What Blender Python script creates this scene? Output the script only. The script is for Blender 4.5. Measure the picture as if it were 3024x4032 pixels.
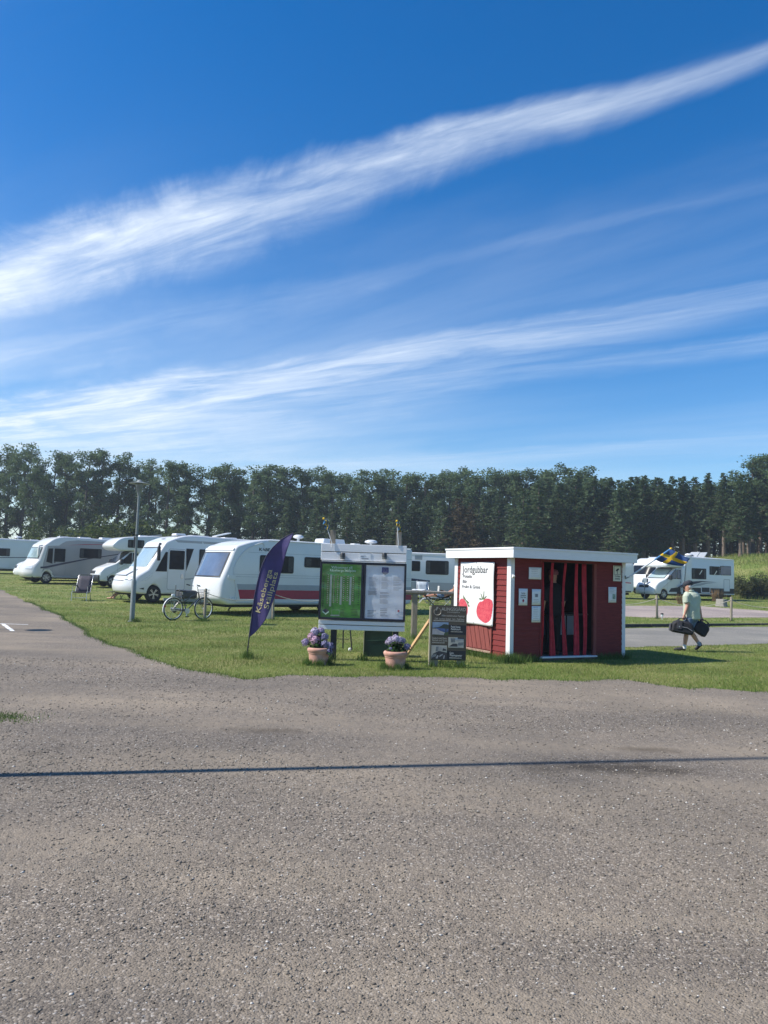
import bpy, bmesh, math, random
import numpy as np
from math import sin, cos, pi, radians, atan2, sqrt, exp
from mathutils import Vector, Matrix
for o in list(bpy.data.objects): bpy.data.objects.remove(o)
SC = bpy.context.scene
C = SC.collection
rnd = random.Random(7)

# ------------------------------------------------------------------ camera
FPX, PW, PH = 3029.0, 3024.0, 4032.0
CAM = Vector((0.0, 0.0, 1.6))
PITCH, ROLL = math.atan(244.0/FPX), 0.031
fw = Vector((0, cos(PITCH), sin(PITCH))); r0 = Vector((1, 0, 0)); u0 = Vector((0, -sin(PITCH), cos(PITCH)))
rt = r0*cos(ROLL) + u0*sin(ROLL); up = u0*cos(ROLL) - r0*sin(ROLL)
cd = bpy.data.cameras.new('camera'); cam = bpy.data.objects.new('camera', cd); C.objects.link(cam)
cam.matrix_world = Matrix.Translation(CAM) @ Matrix((rt, up, -fw)).transposed().to_4x4()
cd.sensor_fit = 'VERTICAL'; cd.sensor_height = 36.0; cd.lens = 36.0*FPX/PH
cd.clip_start = 0.1; cd.clip_end = 6000
SC.camera = cam
def ray(px, py):
    return (rt*((px-PW/2)/FPX) - up*((py-PH/2)/FPX) + fw)
def sst(a, b, x):
    t = min(1, max(0, (x-a)/(b-a))); return t*t*(3-2*t)
def tz(x, y):
    t = max(0.0, min(y, 92.0)-25.0)
    z = 0.0205*(sqrt(t*t+9.0)-3.0)
    z += 3.5*sst(25, 37, x)*sst(57, 74, y)
    z += 2.0*sst(60, 110, abs(x))*sst(60, 110, y)
    return z
def P(px, py, y=None, z=None):
    d = ray(px, py)
    if y is not None: return CAM + d*((y-CAM.y)/d.y)
    if z is not None: return CAM + d*((z-CAM.z)/d.z)
    lo = 2.0                                   # march until the ray meets the terrain
    for i in range(4000):
        p = CAM + d*lo
        if p.z <= tz(p.x, p.y): return p
        lo += 0.02 if lo < 60 else 0.1
    return CAM + d*lo
def PP(px, py, p0, n):
    d = ray(px, py); n = Vector(n)
    return CAM + d*((Vector(p0)-CAM).dot(n)/d.dot(n))

# ------------------------------------------------------------------ sky, sun, exposure
SUN_EL, HEAD = radians(46), radians(7)       # shadows run to +x, turned HEAD towards +y
sdir = Vector((cos(HEAD)*cos(SUN_EL), sin(HEAD)*cos(SUN_EL), -sin(SUN_EL)))   # travel of light
sl = bpy.data.lights.new('sun', 'SUN'); sl.energy = 5.0; sl.angle = radians(0.53); sl.color = (1.0, 0.95, 0.87)
so = bpy.data.objects.new('sun', sl); C.objects.link(so); so.location = (-30, -5, 40)
so.rotation_euler = sdir.to_track_quat('-Z', 'Y').to_euler()
w = bpy.data.worlds.new('World'); SC.world = w; w.use_nodes = True
def build_world():
    nt = w.node_tree; N = nt.nodes; L = nt.links; N.clear()
    out = N.new('ShaderNodeOutputWorld'); bg = N.new('ShaderNodeBackground'); L.new(bg.outputs[0], out.inputs[0])
    bg.inputs[1].default_value = 0.095
    sky = N.new('ShaderNodeTexSky'); sky.sky_type = 'NISHITA'; sky.sun_disc = False
    sky.sun_elevation = SUN_EL
    to = -sdir
    sky.sun_rotation = atan2(to.x, to.y)
    sky.air_density = 1.0; sky.dust_density = 0.1; sky.ozone_density = 2.2
    def math_(op, a, b=None, c=None):
        n = N.new('ShaderNodeMath'); n.operation = op
        for i, v in enumerate((a, b, c)):
            if v is None: continue
            if hasattr(v, 'is_linked'): L.new(v, n.inputs[i])
            else: n.inputs[i].default_value = v
        return n.outputs[0]
    tc = N.new('ShaderNodeTexCoord'); sep = N.new('ShaderNodeSeparateXYZ'); L.new(tc.outputs['Generated'], sep.inputs[0])
    zc = math_('MAXIMUM', sep.outputs[2], 0.035)
    X = math_('DIVIDE', sep.outputs[0], zc); Y = math_('DIVIDE', sep.outputs[1], zc)   # position on the cloud layer (height 1)
    # the layer is combed by the wind along AX; v runs across the streaks
    ca, sa = CLOUD_DIR
    U = math_('ADD', math_('MULTIPLY', X, ca), math_('MULTIPLY', Y, sa))
    V = math_('SUBTRACT', math_('MULTIPLY', Y, ca), math_('MULTIPLY', X, sa))
    def vec(a, b, c=0.0):
        n = N.new('ShaderNodeCombineXYZ')
        for i, v in enumerate((a, b, c)):
            if hasattr(v, 'is_linked'): L.new(v, n.inputs[i])
            else: n.inputs[i].default_value = v
        return n.outputs[0]
    def noise_(v, scale, det, rough=0.55, dist=0.0):
        n = N.new('ShaderNodeTexNoise'); L.new(v, n.inputs['Vector']); n.inputs['Scale'].default_value = scale
        n.inputs['Detail'].default_value = det; n.inputs['Roughness'].default_value = rough
        n.inputs['Distortion'].default_value = dist
        return n.outputs[0]
    def ramp_(v, a, b):
        n = N.new('ShaderNodeMapRange'); n.interpolation_type = 'SMOOTHSTEP'; L.new(v, n.inputs[0])
        n.inputs[1].default_value = a; n.inputs[2].default_value = b
        return n.outputs[0]
    warp = math_('MULTIPLY', math_('SUBTRACT', noise_(vec(U, V), 0.7, 3), 0.5), 0.22)
    Vw = math_('ADD', V, warp)
    fib = noise_(vec(math_('MULTIPLY', U, 0.55), math_('MULTIPLY', Vw, 2.6), 3.1), 1.6, 9, 0.62, 0.5)     # fibres along the wind
    tuft = noise_(vec(math_('ADD', U, math_('MULTIPLY', V, 0.9)), math_('MULTIPLY', V, 0.8), 7.7), 2.6, 8, 0.65, 0.7)   # combed tufts
    fine_ = noise_(vec(math_('MULTIPLY', U, 1.3), math_('MULTIPLY', Vw, 9.0), 6.1), 1.9, 8, 0.68, 0.6)
    dens = None
    for (v0, wa, wb, u_a, u_b, amp, bend) in CLOUD_BANDS:          # streak: centre line, near and far half width, where it starts and is full, strength
        mr = N.new('ShaderNodeMapRange'); L.new(U, mr.inputs[0]); mr.inputs[1].default_value = u_a; mr.inputs[2].default_value = u_b
        g = mr.outputs[0]
        wf = math_('ADD', 0.13, math_('MULTIPLY', g, 0.87))
        vc = math_('ADD', v0, math_('MULTIPLY', math_('SUBTRACT', 1.0, g), bend))
        t = math_('DIVIDE', math_('SUBTRACT', Vw, vc), wf)
        tn = math_('ADD', t, math_('MULTIPLY', math_('SUBTRACT', tuft, 0.5), 1.5*wa))
        near = ramp_(tn, -wa, 0.1*wa); far = math_('SUBTRACT', 1.0, ramp_(tn, 0.0, wb))
        b = math_('MULTIPLY', near, far)
        b = math_('MULTIPLY', b, math_('MULTIPLY', math_('ADD', 0.34, math_('MULTIPLY', g, 0.66)), amp))
        b = math_('MULTIPLY', b, math_('MULTIPLY', math_('ADD', 0.20, math_('MULTIPLY', ramp_(fib, 0.27, 0.72), 1.05)), math_('ADD', 0.74, math_('MULTIPLY', ramp_(fine_, 0.3, 0.7), 0.34))))
        dens = b if dens is None else math_('MAXIMUM', dens, b)
    veil = math_('MULTIPLY', ramp_(noise_(vec(math_('MULTIPLY', U, 0.16), math_('MULTIPLY', Vw, 0.62), 1.3), 1.0, 7, 0.6, 0.3), 0.46, 0.9), 0.26)
    left = ramp_(U, -0.9, -4.5)                                # thin haze thickening down-wind
    veil = math_('ADD', veil, math_('MULTIPLY', left, math_('MULTIPLY', ramp_(noise_(vec(math_('MULTIPLY', U, 0.3), Vw, 5.3), 0.9, 6, 0.6, 0.4), 0.25, 0.8), 0.42)))
    dens = math_('ADD', dens, math_('MULTIPLY', veil, math_('SUBTRACT', 1.0, dens)))
    hz = ramp_(sep.outputs[2], 0.0, 0.13)
    dens = math_('MULTIPLY', dens, math_('ADD', 0.3, math_('MULTIPLY', hz, 0.7)))
    dens = math_('MINIMUM', dens, 0.93)
    sat = N.new('ShaderNodeHueSaturation'); sat.inputs['Saturation'].default_value = SKY_SAT; sat.inputs['Value'].default_value = SKY_VAL
    sat.inputs['Hue'].default_value = SKY_HUE
    L.new(sky.outputs[0], sat.inputs['Color'])
    mx = N.new('ShaderNodeMix'); mx.data_type = 'RGBA'
    L.new(dens, mx.inputs[0]); L.new(sat.outputs[0], mx.inputs[6])
    mx.inputs[7].default_value = (7.4, 8.2, 9.2, 1)
    L.new(mx.outputs[2], bg.inputs[0])
SKY_SAT, SKY_VAL, SKY_HUE = 1.46, 1.24, 0.506
CLOUD_DIR = (0.835, -0.55)
CLOUD_BANDS = [(1.43, .21, .40, -0.05, -2.0, 1.0, .085), (2.82, .34, 2.2, -0.2, -4.4, .95, -.06), (3.4, 1.2, 2.6, -1.6, -5.0, .6, 0), (2.05, .5, .6, -1.2, -3.4, .28, 0), (5.6, .5, 1.6, 2.0, -9.0, .3, 0),
               (-0.9, .2, .5, 1.0, -1.5, .6, 0), (-2.6, .3, .9, 1.0, -3.5, .5, 0), (9.5, .8, 2.5, 4.0, -12.0, .25, 0)]
build_world()
vs = SC.view_settings; vs.view_transform = 'Standard'; vs.look = 'None'; vs.exposure = 0.42; vs.gamma = 1.0
SC.render.engine = 'CYCLES'

# ------------------------------------------------------------------ helpers
def thing(name, label, cat, loc=(0, 0, 0), rz=0.0, group=None):
    o = bpy.data.objects.new(name, None); C.objects.link(o); o.empty_display_size = 0.2
    o.location = loc; o.rotation_euler = (0, 0, rz)
    o['label'] = label; o['category'] = cat
    if group: o['group'] = group
    return o
def tag(o, label, cat, group=None):
    o['label'] = label; o['category'] = cat
    if group: o['group'] = group
    return o
def kind(o, k): o['kind'] = k; return o
def copy_tree(o, parent=None):
    c = o.copy(); C.objects.link(c); c.parent = parent
    for ch in o.children: copy_tree(ch, c)
    return c
def obj(name, me, mat=None, parent=None, loc=None, rz=None):
    o = bpy.data.objects.new(name, me); C.objects.link(o)
    if mat is not None:
        if isinstance(mat, (list, tuple)):
            for m in mat: me.materials.append(m)
        elif len(me.materials) == 0: me.materials.append(mat)
    if parent: o.parent = parent
    if loc is not None: o.location = loc
    if rz is not None: o.rotation_euler = (0, 0, rz)
    return o
def smooth(me, ang=35):
    me.polygons.foreach_set('use_smooth', [True]*len(me.polygons))
    me.set_sharp_from_angle(angle=radians(ang))
class MB:
    def __init__(s): s.v = []; s.f = []; s.m = []
    def add(s, vs, fs, mi=0):
        b = len(s.v); s.v += [tuple(v) for v in vs]; s.f += [tuple(b+i for i in f) for f in fs]; s.m += [mi]*len(fs); return s
    def box(s, x0, x1, y0, y1, z0, z1, M=None, mi=0):
        vs = [(x, y, z) for z in (z0, z1) for y in (y0, y1) for x in (x0, x1)]
        if M is not None: vs = [M @ Vector(v) for v in vs]
        return s.add(vs, [(0, 2, 3, 1), (4, 5, 7, 6), (0, 1, 5, 4), (2, 6, 7, 3), (0, 4, 6, 2), (1, 3, 7, 5)], mi)
    def bar(s, a, b, wx, wy, up_=(0, 0, 1), mi=0):      # square bar from a to b
        a = Vector(a); b = Vector(b); d = (b-a).normalized(); u = Vector(up_)
        if abs(d.dot(u)) > .98: u = Vector((0, 1, 0))
        x = d.cross(u).normalized(); y = x.cross(d).normalized()
        vs = [q + x*sx*wx/2 + y*sy*wy/2 for q in (a, b) for sy in (-1, 1) for sx in (-1, 1)]
        return s.add(vs, [(0, 1, 3, 2), (4, 6, 7, 5), (0, 4, 5, 1), (2, 3, 7, 6), (0, 2, 6, 4), (1, 5, 7, 3)], mi)
    def tube(s, pts, r, n=8, caps=True, mi=0):
        pts = [Vector(p) for p in pts]; m = len(pts)
        rs = r if isinstance(r, (list, tuple)) else [r]*m
        d0 = (pts[1]-pts[0]).normalized(); ref = Vector((0, 0, 1)) if abs(d0.z) < .9 else Vector((1, 0, 0))
        x = d0.cross(ref).normalized(); vs = []
        for i, p in enumerate(pts):
            d = (pts[min(i+1, m-1)]-pts[max(i-1, 0)]).normalized()
            x = (x - d*x.dot(d)).normalized(); y = d.cross(x)
            for k in range(n):
                a = 2*pi*k/n; vs.append(p + (x*cos(a)+y*sin(a))*rs[i])
        fs = [(i*n+k, i*n+(k+1) % n, (i+1)*n+(k+1) % n, (i+1)*n+k) for i in range(m-1) for k in range(n)]
        if caps: fs += [tuple(range(n-1, -1, -1)), tuple((m-1)*n+k for k in range(n))]
        return s.add(vs, fs, mi)
    def lathe(s, prof, n=24, M=None, mi=0, caps=True):             # prof: (r, z) from bottom to top
        vs = []; m = len(prof)
        for r, z in prof:
            for k in range(n):
                a = 2*pi*k/n; vs.append(Vector((r*cos(a), r*sin(a), z)))
        if M is not None: vs = [M @ v for v in vs]
        fs = [(i*n+k, i*n+(k+1) % n, (i+1)*n+(k+1) % n, (i+1)*n+k) for i in range(m-1) for k in range(n)]
        if caps and prof[0][0] > 1e-4: fs.append(tuple(range(n-1, -1, -1)))
        if caps and prof[-1][0] > 1e-4: fs.append(tuple((m-1)*n+k for k in range(n)))
        return s.add(vs, fs, mi)
    def prism(s, poly, f0, f1, mi=0):                    # poly of 2D points, f0/f1 map a 2D point to 3D (back, front)
        n = len(poly); vs = [f0(p) for p in poly] + [f1(p) for p in poly]
        fs = [tuple(range(n-1, -1, -1)), tuple(range(n, 2*n))] + [(i, (i+1) % n, n+(i+1) % n, n+i) for i in range(n)]
        return s.add(vs, fs, mi)
    def sheet(s, rows, mi=0):                            # grid of points
        nr, nc = len(rows), len(rows[0]); vs = [p for r in rows for p in r]
        return s.add(vs, [(i*nc+j, i*nc+j+1, (i+1)*nc+j+1, (i+1)*nc+j) for i in range(nr-1) for j in range(nc-1)], mi)
    def mesh(s, name, sm=None, fix=True):
        me = bpy.data.meshes.new(name); me.from_pydata([tuple(v) for v in s.v], [], s.f)
        if any(s.m): me.polygons.foreach_set('material_index', s.m)
        if fix:
            bm = bmesh.new(); bm.from_mesh(me); bmesh.ops.recalc_face_normals(bm, faces=bm.faces); bm.to_mesh(me); bm.free()
        if sm: smooth(me, sm)
        me.update(); return me
    def build(s, name, mat, parent=None, sm=None, bevel=0, loc=None, fix=True):
        o = obj(name, s.mesh(name, sm, fix), mat, parent, loc)
        if bevel:
            b = o.modifiers.new('bevel', 'BEVEL'); b.width = bevel; b.segments = 2; b.limit_method = 'ANGLE'; b.angle_limit = radians(40)
        return o
def rrect(x0, z0, x1, z1, r, n=4):
    r = min(r, (x1-x0)/2.01, (z1-z0)/2.01); out = []
    for cx, cz, a0 in ((x1-r, z0+r, -pi/2), (x1-r, z1-r, 0), (x0+r, z1-r, pi/2), (x0+r, z0+r, pi)):
        for k in range(n+1):
            a = a0 + pi/2*k/n; out.append((cx+r*cos(a), cz+r*sin(a)))
    return out
def fillet(pts, n=4):                                    # pts: (x, z, r)
    out = []; m = len(pts)
    for i, (x, z, r) in enumerate(pts):
        p = Vector((x, z)); a = Vector(pts[i-1][:2]); b = Vector(pts[(i+1) % m][:2])
        if r <= 0: out.append((x, z)); continue
        da = (a-p); db = (b-p); la, lb = da.length, db.length; da.normalize(); db.normalize()
        r = min(r, la*.48, lb*.48)
        A = p+da*r; B = p+db*r
        for k in range(n+1):
            t = k/n; q = A*(1-t)**2 + p*2*t*(1-t) + B*t*t; out.append((q.x, q.y))
    return out
def text_me(body, size=1.0, sx=1.0, align='CENTER', bold=0.0, space=1.0, shear=0.0):
    cu = bpy.data.curves.new('lettering', 'FONT'); cu.body = body; cu.size = size; cu.align_x = align; cu.align_y = 'CENTER'
    cu.offset = bold; cu.space_character = space; cu.fill_mode = 'FRONT'; cu.resolution_u = 3; cu.shear = shear
    to = bpy.data.objects.new('lettering', cu); me = bpy.data.meshes.new_from_object(to)
    bpy.data.objects.remove(to); bpy.data.curves.remove(cu)
    v = np.zeros(len(me.vertices)*3); me.vertices.foreach_get('co', v); v = v.reshape(-1, 3); v[:, 0] *= sx
    me.vertices.foreach_set('co', v.ravel()); me.name = 'lettering'
    return me
def map_me(me, f):
    for v in me.vertices: v.co = f(v.co)
    me.update(); return me

# ------------------------------------------------------------------ materials
def M(name, col, rough=.55, metal=0.0, var=.12, scale=6.0, bump=0.0, bscale=60.0, coat=0.0, spec=.5, col2=None, trans=0.0, alpha=1.0, coords='Object', orand=0.0, sub=0):
    m = bpy.data.materials.new(name); m.use_nodes = True; nt = m.node_tree; N = nt.nodes; L = nt.links
    b = N['Principled BSDF']; b.inputs['Roughness'].default_value = rough; b.inputs['Metallic'].default_value = metal
    b.inputs['Coat Weight'].default_value = coat; b.inputs['Specular IOR Level'].default_value = spec
    b.inputs['Transmission Weight'].default_value = trans; b.inputs['Alpha'].default_value = alpha
    tc = N.new('ShaderNodeTexCoord'); nz = N.new('ShaderNodeTexNoise'); L.new(tc.outputs[coords], nz.inputs['Vector'])
    nz.inputs['Scale'].default_value = scale; nz.inputs['Detail'].default_value = 5; nz.inputs['Roughness'].default_value = .6
    rp = N.new('ShaderNodeValToRGB'); L.new(nz.outputs[0], rp.inputs[0])
    c2 = col2 or tuple(min(1, c*(1+var)) for c in col); c1 = tuple(c*(1-var) for c in col)
    if col2: c1 = col
    rp.color_ramp.elements[0].position = .32; rp.color_ramp.elements[1].position = .68
    rp.color_ramp.elements[0].color = (*c1, 1); rp.color_ramp.elements[1].color = (*c2, 1)
    last = rp.outputs[0]
    if orand:
        oi = N.new('ShaderNodeObjectInfo'); hs = N.new('ShaderNodeHueSaturation'); mr = N.new('ShaderNodeMapRange')
        L.new(oi.outputs['Random'], mr.inputs[0]); mr.inputs[3].default_value = 1-orand; mr.inputs[4].default_value = 1+orand
        L.new(mr.outputs[0], hs.inputs['Value']); L.new(last, hs.inputs['Color']); last = hs.outputs[0]
    L.new(last, b.inputs['Base Color'])
    if bump:
        nb = N.new('ShaderNodeTexNoise'); L.new(tc.outputs[coords], nb.inputs['Vector']); nb.inputs['Scale'].default_value = bscale; nb.inputs['Detail'].default_value = 4
        bp = N.new('ShaderNodeBump'); bp.inputs['Strength'].default_value = bump; bp.inputs['Distance'].default_value = .01
        L.new(nb.outputs[0], bp.inputs['Height']); L.new(bp.outputs[0], b.inputs['Normal'])
    return m
def wood(name, c1, c2, scale=3.0, axis=2, rough=.75, bump=.3):
    m = M(name, c1, rough, col2=c2); nt = m.node_tree; N = nt.nodes; L = nt.links
    nz = [n for n in N if n.type == 'TEX_NOISE'][0]; tc = [n for n in N if n.type == 'TEX_COORD'][0]
    mp = N.new('ShaderNodeMapping'); sc = [22, 22, 22]; sc[axis] = 1.6
    mp.inputs['Scale'].default_value = sc; L.new(tc.outputs['Object'], mp.inputs[0]); L.new(mp.outputs[0], nz.inputs['Vector']); nz.inputs['Scale'].default_value = scale
    bp = N.new('ShaderNodeBump'); bp.inputs['Strength'].default_value = bump; bp.inputs['Distance'].default_value = .004
    L.new(nz.outputs[0], bp.inputs['Height']); L.new(bp.outputs[0], N['Principled BSDF'].inputs['Normal'])
    return m
W_ = {}
def mats():
    W_.update(
    white=M('vehicle_white', (.70, .71, .71), .28, coat=.4, var=.025, scale=1.5),
    cream=M('vehicle_warm_white', (.64, .64, .62), .3, coat=.3, var=.03, scale=1.5),
    silver=M('vehicle_silver', (.27, .285, .30), .35, metal=.2, coat=.4, var=.03, scale=1.5),
    dgrey=M('vehicle_grey_graphic', (.17, .19, .21), .35, coat=.2, var=.05),
    mgrey=M('vehicle_mid_grey_graphic', (.33, .35, .37), .35, coat=.2, var=.05),
    navy=M('navy_graphic', (.012, .016, .05), .35, var=.1),
    maroon=M('maroon_graphic', (.36, .011, .045), .35, var=.08),
    plastic=M('black_plastic', (.016, .017, .019), .5, var=.2, scale=12),
    dplastic=M('dark_grey_plastic', (.05, .052, .056), .55, var=.15, scale=12),
    rubber=M('tyre_rubber', (.018, .018, .019), .8, var=.25, scale=20, bump=.3),
    alu=M('aluminium', (.55, .56, .57), .35, metal=.9, var=.06),
    chrome=M('chrome', (.75, .76, .78), .12, metal=1, var=.03),
    glass=M('tinted_acrylic_window', (.010, .013, .019), .12, var=.4, scale=2, spec=.16),
    glassb=M('windscreen_blind', (.34, .44, .46), .08, var=.06, scale=2, coat=.8),
    glassg=M('front_window_grey', (.10, .13, .19), .06, var=.25, scale=1.6, coat=.6),
    lamp=M('clear_lamp_lens', (.62, .66, .68), .08, var=.2, scale=25, coat=1),
    amber=M('amber_lens', (.7, .16, .01), .25, var=.1),
    red=M('red_lens', (.45, .01, .01), .25, var=.1),
    galv=M('galvanised_steel', (.23, .255, .25), .55, metal=.3, var=.12, scale=9),
    postwood=wood('weathered_post', (.20, .165, .12), (.36, .31, .24)),
    newwood=wood('fresh_pine', (.42, .25, .11), (.58, .38, .19), axis=0),
    greywood=wood('grey_timber', (.17, .155, .13), (.30, .28, .24)),
    rope=M('rope', (.46, .43, .36), .9, var=.25, scale=60, bump=.5, bscale=120),
    paper=M('paper', (.78, .80, .80), .6, var=.05, scale=7, bump=.12, bscale=9),
    ink=M('black_ink', (.02, .02, .025), .7, var=.2),
    greyink=M('grey_ink', (.22, .23, .26), .7, var=.2),
    skin=M('skin', (.55, .29, .20), .5, var=.12, scale=14),
    tan=M('tanned_skin', (.42, .20, .12), .5, var=.12, scale=14),
    black=M('black_cloth', (.012, .012, .014), .85, var=.3, scale=30, bump=.3, bscale=80),
    curtain=M('curtain_behind_glass', (.055, .058, .06), .15, var=.3, scale=9, spec=.16),
    dirt=M('dark_underbody', (.012, .012, .012), .9, var=.3))
mats()
# ================================================================== ground
def grass_mat(name='lawn'):
    m = bpy.data.materials.new(name); m.use_nodes = True; nt = m.node_tree; N = nt.nodes; L = nt.links; b = N['Principled BSDF']
    b.inputs['Roughness'].default_value = .85; b.inputs['Specular IOR Level'].default_value = .2
    g = N.new('ShaderNodeNewGeometry')
    def nz(scale, det, seed=0):
        n = N.new('ShaderNodeTexNoise'); n.inputs['Scale'].default_value = scale; n.inputs['Detail'].default_value = det
        mp = N.new('ShaderNodeMapping'); mp.inputs['Location'].default_value = (seed, seed*2, 0); L.new(g.outputs['Position'], mp.inputs[0]); L.new(mp.outputs[0], n.inputs['Vector']); return n.outputs[0]
    def ramp(v, a, b_, c1, c2):
        r = N.new('ShaderNodeValToRGB'); r.color_ramp.elements[0].position = a; r.color_ramp.elements[1].position = b_
        r.color_ramp.elements[0].color = (*c1, 1); r.color_ramp.elements[1].color = (*c2, 1); L.new(v, r.inputs[0]); return r.outputs[0]
    def mix(f, a, b_):
        x = N.new('ShaderNodeMix'); x.data_type = 'RGBA'
        L.new(f, x.inputs[0]); L.new(a, x.inputs[6]); L.new(b_, x.inputs[7]); return x.outputs[2]
    fine = ramp(nz(38, 6), .3, .7, (.08, .115, .02), (.19, .25, .055))
    dry = ramp(nz(30, 5, 3), .3, .7, (.19, .20, .06), (.32, .30, .12))
    pf = ramp(nz(.55, 5, 9), .42, .66, (0, 0, 0), (1, 1, 1))
    c = mix(pf, fine, dry)
    earth = ramp(nz(55, 4, 5), .3, .7, (.11, .085, .055), (.2, .16, .11))
    ef = ramp(nz(1.1, 6, 21), .70, .78, (0, 0, 0), (1, 1, 1))
    c = mix(ef, c, earth)
    L.new(c, b.inputs['Base Color'])
    bp = N.new('ShaderNodeBump'); bp.inputs['Strength'].default_value = .9; bp.inputs['Distance'].default_value = .04
    L.new(nz(45, 5, 2), bp.inputs['Height']); L.new(bp.outputs[0], b.inputs['Normal'])
    return m
def gravel_mat(name, c_dark, c_mid, c_sand, grain=1.0, spots=()):
    m = bpy.data.materials.new(name); m.use_nodes = True; nt = m.node_tree; N = nt.nodes; L = nt.links; b = N['Principled BSDF']
    b.inputs['Roughness'].default_value = .9; b.inputs['Specular IOR Level'].default_value = .25
    g = N.new('ShaderNodeNewGeometry')
    def mapn(s, loc=0):
        mp = N.new('ShaderNodeMapping'); mp.inputs['Scale'].default_value = (s, s, s); mp.inputs['Location'].default_value = (loc, loc*1.7, 0)
        L.new(g.outputs['Position'], mp.inputs[0]); return mp.outputs[0]
    def nz(scale, det, loc=0, rough=.6):
        n = N.new('ShaderNodeTexNoise'); L.new(mapn(1, loc), n.inputs['Vector']); n.inputs['Scale'].default_value = scale
        n.inputs['Detail'].default_value = det; n.inputs['Roughness'].default_value = rough; return n.outputs[0]
    def vor(scale, out='Distance', loc=0):
        n = N.new('ShaderNodeTexVoronoi'); L.new(mapn(1, loc), n.inputs['Vector']); n.inputs['Scale'].default_value = scale; return n.outputs[out]
    def ramp(v, stops):
        r = N.new('ShaderNodeValToRGB'); e = r.color_ramp.elements
        e[0].position, e[1].position = stops[0][0], stops[-1][0]; e[0].color = (*stops[0][1], 1); e[1].color = (*stops[-1][1], 1)
        for p, c in stops[1:-1]:
            x = e.new(p); x.color = (*c, 1)
        L.new(v, r.inputs[0]); return r.outputs[0]
    def mix(f, a, b_, mode='MIX'):
        x = N.new('ShaderNodeMix'); x.data_type = 'RGBA'; x.blend_type = mode
        if hasattr(f, 'is_linked'): L.new(f, x.inputs[0])
        else: x.inputs[0].default_value = f
        L.new(a, x.inputs[6]); L.new(b_, x.inputs[7]); return x.outputs[2]
    sep = N.new('ShaderNodeSeparateColor'); L.new(vor(95*grain, 'Color'), sep.inputs[0])
    pale = tuple(min(1, c*1.75) for c in c_mid)
    stones = ramp(sep.outputs[0], [(0, c_dark), (.35, c_mid), (.78, tuple(c*1.18 for c in c_mid)), (.93, pale), (1, (.44, .41, .37))])
    sand = ramp(nz(160, 4), [(.3, tuple(c*.82 for c in c_sand)), (.7, tuple(c*1.15 for c in c_sand))])
    mp = N.new('ShaderNodeMapping'); mp.inputs['Scale'].default_value = (.16, .62, 1); mp.inputs['Rotation'].default_value = (0, 0, .12); L.new(g.outputs['Position'], mp.inputs[0])
    tr_ = N.new('ShaderNodeTexNoise'); L.new(mp.outputs[0], tr_.inputs['Vector']); tr_.inputs['Scale'].default_value = 1.0; tr_.inputs['Detail'].default_value = 7; tr_.inputs['Roughness'].default_value = .62
    sf = ramp(tr_.outputs[0], [(.42, (.03, .03, .03)), (.60, (.92, .92, .92))])
    c = mix(sf, stones, sand)
    blot = ramp(nz(.33, 5, 11), [(.3, (.68, .685, .70)), (.7, (1.2, 1.17, 1.12))])
    c = mix(1.0, c, blot, 'MULTIPLY')
    damp = ramp(nz(.9, 4, 31), [(.67, (1, 1, 1)), (.76, (.55, .53, .5))])        # damp hollows
    c = mix(1.0, c, damp, 'MULTIPLY')
    for (sx_, sy_, rx_, ry_, k_) in spots:                       # damp stains left by puddles
        sub = N.new('ShaderNodeVectorMath'); sub.operation = 'SUBTRACT'; L.new(g.outputs['Position'], sub.inputs[0]); sub.inputs[1].default_value = (sx_, sy_, 0)
        sc_ = N.new('ShaderNodeVectorMath'); sc_.operation = 'MULTIPLY'; L.new(sub.outputs[0], sc_.inputs[0]); sc_.inputs[1].default_value = (.6/rx_, .6/ry_, 0)
        ln = N.new('ShaderNodeVectorMath'); ln.operation = 'LENGTH'; L.new(sc_.outputs[0], ln.inputs[0])
        ad = N.new('ShaderNodeMath'); ad.operation = 'MULTIPLY_ADD'; L.new(nz(4.5, 5, sx_), ad.inputs[0]); ad.inputs[1].default_value = .9; L.new(ln.outputs['Value'], ad.inputs[2])
        c = mix(1.0, c, ramp(ad.outputs[0], [(.48, (k_, k_*.97, k_*.93)), (.92, (1, 1, 1))]), 'MULTIPLY')
    L.new(c, b.inputs['Base Color'])
    b1 = N.new('ShaderNodeBump'); b1.inputs['Strength'].default_value = .55; b1.inputs['Distance'].default_value = .009
    b1.invert = True; L.new(vor(95*grain), b1.inputs['Height'])
    b2 = N.new('ShaderNodeBump'); b2.inputs['Strength'].default_value = .5; b2.inputs['Distance'].default_value = .05
    L.new(nz(9, 6, 8), b2.inputs['Height']); L.new(b1.outputs[0], b2.inputs['Normal']); L.new(b2.outputs[0], b.inputs['Normal'])
    return m
LAWN = grass_mat()
GRAVEL = gravel_mat('gravel', (.105, .089, .074), (.166, .142, .116), (.262, .220, .170), 1.0, [(P(a_, b_, z=0).x, P(a_, b_, z=0).y, r1, r2, k_) for a_, b_, r1, r2, k_ in ((2490, 3030, .75, .42, .50), (2330, 3028, .45, .3, .55), (2160, 3035, .4, .3, .6), (2640, 3040, .5, .3, .62), (2560, 2955, .5, .22, .6), (1060, 2880, .7, .22, .62))])
GRAVEL2 = gravel_mat('pink_gravel', (.19, .155, .14), (.31, .26, .24), (.36, .30, .27))
ASPH = gravel_mat('asphalt', (.16, .155, .14), (.225, .215, .19), (.235, .225, .20), 1.6)

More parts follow.
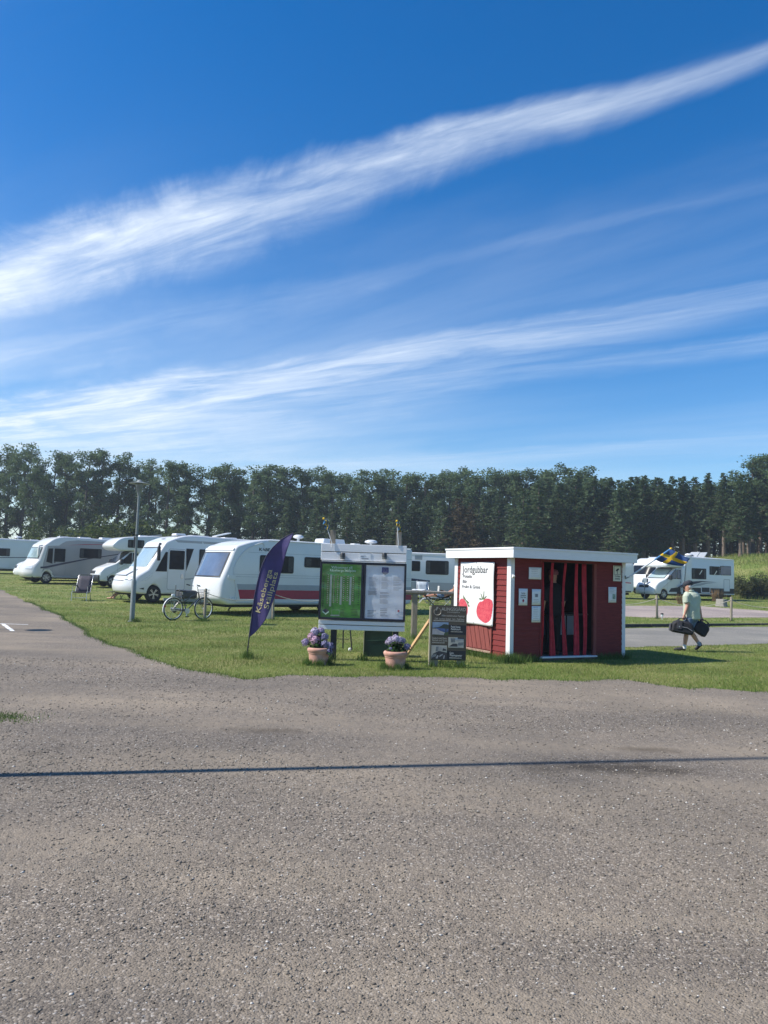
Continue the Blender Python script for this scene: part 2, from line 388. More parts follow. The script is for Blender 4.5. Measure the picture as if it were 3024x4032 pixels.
NOGRASS = []                                               # callables (x, y) -> True where no lawn grows
def axis(parts):
    out = []
    for a, b, s in parts:
        x = a
        while x < b-1e-6: out.append(x); x += s
    out.append(parts[-1][1]); return out
gx = axis([(-3000, -400, 650), (-400, -130, 45), (-130, -60, 7), (-60, 60, 1.5), (60, 130, 7), (130, 400, 45), (400, 3000, 650)])
gy = axis([(-400, -40, 90), (-40, 0, 8), (0, 22, 2), (22, 32, .8), (32, 100, 1.5), (100, 200, 10), (200, 500, 60), (500, 5000, 900)])
g = MB(); g.sheet([[(x, y, tz(x, y)) for x in gx] for y in gy])
ground = kind(g.build('ground', LAWN, sm=60), 'structure')

edge_px = [(0, 2340), (60, 2362), (170, 2397), (230, 2422), (300, 2462), (350, 2500), (420, 2532), (520, 2570), (600, 2596), (700, 2626), (790, 2645),
           (900, 2670), (960, 2680), (1030, 2673), (1130, 2661), (1300, 2660), (1450, 2665), (1600, 2668), (1800, 2671), (2000, 2674), (2130, 2679), (2300, 2684),
           (2450, 2679), (2560, 2690), (2700, 2711), (2800, 2711), (2900, 2720), (3024, 2729)]
EDGE = [P(a, b, z=0.0) for a, b in edge_px]
e0 = EDGE[0]; EDGE = [Vector((-80, e0.y+22, 0)), Vector((-28, e0.y+9.0, 0)), Vector((e0.x-6, e0.y+2.6, 0))] + EDGE
e1 = EDGE[-1]; EDGE += [Vector((e1.x+3, e1.y-.35, 0)), Vector((e1.x+12, e1.y-1.2, 0)), Vector((60, e1.y-4, 0))]
def resample(pts, step):
    out = []
    for a, b in zip(pts, pts[1:]):
        n = max(1, int((b-a).length/step))
        for k in range(n): out.append(a.lerp(b, k/n))
    out.append(pts[-1]); return out
fine = resample(EDGE, .09); rr = random.Random(3)
fine = [Vector((p.x, p.y + .10*sin(p.x*2.3)+.07*sin(p.x*5.1+1)+rr.uniform(-.07, .07), 0)) if abs(p.x) < 20 else p for p in fine]
def edge_y(x):                                             # grass boundary at x (gravel lies on the camera's side)
    for a, b in zip(EDGE, EDGE[1:]):
        if a.x <= x <= b.x: return a.y + (b.y-a.y)*(x-a.x)/max(1e-6, b.x-a.x)
    return 0
gm = MB(); rows = [[], []]
cols = [Vector((p.x, p.y, 0)) for p in fine]
gm.sheet([[(p.x, -60, .008) for p in cols], [(p.x, 0.0, .008) for p in cols], [(p.x, p.y-1.2, .008+tz(p.x, p.y-1.2)) for p in cols], [(p.x, p.y, .010+tz(p.x, p.y)) for p in cols]])
gravel = kind(gm.build('gravel_yard', GRAVEL), 'structure')
def strip(name, lo, hi, mat, off, n=40, mrow=6):
    m = MB(); A = resample([P(a, b) for a, b in lo], .5); B = [P(a, b) for a, b in hi]
    def at(pl, t):
        f = t*(len(pl)-1); i = min(int(f), len(pl)-2); return pl[i].lerp(pl[i+1], f-i)
    rows = []
    for j in range(mrow+1):
        r = []
        for i in range(n+1):
            p = at(A, i/n).lerp(at(B, i/n), j/mrow)
            jit = .06*sin(i*2.1+j)+rr.uniform(-.05, .05) if j in (0, mrow) else 0
            r.append((p.x, p.y+jit, tz(p.x, p.y)+off))
        rows.append(r)
    poly = [(p[0], p[1]) for p in rows[0]]+[(p[0], p[1]) for p in reversed(rows[-1])]; bx_ = (min(p[0] for p in poly), max(p[0] for p in poly), min(p[1] for p in poly), max(p[1] for p in poly))
    def inside(x, y):
        if not (bx_[0] < x < bx_[1] and bx_[2] < y < bx_[3]): return False
        c = False; j = len(poly)-1
        for i in range(len(poly)):
            (xi, yi), (xj, yj) = poly[i], poly[j]
            if (yi > y) != (yj > y) and x < (xj-xi)*(y-yi)/(yj-yi)+xi: c = not c
            j = i
        return c
    NOGRASS.append(inside)
    m.sheet(rows); return kind(m.build(name, mat), 'structure')
asphalt = strip('asphalt_road', [(2030, 2554), (2457, 2549), (2673, 2545), (3024, 2535), (3700, 2520)], [(2030, 2478), (2457, 2474), (2673, 2472), (3024, 2468), (3700, 2462)], ASPH, .005)
path2 = strip('gravel_path', [(1960, 2424), (2457, 2428), (2587, 2433), (3024, 2432), (3600, 2436)], [(1960, 2388), (2457, 2385), (2750, 2387), (3024, 2406), (3600, 2425)], GRAVEL2, .006)
# painted T mark on the gravel
paint = M('white_marking_paint', (.72, .72, .70), .8, var=.25, scale=30)
mk = thing('parking_mark', 'worn white T shaped line painted on the gravel', 'line', P(20, 2460, z=0))
o = Vector(mk.location)
def mark(a, b, wd):
    A = P(*a, z=0)-o; B = P(*b, z=0)-o; mb = MB(); n = 14; d = (B-A).normalized(); s = Vector((-d.y, d.x, 0)); L1 = []; L2 = []
    for k in range(n+1):
        q = A.lerp(B, k/n); L1.append(q+s*(wd/2+rr.uniform(-.012, .012))+Vector((0, 0, .014))); L2.append(q-s*(wd/2+rr.uniform(-.012, .012))+Vector((0, 0, .014)))
    mb.sheet([L1, L2]); return mb.build('painted_line', paint, mk)
mark((-260, 2450), (110, 2461), .10); mark((12, 2459), (50, 2487), .10)
# kerb stones along the road
kb = M('dark_kerb', (.035, .035, .037), .8, var=.3, scale=9, bump=.4)
kr = thing('kerb', 'low dark kerb of long blocks along the far road edge', 'kerb', P(2457, 2472, z=0))
A = P(2030, 2476, z=0); B = P(3500, 2463, z=0); n = 14
for k in range(n):
    a = A.lerp(B, k/n)-kr.location; b = A.lerp(B, (k+.975)/n)-kr.location; a.z = b.z = .06
    MB().bar(a, b, .14, .14).build('kerb_block', kb, kr, bevel=.012)

# ------------------------------------------------------------------ loose stones on the yard
def stones():
    R = np.random.default_rng(5); n = 130000
    d = np.exp(R.uniform(np.log(2.2), np.log(13.2), n)); xx = R.uniform(-.62, .62, n)*d
    keep = np.ones(n, bool)
    ey = np.array([edge_y(x) for x in xx]); keep &= d < ey-.02+R.uniform(-.35, .15, n)
    # bare sandy patches carry fewer stones
    pat = np.sin(xx*.45+d*1.25+1.3)+.7*np.sin(d*2.3-xx*.3+np.sin(xx*.8))+.5*np.sin(xx*1.9+d*.7)
    keep &= R.uniform(0, 1, n) < .18+.82/(1+np.exp(-2.2*pat))
    xx, d = xx[keep], d[keep]; n = len(xx)
    s = (.0030+.0019*R.exponential(1, n).clip(0, 4.5))*np.sqrt(d/3.0)
    base = np.array([(1, 0, 0), (0, 1, 0), (-1, 0, 0), (0, -1, 0), (0, 0, .8), (0, 0, -.6)], float)
    fc = np.array([(0, 1, 4), (1, 2, 4), (2, 3, 4), (3, 0, 4), (1, 0, 5), (2, 1, 5), (3, 2, 5), (0, 3, 5)])
    v = base[None]*(1+R.uniform(-.35, .35, (n, 6, 3))); v[:, :, 1] *= R.uniform(.55, 1, (n, 1))
    a = R.uniform(0, 2*pi, n); ca, sa = np.cos(a)[:, None], np.sin(a)[:, None]
    x = v[:, :, 0]*ca-v[:, :, 1]*sa; y = v[:, :, 0]*sa+v[:, :, 1]*ca
    v = np.stack([x, y, v[:, :, 2]*R.uniform(.35, .75, (n, 1))], 2)*s[:, None, None]
    v += np.stack([xx, d, .008+s*.12], 1)[:, None, :]
    V = v.reshape(-1, 3); Fc = (fc[None]+(np.arange(n)*6)[:, None, None]).reshape(-1, 3)
    me = bpy.data.meshes.new('gravel_stones'); me.vertices.add(len(V)); me.vertices.foreach_set('co', V.ravel())
    me.loops.add(len(Fc)*3); me.loops.foreach_set('vertex_index', Fc.ravel().astype(np.int32)); me.polygons.add(len(Fc))
    me.polygons.foreach_set('loop_start', np.arange(0, len(Fc)*3, 3, dtype=np.int32)); me.polygons.foreach_set('loop_total', np.full(len(Fc), 3, np.int32))
    c = R.choice([0, 1, 2, 3], n, p=[.24, .48, .23, .05]); me.polygons.foreach_set('material_index', np.repeat(c, 8).astype(np.int32))
    me.update(); me.validate()
    ms = [M('stone_dark', (.118, .099, .078), .85, var=.3, scale=30), M('stone_mid', (.185, .157, .122), .85, var=.3, scale=30),
          M('stone_sand', (.275, .238, .185), .85, var=.25, scale=30), M('stone_pale', (.52, .49, .44), .8, var=.2, scale=30)]
    kind(obj('gravel_stones', me, ms), 'stuff')
stones()

# ------------------------------------------------------------------ grass blades
TALL = []                                                  # (x, y, radius, height) of rough tufts, filled by the things
def blades(name, pts, hs, ws, seed, mat, lean=.5):
    R = np.random.default_rng(seed); n = len(pts)
    a = R.uniform(0, 2*pi, n); dx, dy = np.cos(a), np.sin(a); ln = R.uniform(.1, lean, n)*hs; la = R.uniform(0, 2*pi, n)
    p = np.asarray(pts); b1 = p.copy(); b2 = p.copy(); t = p.copy()
    b1[:, 0] -= dx*ws; b1[:, 1] -= dy*ws; b2[:, 0] += dx*ws; b2[:, 1] += dy*ws
    t[:, 0] += np.cos(la)*ln; t[:, 1] += np.sin(la)*ln; t[:, 2] += hs
    V = np.stack([b1, b2, t], 1).reshape(-1, 3); k = n
    me = bpy.data.meshes.new(name); me.vertices.add(len(V)); me.vertices.foreach_set('co', V.ravel())
    me.loops.add(k*3); me.loops.foreach_set('vertex_index', np.arange(k*3, dtype=np.int32)); me.polygons.add(k)
    me.polygons.foreach_set('loop_start', np.arange(0, k*3, 3, dtype=np.int32)); me.polygons.foreach_set('loop_total', np.full(k, 3, np.int32))
    me.polygons.foreach_set('material_index', R.integers(0, len(mat), k).astype(np.int32))
    me.update(); me.validate()
    return kind(obj(name, me, mat), 'stuff')
def leafm(name, col, tr=.35, rough=.6):
    m = M(name, col, rough, var=.3, scale=.8, coords='Object', spec=.25); nt = m.node_tree; N = nt.nodes; L = nt.links; b = N['Principled BSDF']
    t = N.new('ShaderNodeBsdfTranslucent'); mx = N.new('ShaderNodeMixShader'); mx.inputs[0].default_value = tr
    src = b.inputs['Base Color'].links[0].from_socket; L.new(src, t.inputs[0])
    L.new(b.outputs[0], mx.inputs[1]); L.new(t.outputs[0], mx.inputs[2]); L.new(mx.outputs[0], N['Material Output'].inputs[0]); return m
GB = [leafm('grass_blade', (.145, .205, .038)), leafm('grass_blade_light', (.20, .265, .058)), leafm('grass_blade_dry', (.31, .295, .115))]
GBD = [leafm('rough_grass', (.075, .135, .026)), leafm('rough_grass_light', (.12, .19, .045))]
def lawn():
    R = np.random.default_rng(11)
    def field(n, y0, y1, half, h, wd, name, seed):
        y = R.uniform(y0, y1, n); x = R.uniform(-1, 1, n)*(half*y)
        ey = np.array([edge_y(q) for q in x]); k = y > ey+R.uniform(-.15, .02, n)+(R.uniform(0, 1, n) < .25)*R.uniform(0, .3, n)
        for f in NOGRASS: k &= ~np.array([f(a, b) for a, b in zip(x, y)])
        x, y = x[k], y[k]; z = np.array([tz(a, b) for a, b in zip(x, y)])
        clump = .55+.6*(np.sin(x*1.7+.6*y)*np.sin(y*2.1-.4*x)*.5+.5)
        blades(name, np.stack([x, y, z], 1), h*R.uniform(.5, 1.25, len(x))*clump, np.full(len(x), wd), seed, GB, .8)
    field(170000, 11.5, 19, .56, .042, .0035, 'lawn_blades', 1)
    field(120000, 19, 31, .56, .05, .006, 'lawn_blades', 2)
    field(70000, 31, 62, .56, .06, .012, 'lawn_blades', 3)
    hx = R.uniform(24, 60, 60000); hy = R.uniform(56, 82, 60000)
    blades('bank_grass', np.stack([hx, hy, np.array([tz(a, b) for a, b in zip(hx, hy)])], 1), R.uniform(.1, .34, 60000)*(.5+.8*(np.sin(hx*.9+hy*.5)*np.sin(hy*.7) > -.1)), np.full(60000, .022), 6, GB, .9)
    pts = []; hs = []; q = random.Random(4)
    for (x, y, r, h) in TALL:
        for k in range(int(170*min(4, (r/.2)**2*(1 if r > .1 else 3)))):
            a = q.uniform(0, 2*pi); d = r*abs(q.gauss(0, .55)); px, py = x+d*cos(a), y+d*sin(a)
            pts.append((px, py, tz(px, py))); hs.append(h*q.uniform(.35, 1.1))
    for p in fine:                                             # ragged fringe where turf meets gravel
        if -14 < p.x < 9 and p.y > 8:
            for k in range(16): x, y = p.x+q.uniform(-.06, .06), p.y-abs(q.gauss(0, .11))+.05; pts.append((x, y, .006+tz(x, y))); hs.append(q.uniform(.015, .06))
    pc = P(-30, 2828, z=0)
    for k in range(1100):
        x, y = pc.x+q.gauss(0, .22), pc.y+q.gauss(0, .14); pts.append((x, y, .006)); hs.append(q.uniform(.01, .035))
    if pts: blades('rough_grass', np.array(pts), np.array(hs), np.full(len(pts), .005), 9, GBD, .7)
# ================================================================== red kiosk
KA = radians(27.2); K0 = P(2007, 2606, z=0)
kx = Vector((cos(KA), sin(KA), 0)); ky = Vector((-sin(KA), cos(KA), 0))
def kfront(px, py):
    p = PP(px, py, K0, ky)-K0; return p.dot(kx), p.z
def kleft(px, py):
    p = PP(px, py, K0, kx)-K0; return p.dot(ky), p.z
KW, KD = kfront(2453, 2590)[0], 1.95
RED = wood('falu_red_paint', (.128, .013, .013), (.21, .026, .023), axis=0, rough=.85)
REDV = wood('worn_red_paint', (.17, .035, .03), (.27, .075, .06), axis=2, rough=.9)
WP = wood('white_paint_trim', (.70, .71, .71), (.79, .79, .78), axis=2, rough=.55, bump=.12)
WPX = wood('white_paint_fascia', (.72, .73, .73), (.80, .80, .79), axis=0, rough=.5, bump=.1)
FELT = M('roofing_felt', (.03, .03, .032), .9, var=.3, scale=20, bump=.5)
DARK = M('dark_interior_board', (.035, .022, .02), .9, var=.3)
kiosk = thing('market_kiosk', 'small red clapboard kiosk with white corner posts and flat white edged roof', 'kiosk', K0, KA)
ZB, ZT = .06, 2.02
dx0, dx1 = kfront(2129, 2500)[0], kfront(2334, 2500)[0]
BH = .1075; nb = int((ZT-ZB)/BH)+1
hy0, hy1 = .38, 1.36                                       # hatch on the left wall
hy0 = kleft(1940, 2560)[0]
hzt = 1.78
def clap(x0, x1, z, face):
    t = .020; me_key = None; h = min(BH+.012, ZT-z)
    if face == 'front': v = [(x0, 0), (x1, 0)]; f = lambda s, o, zz: (s, -o, zz)
    elif face == 'left': f = lambda s, o, zz: (-o, s, zz)
    elif face == 'right': f = lambda s, o, zz: (KW+o, s, zz)
    else: f = lambda s, o, zz: (s, KD+o, zz)
    j = rr.uniform(-.002, .002)
    vs = [f(x0, 0, z), f(x1, 0, z), f(x1, t+.006+j, z), f(x0, t+.006, z), f(x0, 0, z+h), f(x1, 0, z+h), f(x1, .008, z+h), f(x0, .008, z+h)]
    MB().add(vs, [(0, 1, 2, 3), (4, 7, 6, 5), (0, 4, 5, 1), (3, 2, 6, 7), (0, 3, 7, 4), (1, 5, 6, 2)]).build('clapboard', RED, kiosk)
for i in range(nb):
    z = ZB+i*BH
    if z > ZT-.03: continue
    top = z > 1.90
    if top: clap(.0, KW, z, 'front')
    else: clap(.0, dx0-.045, z, 'front'); clap(dx1+.07, KW, z, 'front')
    if z+BH > hzt: clap(0, KD, z, 'left')
    else: clap(0, hy0-.02, z, 'left'); clap(1.50, KD, z, 'left')
    clap(0, KD, z, 'right'); clap(0, KW, z, 'back')
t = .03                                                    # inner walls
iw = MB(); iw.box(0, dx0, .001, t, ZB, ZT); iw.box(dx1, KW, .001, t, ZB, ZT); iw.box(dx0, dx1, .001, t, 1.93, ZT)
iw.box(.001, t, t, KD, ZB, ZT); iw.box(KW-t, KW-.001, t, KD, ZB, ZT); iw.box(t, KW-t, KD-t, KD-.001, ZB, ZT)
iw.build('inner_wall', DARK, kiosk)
MB().box(.0, KW, .0, KD, .0, .055).build('floor', M('kiosk_floor_boards', (.16, .14, .12), .85, var=.3), kiosk)
MB().box(dx0-.04, dx1+.05, -.09, .05, .055, .085).build('threshold', WP, kiosk, bevel=.006)
MB().box(dx0-.045, dx0, -.03, .04, .07, 1.94).build('door_frame', RED, kiosk, bevel=.004)
MB().box(dx1, dx1+.07, -.03, .04, .07, 1.94).build('door_frame', REDV, kiosk, bevel=.004)
MB().box(dx0-.045, dx1+.07, -.032, .04, 1.94, 2.0).build('door_frame', RED, kiosk)
# corner posts: two boards meeting at each corner
for (cx, cy, sx, sy) in ((0, 0, -1, -1), (KW, 0, 1, -1), (0, KD, -1, 1), (KW, KD, 1, 1)):
    m = MB(); w1 = .095; w2 = .058; a = .030; b = .032
    m.box(min(cx-sx*w2, cx+sx*a), max(cx-sx*w2, cx+sx*a), min(cy, cy+sy*a), max(cy, cy+sy*a), .0, 1.99)
    m.box(min(cx, cx+sx*b), max(cx, cx+sx*b), min(cy-sy*w1, cy-sy*.001), max(cy-sy*w1, cy-sy*.001), .0, 1.985)
    m.build('corner_post', WP, kiosk, bevel=.003)
OF, OL, OR, OB = .30, .18, .09, .16                          # eaves
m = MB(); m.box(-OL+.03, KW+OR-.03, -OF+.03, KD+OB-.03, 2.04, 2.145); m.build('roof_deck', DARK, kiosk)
FZ0, FZ1 = 1.985, 2.150
for nm, a in (('f', (-OL, KW+OR, -OF, -OF+.028)), ('b', (-OL, KW+OR, KD+OB-.028, KD+OB)), ('l', (-OL+.001, -OL+.028, -OF+.029, KD+OB-.029)), ('r', (KW+OR-.028, KW+OR-.001, -OF+.029, KD+OB-.029))):
    MB().box(*a, FZ0, FZ1).build('fascia', WPX, kiosk, bevel=.004)
    g2 = .012; x0, x1, y0, y1 = a
    if nm == 'f': c_ = (x0-g2, x1+g2, y0-g2, y1+.02)
    elif nm == 'b': c_ = (x0-g2, x1+g2, y0-.02, y1+g2)
    elif nm == 'l': c_ = (x0-g2, x1+.02, y0+.02, y1-.02)
    else: c_ = (x0-.02, x1+g2, y0+.02, y1-.02)
    MB().box(*c_, FZ1+.001, FZ1+.036).build('roof_edge_trim', WPX, kiosk, bevel=.003)
MB().box(-OL+.03, KW+OR-.03, -OF+.03, KD+OB-.03, 2.146, 2.172).build('roof_felt', FELT, kiosk)
m = MB(); m.box(-OL+.03, KW+OR-.03, -OF+.03, KD+OB-.03, 2.022, 2.038); m.build('soffit', RED, kiosk)
# hatch with slanting boards on the left wall
hatch = MB().box(-.028, -.001, hy0, 1.47, .12, hzt-.02).build('hatch', REDV, kiosk)
for k in range(9):
    y0 = hy0+.03+k*.16; sl_ = .36
    def q(y, z): return (y, z)
    zb, zt = .16, .86
    ys = [y0-.02, y0+.125]
    poly = [(max(hy0+.02, min(1.45, ys[0])), zb), (max(hy0+.02, min(1.45, ys[1])), zb), (max(hy0+.02, min(1.45, ys[1]+sl_*.55)), zt), (max(hy0+.02, min(1.45, ys[0]+sl_*.55)), zt)]
    if poly[1][0]-poly[0][0] < .02: continue
    MB().prism(poly, lambda p: (-.029, p[0], p[1]), lambda p: (-.044, p[0], p[1])).build('hatch_board', REDV, hatch, bevel=.002)
MB().box(-.05, -.029, hy0, 1.47, .10, .14).build('hatch_rail', wood('bare_worn_wood', (.35, .2, .15), (.5, .36, .28), axis=1), hatch)
MB().box(-.05, -.029, hy0-.012, hy0+.02, .10, .9).build('hatch_rail', REDV, hatch)
# door curtain: hanging red strips
RC = M('red_curtain_cloth', (.50, .028, .045), .85, var=.2, scale=10, bump=.25, bscale=35)
for px, wt, wm, wb, sway in ((2138, .085, .07, .085, .0), (2180, .075, .05, .13, -.01), (2230, .07, .035, .10, -.03), (2274, .085, .09, .125, .02), (2307, .09, .085, .10, .0)):
    cx = kfront(px, 2400)[0]; m = MB(); rows = []
    for i in range(25):
        t_ = i/24; z = 1.93-t_*1.84
        wd = wt+(wm-wt)*min(1, t_/.5) if t_ < .5 else wm+(wb-wm)*((t_-.5)/.5)**1.3
        rows.append([(cx+sway*sin(t_*pi)+wd*(u-.5), .045+.022*sin(u*9+t_*3+px)+.02*sin(t_*5+px), z) for u in [k/8 for k in range(9)]])
    m.sheet(rows); s_ = m.build('curtain_strip', RC, kiosk, sm=70)
    so_ = s_.modifiers.new('thick', 'SOLIDIFY'); so_.thickness = .004
MB().bar((.6, .07, 1.95), (dx1+.05, .07, 1.95), .02, .02).build('curtain_rail', W_['alu'], kiosk)
# small white hook lamp on the corner post
m = MB(); m.prism([(0, 0), (.05, .035), (0, .07)], lambda p: (-.02, -.05-p[0], 1.60+p[1]), lambda p: (.02, -.05-p[0], 1.60+p[1])); m.build('cable_hook', WP, kiosk)
m = MB(); m.tube([(KW+.005, -.05, 1.72), (KW+.02, -.05, 1.66), (KW+.08, -.05, 1.69)], .015, 8); m.build('flag_bracket', W_['galv'], kiosk)

# ---- things pinned to the kiosk
def on_front(px0, py0, px1, py1, off=-.034):
    (xa, za) = kfront(px0, py1); (xb, zb) = kfront(px1, py0)
    return xa, za, xb, zb
def notice(px0, py0, px1, py1, label, lines, extra=None, border=None, group=None):
    xa, za, xb, zb = on_front(px0, py0, px1, py1); wd, ht = xb-xa, zb-za
    base = K0 + kx*((xa+xb)/2) + ky*(-.034) + Vector((0, 0, za))
    n_ = thing('paper_notice', label, 'notice', base, KA, group)
    rows = [[(wd*(u-.5), -.003-.004*sin(u*4+v*3), ht*v) for u in (0, .25, .5, .75, 1)] for v in (0, .25, .5, .75, 1)]
    s_ = MB().sheet(rows).build('sheet', W_['paper'], n_, sm=60)
    md = s_.modifiers.new('t', 'SOLIDIFY'); md.thickness = .001
    m = MB()
    for (u0, u1, v, h) in lines: m.box(wd*(u0-.5), wd*(u1-.5), -.0105, -.0095, ht*(v-h/2), ht*(v+h/2))
    if lines: kind(m.build('printed_lines', W_['greyink'], n_), 'stuff')
    if extra: extra(n_, wd, ht)
    return n_
q5 = random.Random(12)
def para(v0, v1, n, a=.15, b=.85): return [(a, b-q5.uniform(0, .25), v1-(v1-v0)*i/max(1, n-1), .014) for i in range(n)]
notice(2077, 2235, 2127, 2280, 'wide landscape paper notice pinned beside the kiosk door, topmost of the papers', para(.2, .8, 5, .2, .85))
def berry(n_, wd, ht):
    for tx, v in (('Svenska', .73), ('jordgubbar', .60), ('50 kr / liter', .47)):
        me = map_me(text_me(tx, .036, .8, bold=.0006), lambda c: Vector((c.x, -.0105, ht*v+c.y))); obj('lettering', me, W_['ink'], n_)
    m = MB(); m.prism([(.0, -.035), (.022, -.01), (.024, .015), (.008, .028), (-.012, .026), (-.022, .008), (-.016, -.018)], lambda p: (p[0], -.0095, ht*.28+p[1]), lambda p: (p[0], -.0105, ht*.28+p[1])); m.build('berry_print', M('berry_print_red', (.3, .01, .05), .6), n_)
notice(2037, 2318, 2073, 2383, 'paper price notice with a small berry picture on the kiosk front', [], berry)
notice(2089, 2320, 2125, 2382, 'portrait paper with pale print right beside the berry price notice', para(.15, .35, 3)+[(.35, .65, .6, .2)])
notice(2088, 2386, 2124, 2450, 'lowest portrait paper notice left of the kiosk door', para(.12, .9, 7))
def greenpic(n_, wd, ht):
    m = MB().box(.0, wd*.36, -.0105, -.0095, ht*.22, ht*.55); m.build('green_picture', M('green_print', (.10, .2, .13), .6, var=.5, scale=40, col2=(.35, .45, .38)), n_)
notice(2390, 2312, 2422, 2372, 'paper notice with green picture below the camera warning sign', para(.62, .9, 4, .1, .9)+[(.25, .8, .15, .012)], greenpic)
# camera surveillance sign
xa, za, xb, zb = on_front(2409, 2228, 2441, 2288); wd, ht = xb-xa, zb-za
cs = thing('camera_sign', 'cream surveillance sign with black camera pictogram beside the corner post', 'sign', K0+kx*((xa+xb)/2)+ky*(-.034)+Vector((0, 0, za)), KA)
MB().box(-wd/2, wd/2, -.008, -.001, 0, ht).build('plate', M('cream_sign_plate', (.62, .62, .50), .45, var=.06), cs, bevel=.002)
m = MB()
for a in (( -.42, .42, .955, .975), (-.42, .42, .42, .44), (-.42, -.385, .44, .955), (.385, .42, .44, .955)): m.box(wd*a[0], wd*a[1], -.0105, -.0095, ht*a[2], ht*a[3])
m.build('pictogram_frame', W_['ink'], cs)
m = MB(); Mx = Matrix.Translation((.005, 0, ht*.74)) @ Matrix.Rotation(radians(-32), 4, 'Y')
m.box(-.036, .036, -.0107, -.0097, -.018, .018, Mx); m.box(-.05, -.038, -.0107, -.0097, -.011, .011, Mx); m.box(-.007, .004, -.0108, -.0098, ht*.45, ht*.70); m.build('camera_pictogram', W_['ink'], cs)
for tx, v, sx in (('TV-Video', .31, .9), ('bevakning', .16, .75)):
    me = map_me(text_me(tx, .043, sx, bold=.0012), lambda c: Vector((c.x, -.0105, ht*v+c.y))); obj('lettering', me, W_['ink'], cs)

# strawberry banner on the left wall
ty1, _ = kleft(1824, 2300); ty0, _ = kleft(1958, 2300)
_, bzt = kleft(1960, 2214); _, bzb = kleft(1952, 2467)
bw, bh = ty1-ty0, bzt-bzb
ban = thing('strawberry_banner', 'white cloth banner reading Jordgubbar with two strawberries on the kiosk side wall', 'banner', K0+ky*((ty0+ty1)/2)-kx*.075+Vector((0, 0, bzb)), KA-pi/2)
# in banner space: x to the right as seen, -y towards the viewer
def bwave(u, v): return -.006*sin(u*7+v*4)-.010*sin(v*6+u*3)*(.3+u)-.012*(1-v)*sin(u*9)
def bpt(u, v, off=0): return Vector((bw*(u-.5)-.012*(1-v), bwave(u, v)-off, bh*v+.006*sin(u*pi)*(v-1)*3*0))
bm_ = MB().sheet([[bpt(i/24, j/30) for i in range(25)] for j in range(31)]).build('cloth', M('banner_vinyl', (.76, .76, .75), .5, var=.03, scale=3, bump=.1, bscale=12), ban, sm=80)
md = bm_.modifiers.new('t', 'SOLIDIFY'); md.thickness = .002
def on_ban(me, u0, v0): return map_me(me, lambda c: bpt(u0+c.x/bw, v0+c.y/bh, .004))
SER = W_['ink']
def serif_text(s_, size, wu, u, v, mat):                   # condensed lettering fitted to a share of the banner width
    me = text_me(s_, size, 1.0, 'LEFT', bold=.0018); xs = [q.co.x for q in me.vertices]; k = wu*bw/(max(xs)-min(xs))
    for q in me.vertices: q.co.x *= k
    obj('lettering', on_ban(me, u, v), mat, ban)
GI = M('banner_grey_ink', (.02, .018, .024), .6, var=.2)
serif_text('Jordgubbar', .20, .79, .07, .875, GI)
serif_text('Potatis', .088, .27, .075, .765, GI)
serif_text('Bär', .088, .135, .075, .68, GI)
serif_text('Frukt & Grönt', .088, .53, .07, .595, GI)
STR = M('strawberry_print', (.50, .028, .06), .5, var=.2, scale=14, col2=(.66, .10, .12)); LEAFP = M('strawberry_leaf_print', (.12, .16, .07), .5, var=.4, scale=40)
SEED = M('strawberry_seed_print', (.75, .32, .26), .5); SHD = M('strawberry_soft_print_grey', (.60, .61, .63), .6, var=.1, scale=9)
def in_poly(x, y, pts):
    c = False; j = len(pts)-1
    for i in range(len(pts)):
        xi, yi = pts[i]; xj, yj = pts[j]
        if (yi > y) != (yj > y) and x < (xj-xi)*(y-yi)/(yj-yi)+xi: c = not c
        j = i
    return c
def shape(name, pts, mat, off, seg=0):                     # a print that follows the cloth: fine cells inside the outline
    poly = fillet([(x, y, seg) for x, y in pts], 5) if seg else pts
    xs = [p[0] for p in poly]; ys = [p[1] for p in poly]; c_ = .007 if seg else .005; m = MB(); n1 = int((max(xs)-min(xs))/c_)+1; n2 = int((max(ys)-min(ys))/c_)+1
    for i in range(n1):
        for j in range(n2):
            x, y = min(xs)+c_*i, min(ys)+c_*j
            if in_poly(x+c_/2, y+c_/2, poly): m.add([bpt(x, y, off), bpt(x+c_, y, off), bpt(x+c_, y+c_, off), bpt(x, y+c_, off)], [(0, 1, 2, 3)])
    return obj(name, m.mesh(name, fix=False), mat, ban)
big = [(.52, .30), (.50, .20), (.56, .11), (.70, .055), (.83, .035), (.95, .10), (.97, .22), (.985, .33), (.97, .40), (.87, .435), (.74, .415), (.68, .375), (.58, .37)]
small = [(.005, .20), (.005, .36), (.07, .40), (.15, .395), (.24, .33), (.285, .24), (.27, .13), (.18, .085), (.05, .10)]
shape('strawberry_shadow', [(.50, .17), (.56, .07), (.74, .025), (.84, .03), (.80, .09), (.6, .2)], SHD, .0035, .05)
shape('strawberry_print', big, STR, .0045, .07); shape('strawberry_print', small, STR, .0045, .06)
for nm, pts in (('stalk', [(.70, .405), (.60, .40), (.555, .415), (.60, .425), (.66, .42), (.615, .50), (.635, .50), (.69, .425), (.72, .54), (.735, .54), (.725, .43), (.80, .47), (.81, .46), (.75, .415)]),
                ('stalk', [(.13, .40), (.12, .46), (.17, .42), (.22, .38), (.27, .36), (.31, .335), (.27, .32), (.32, .29), (.31, .26), (.27, .29), (.25, .33), (.19, .375)])):
    shape(nm, pts, LEAFP, .0055)
m = MB(); q6 = random.Random(2)
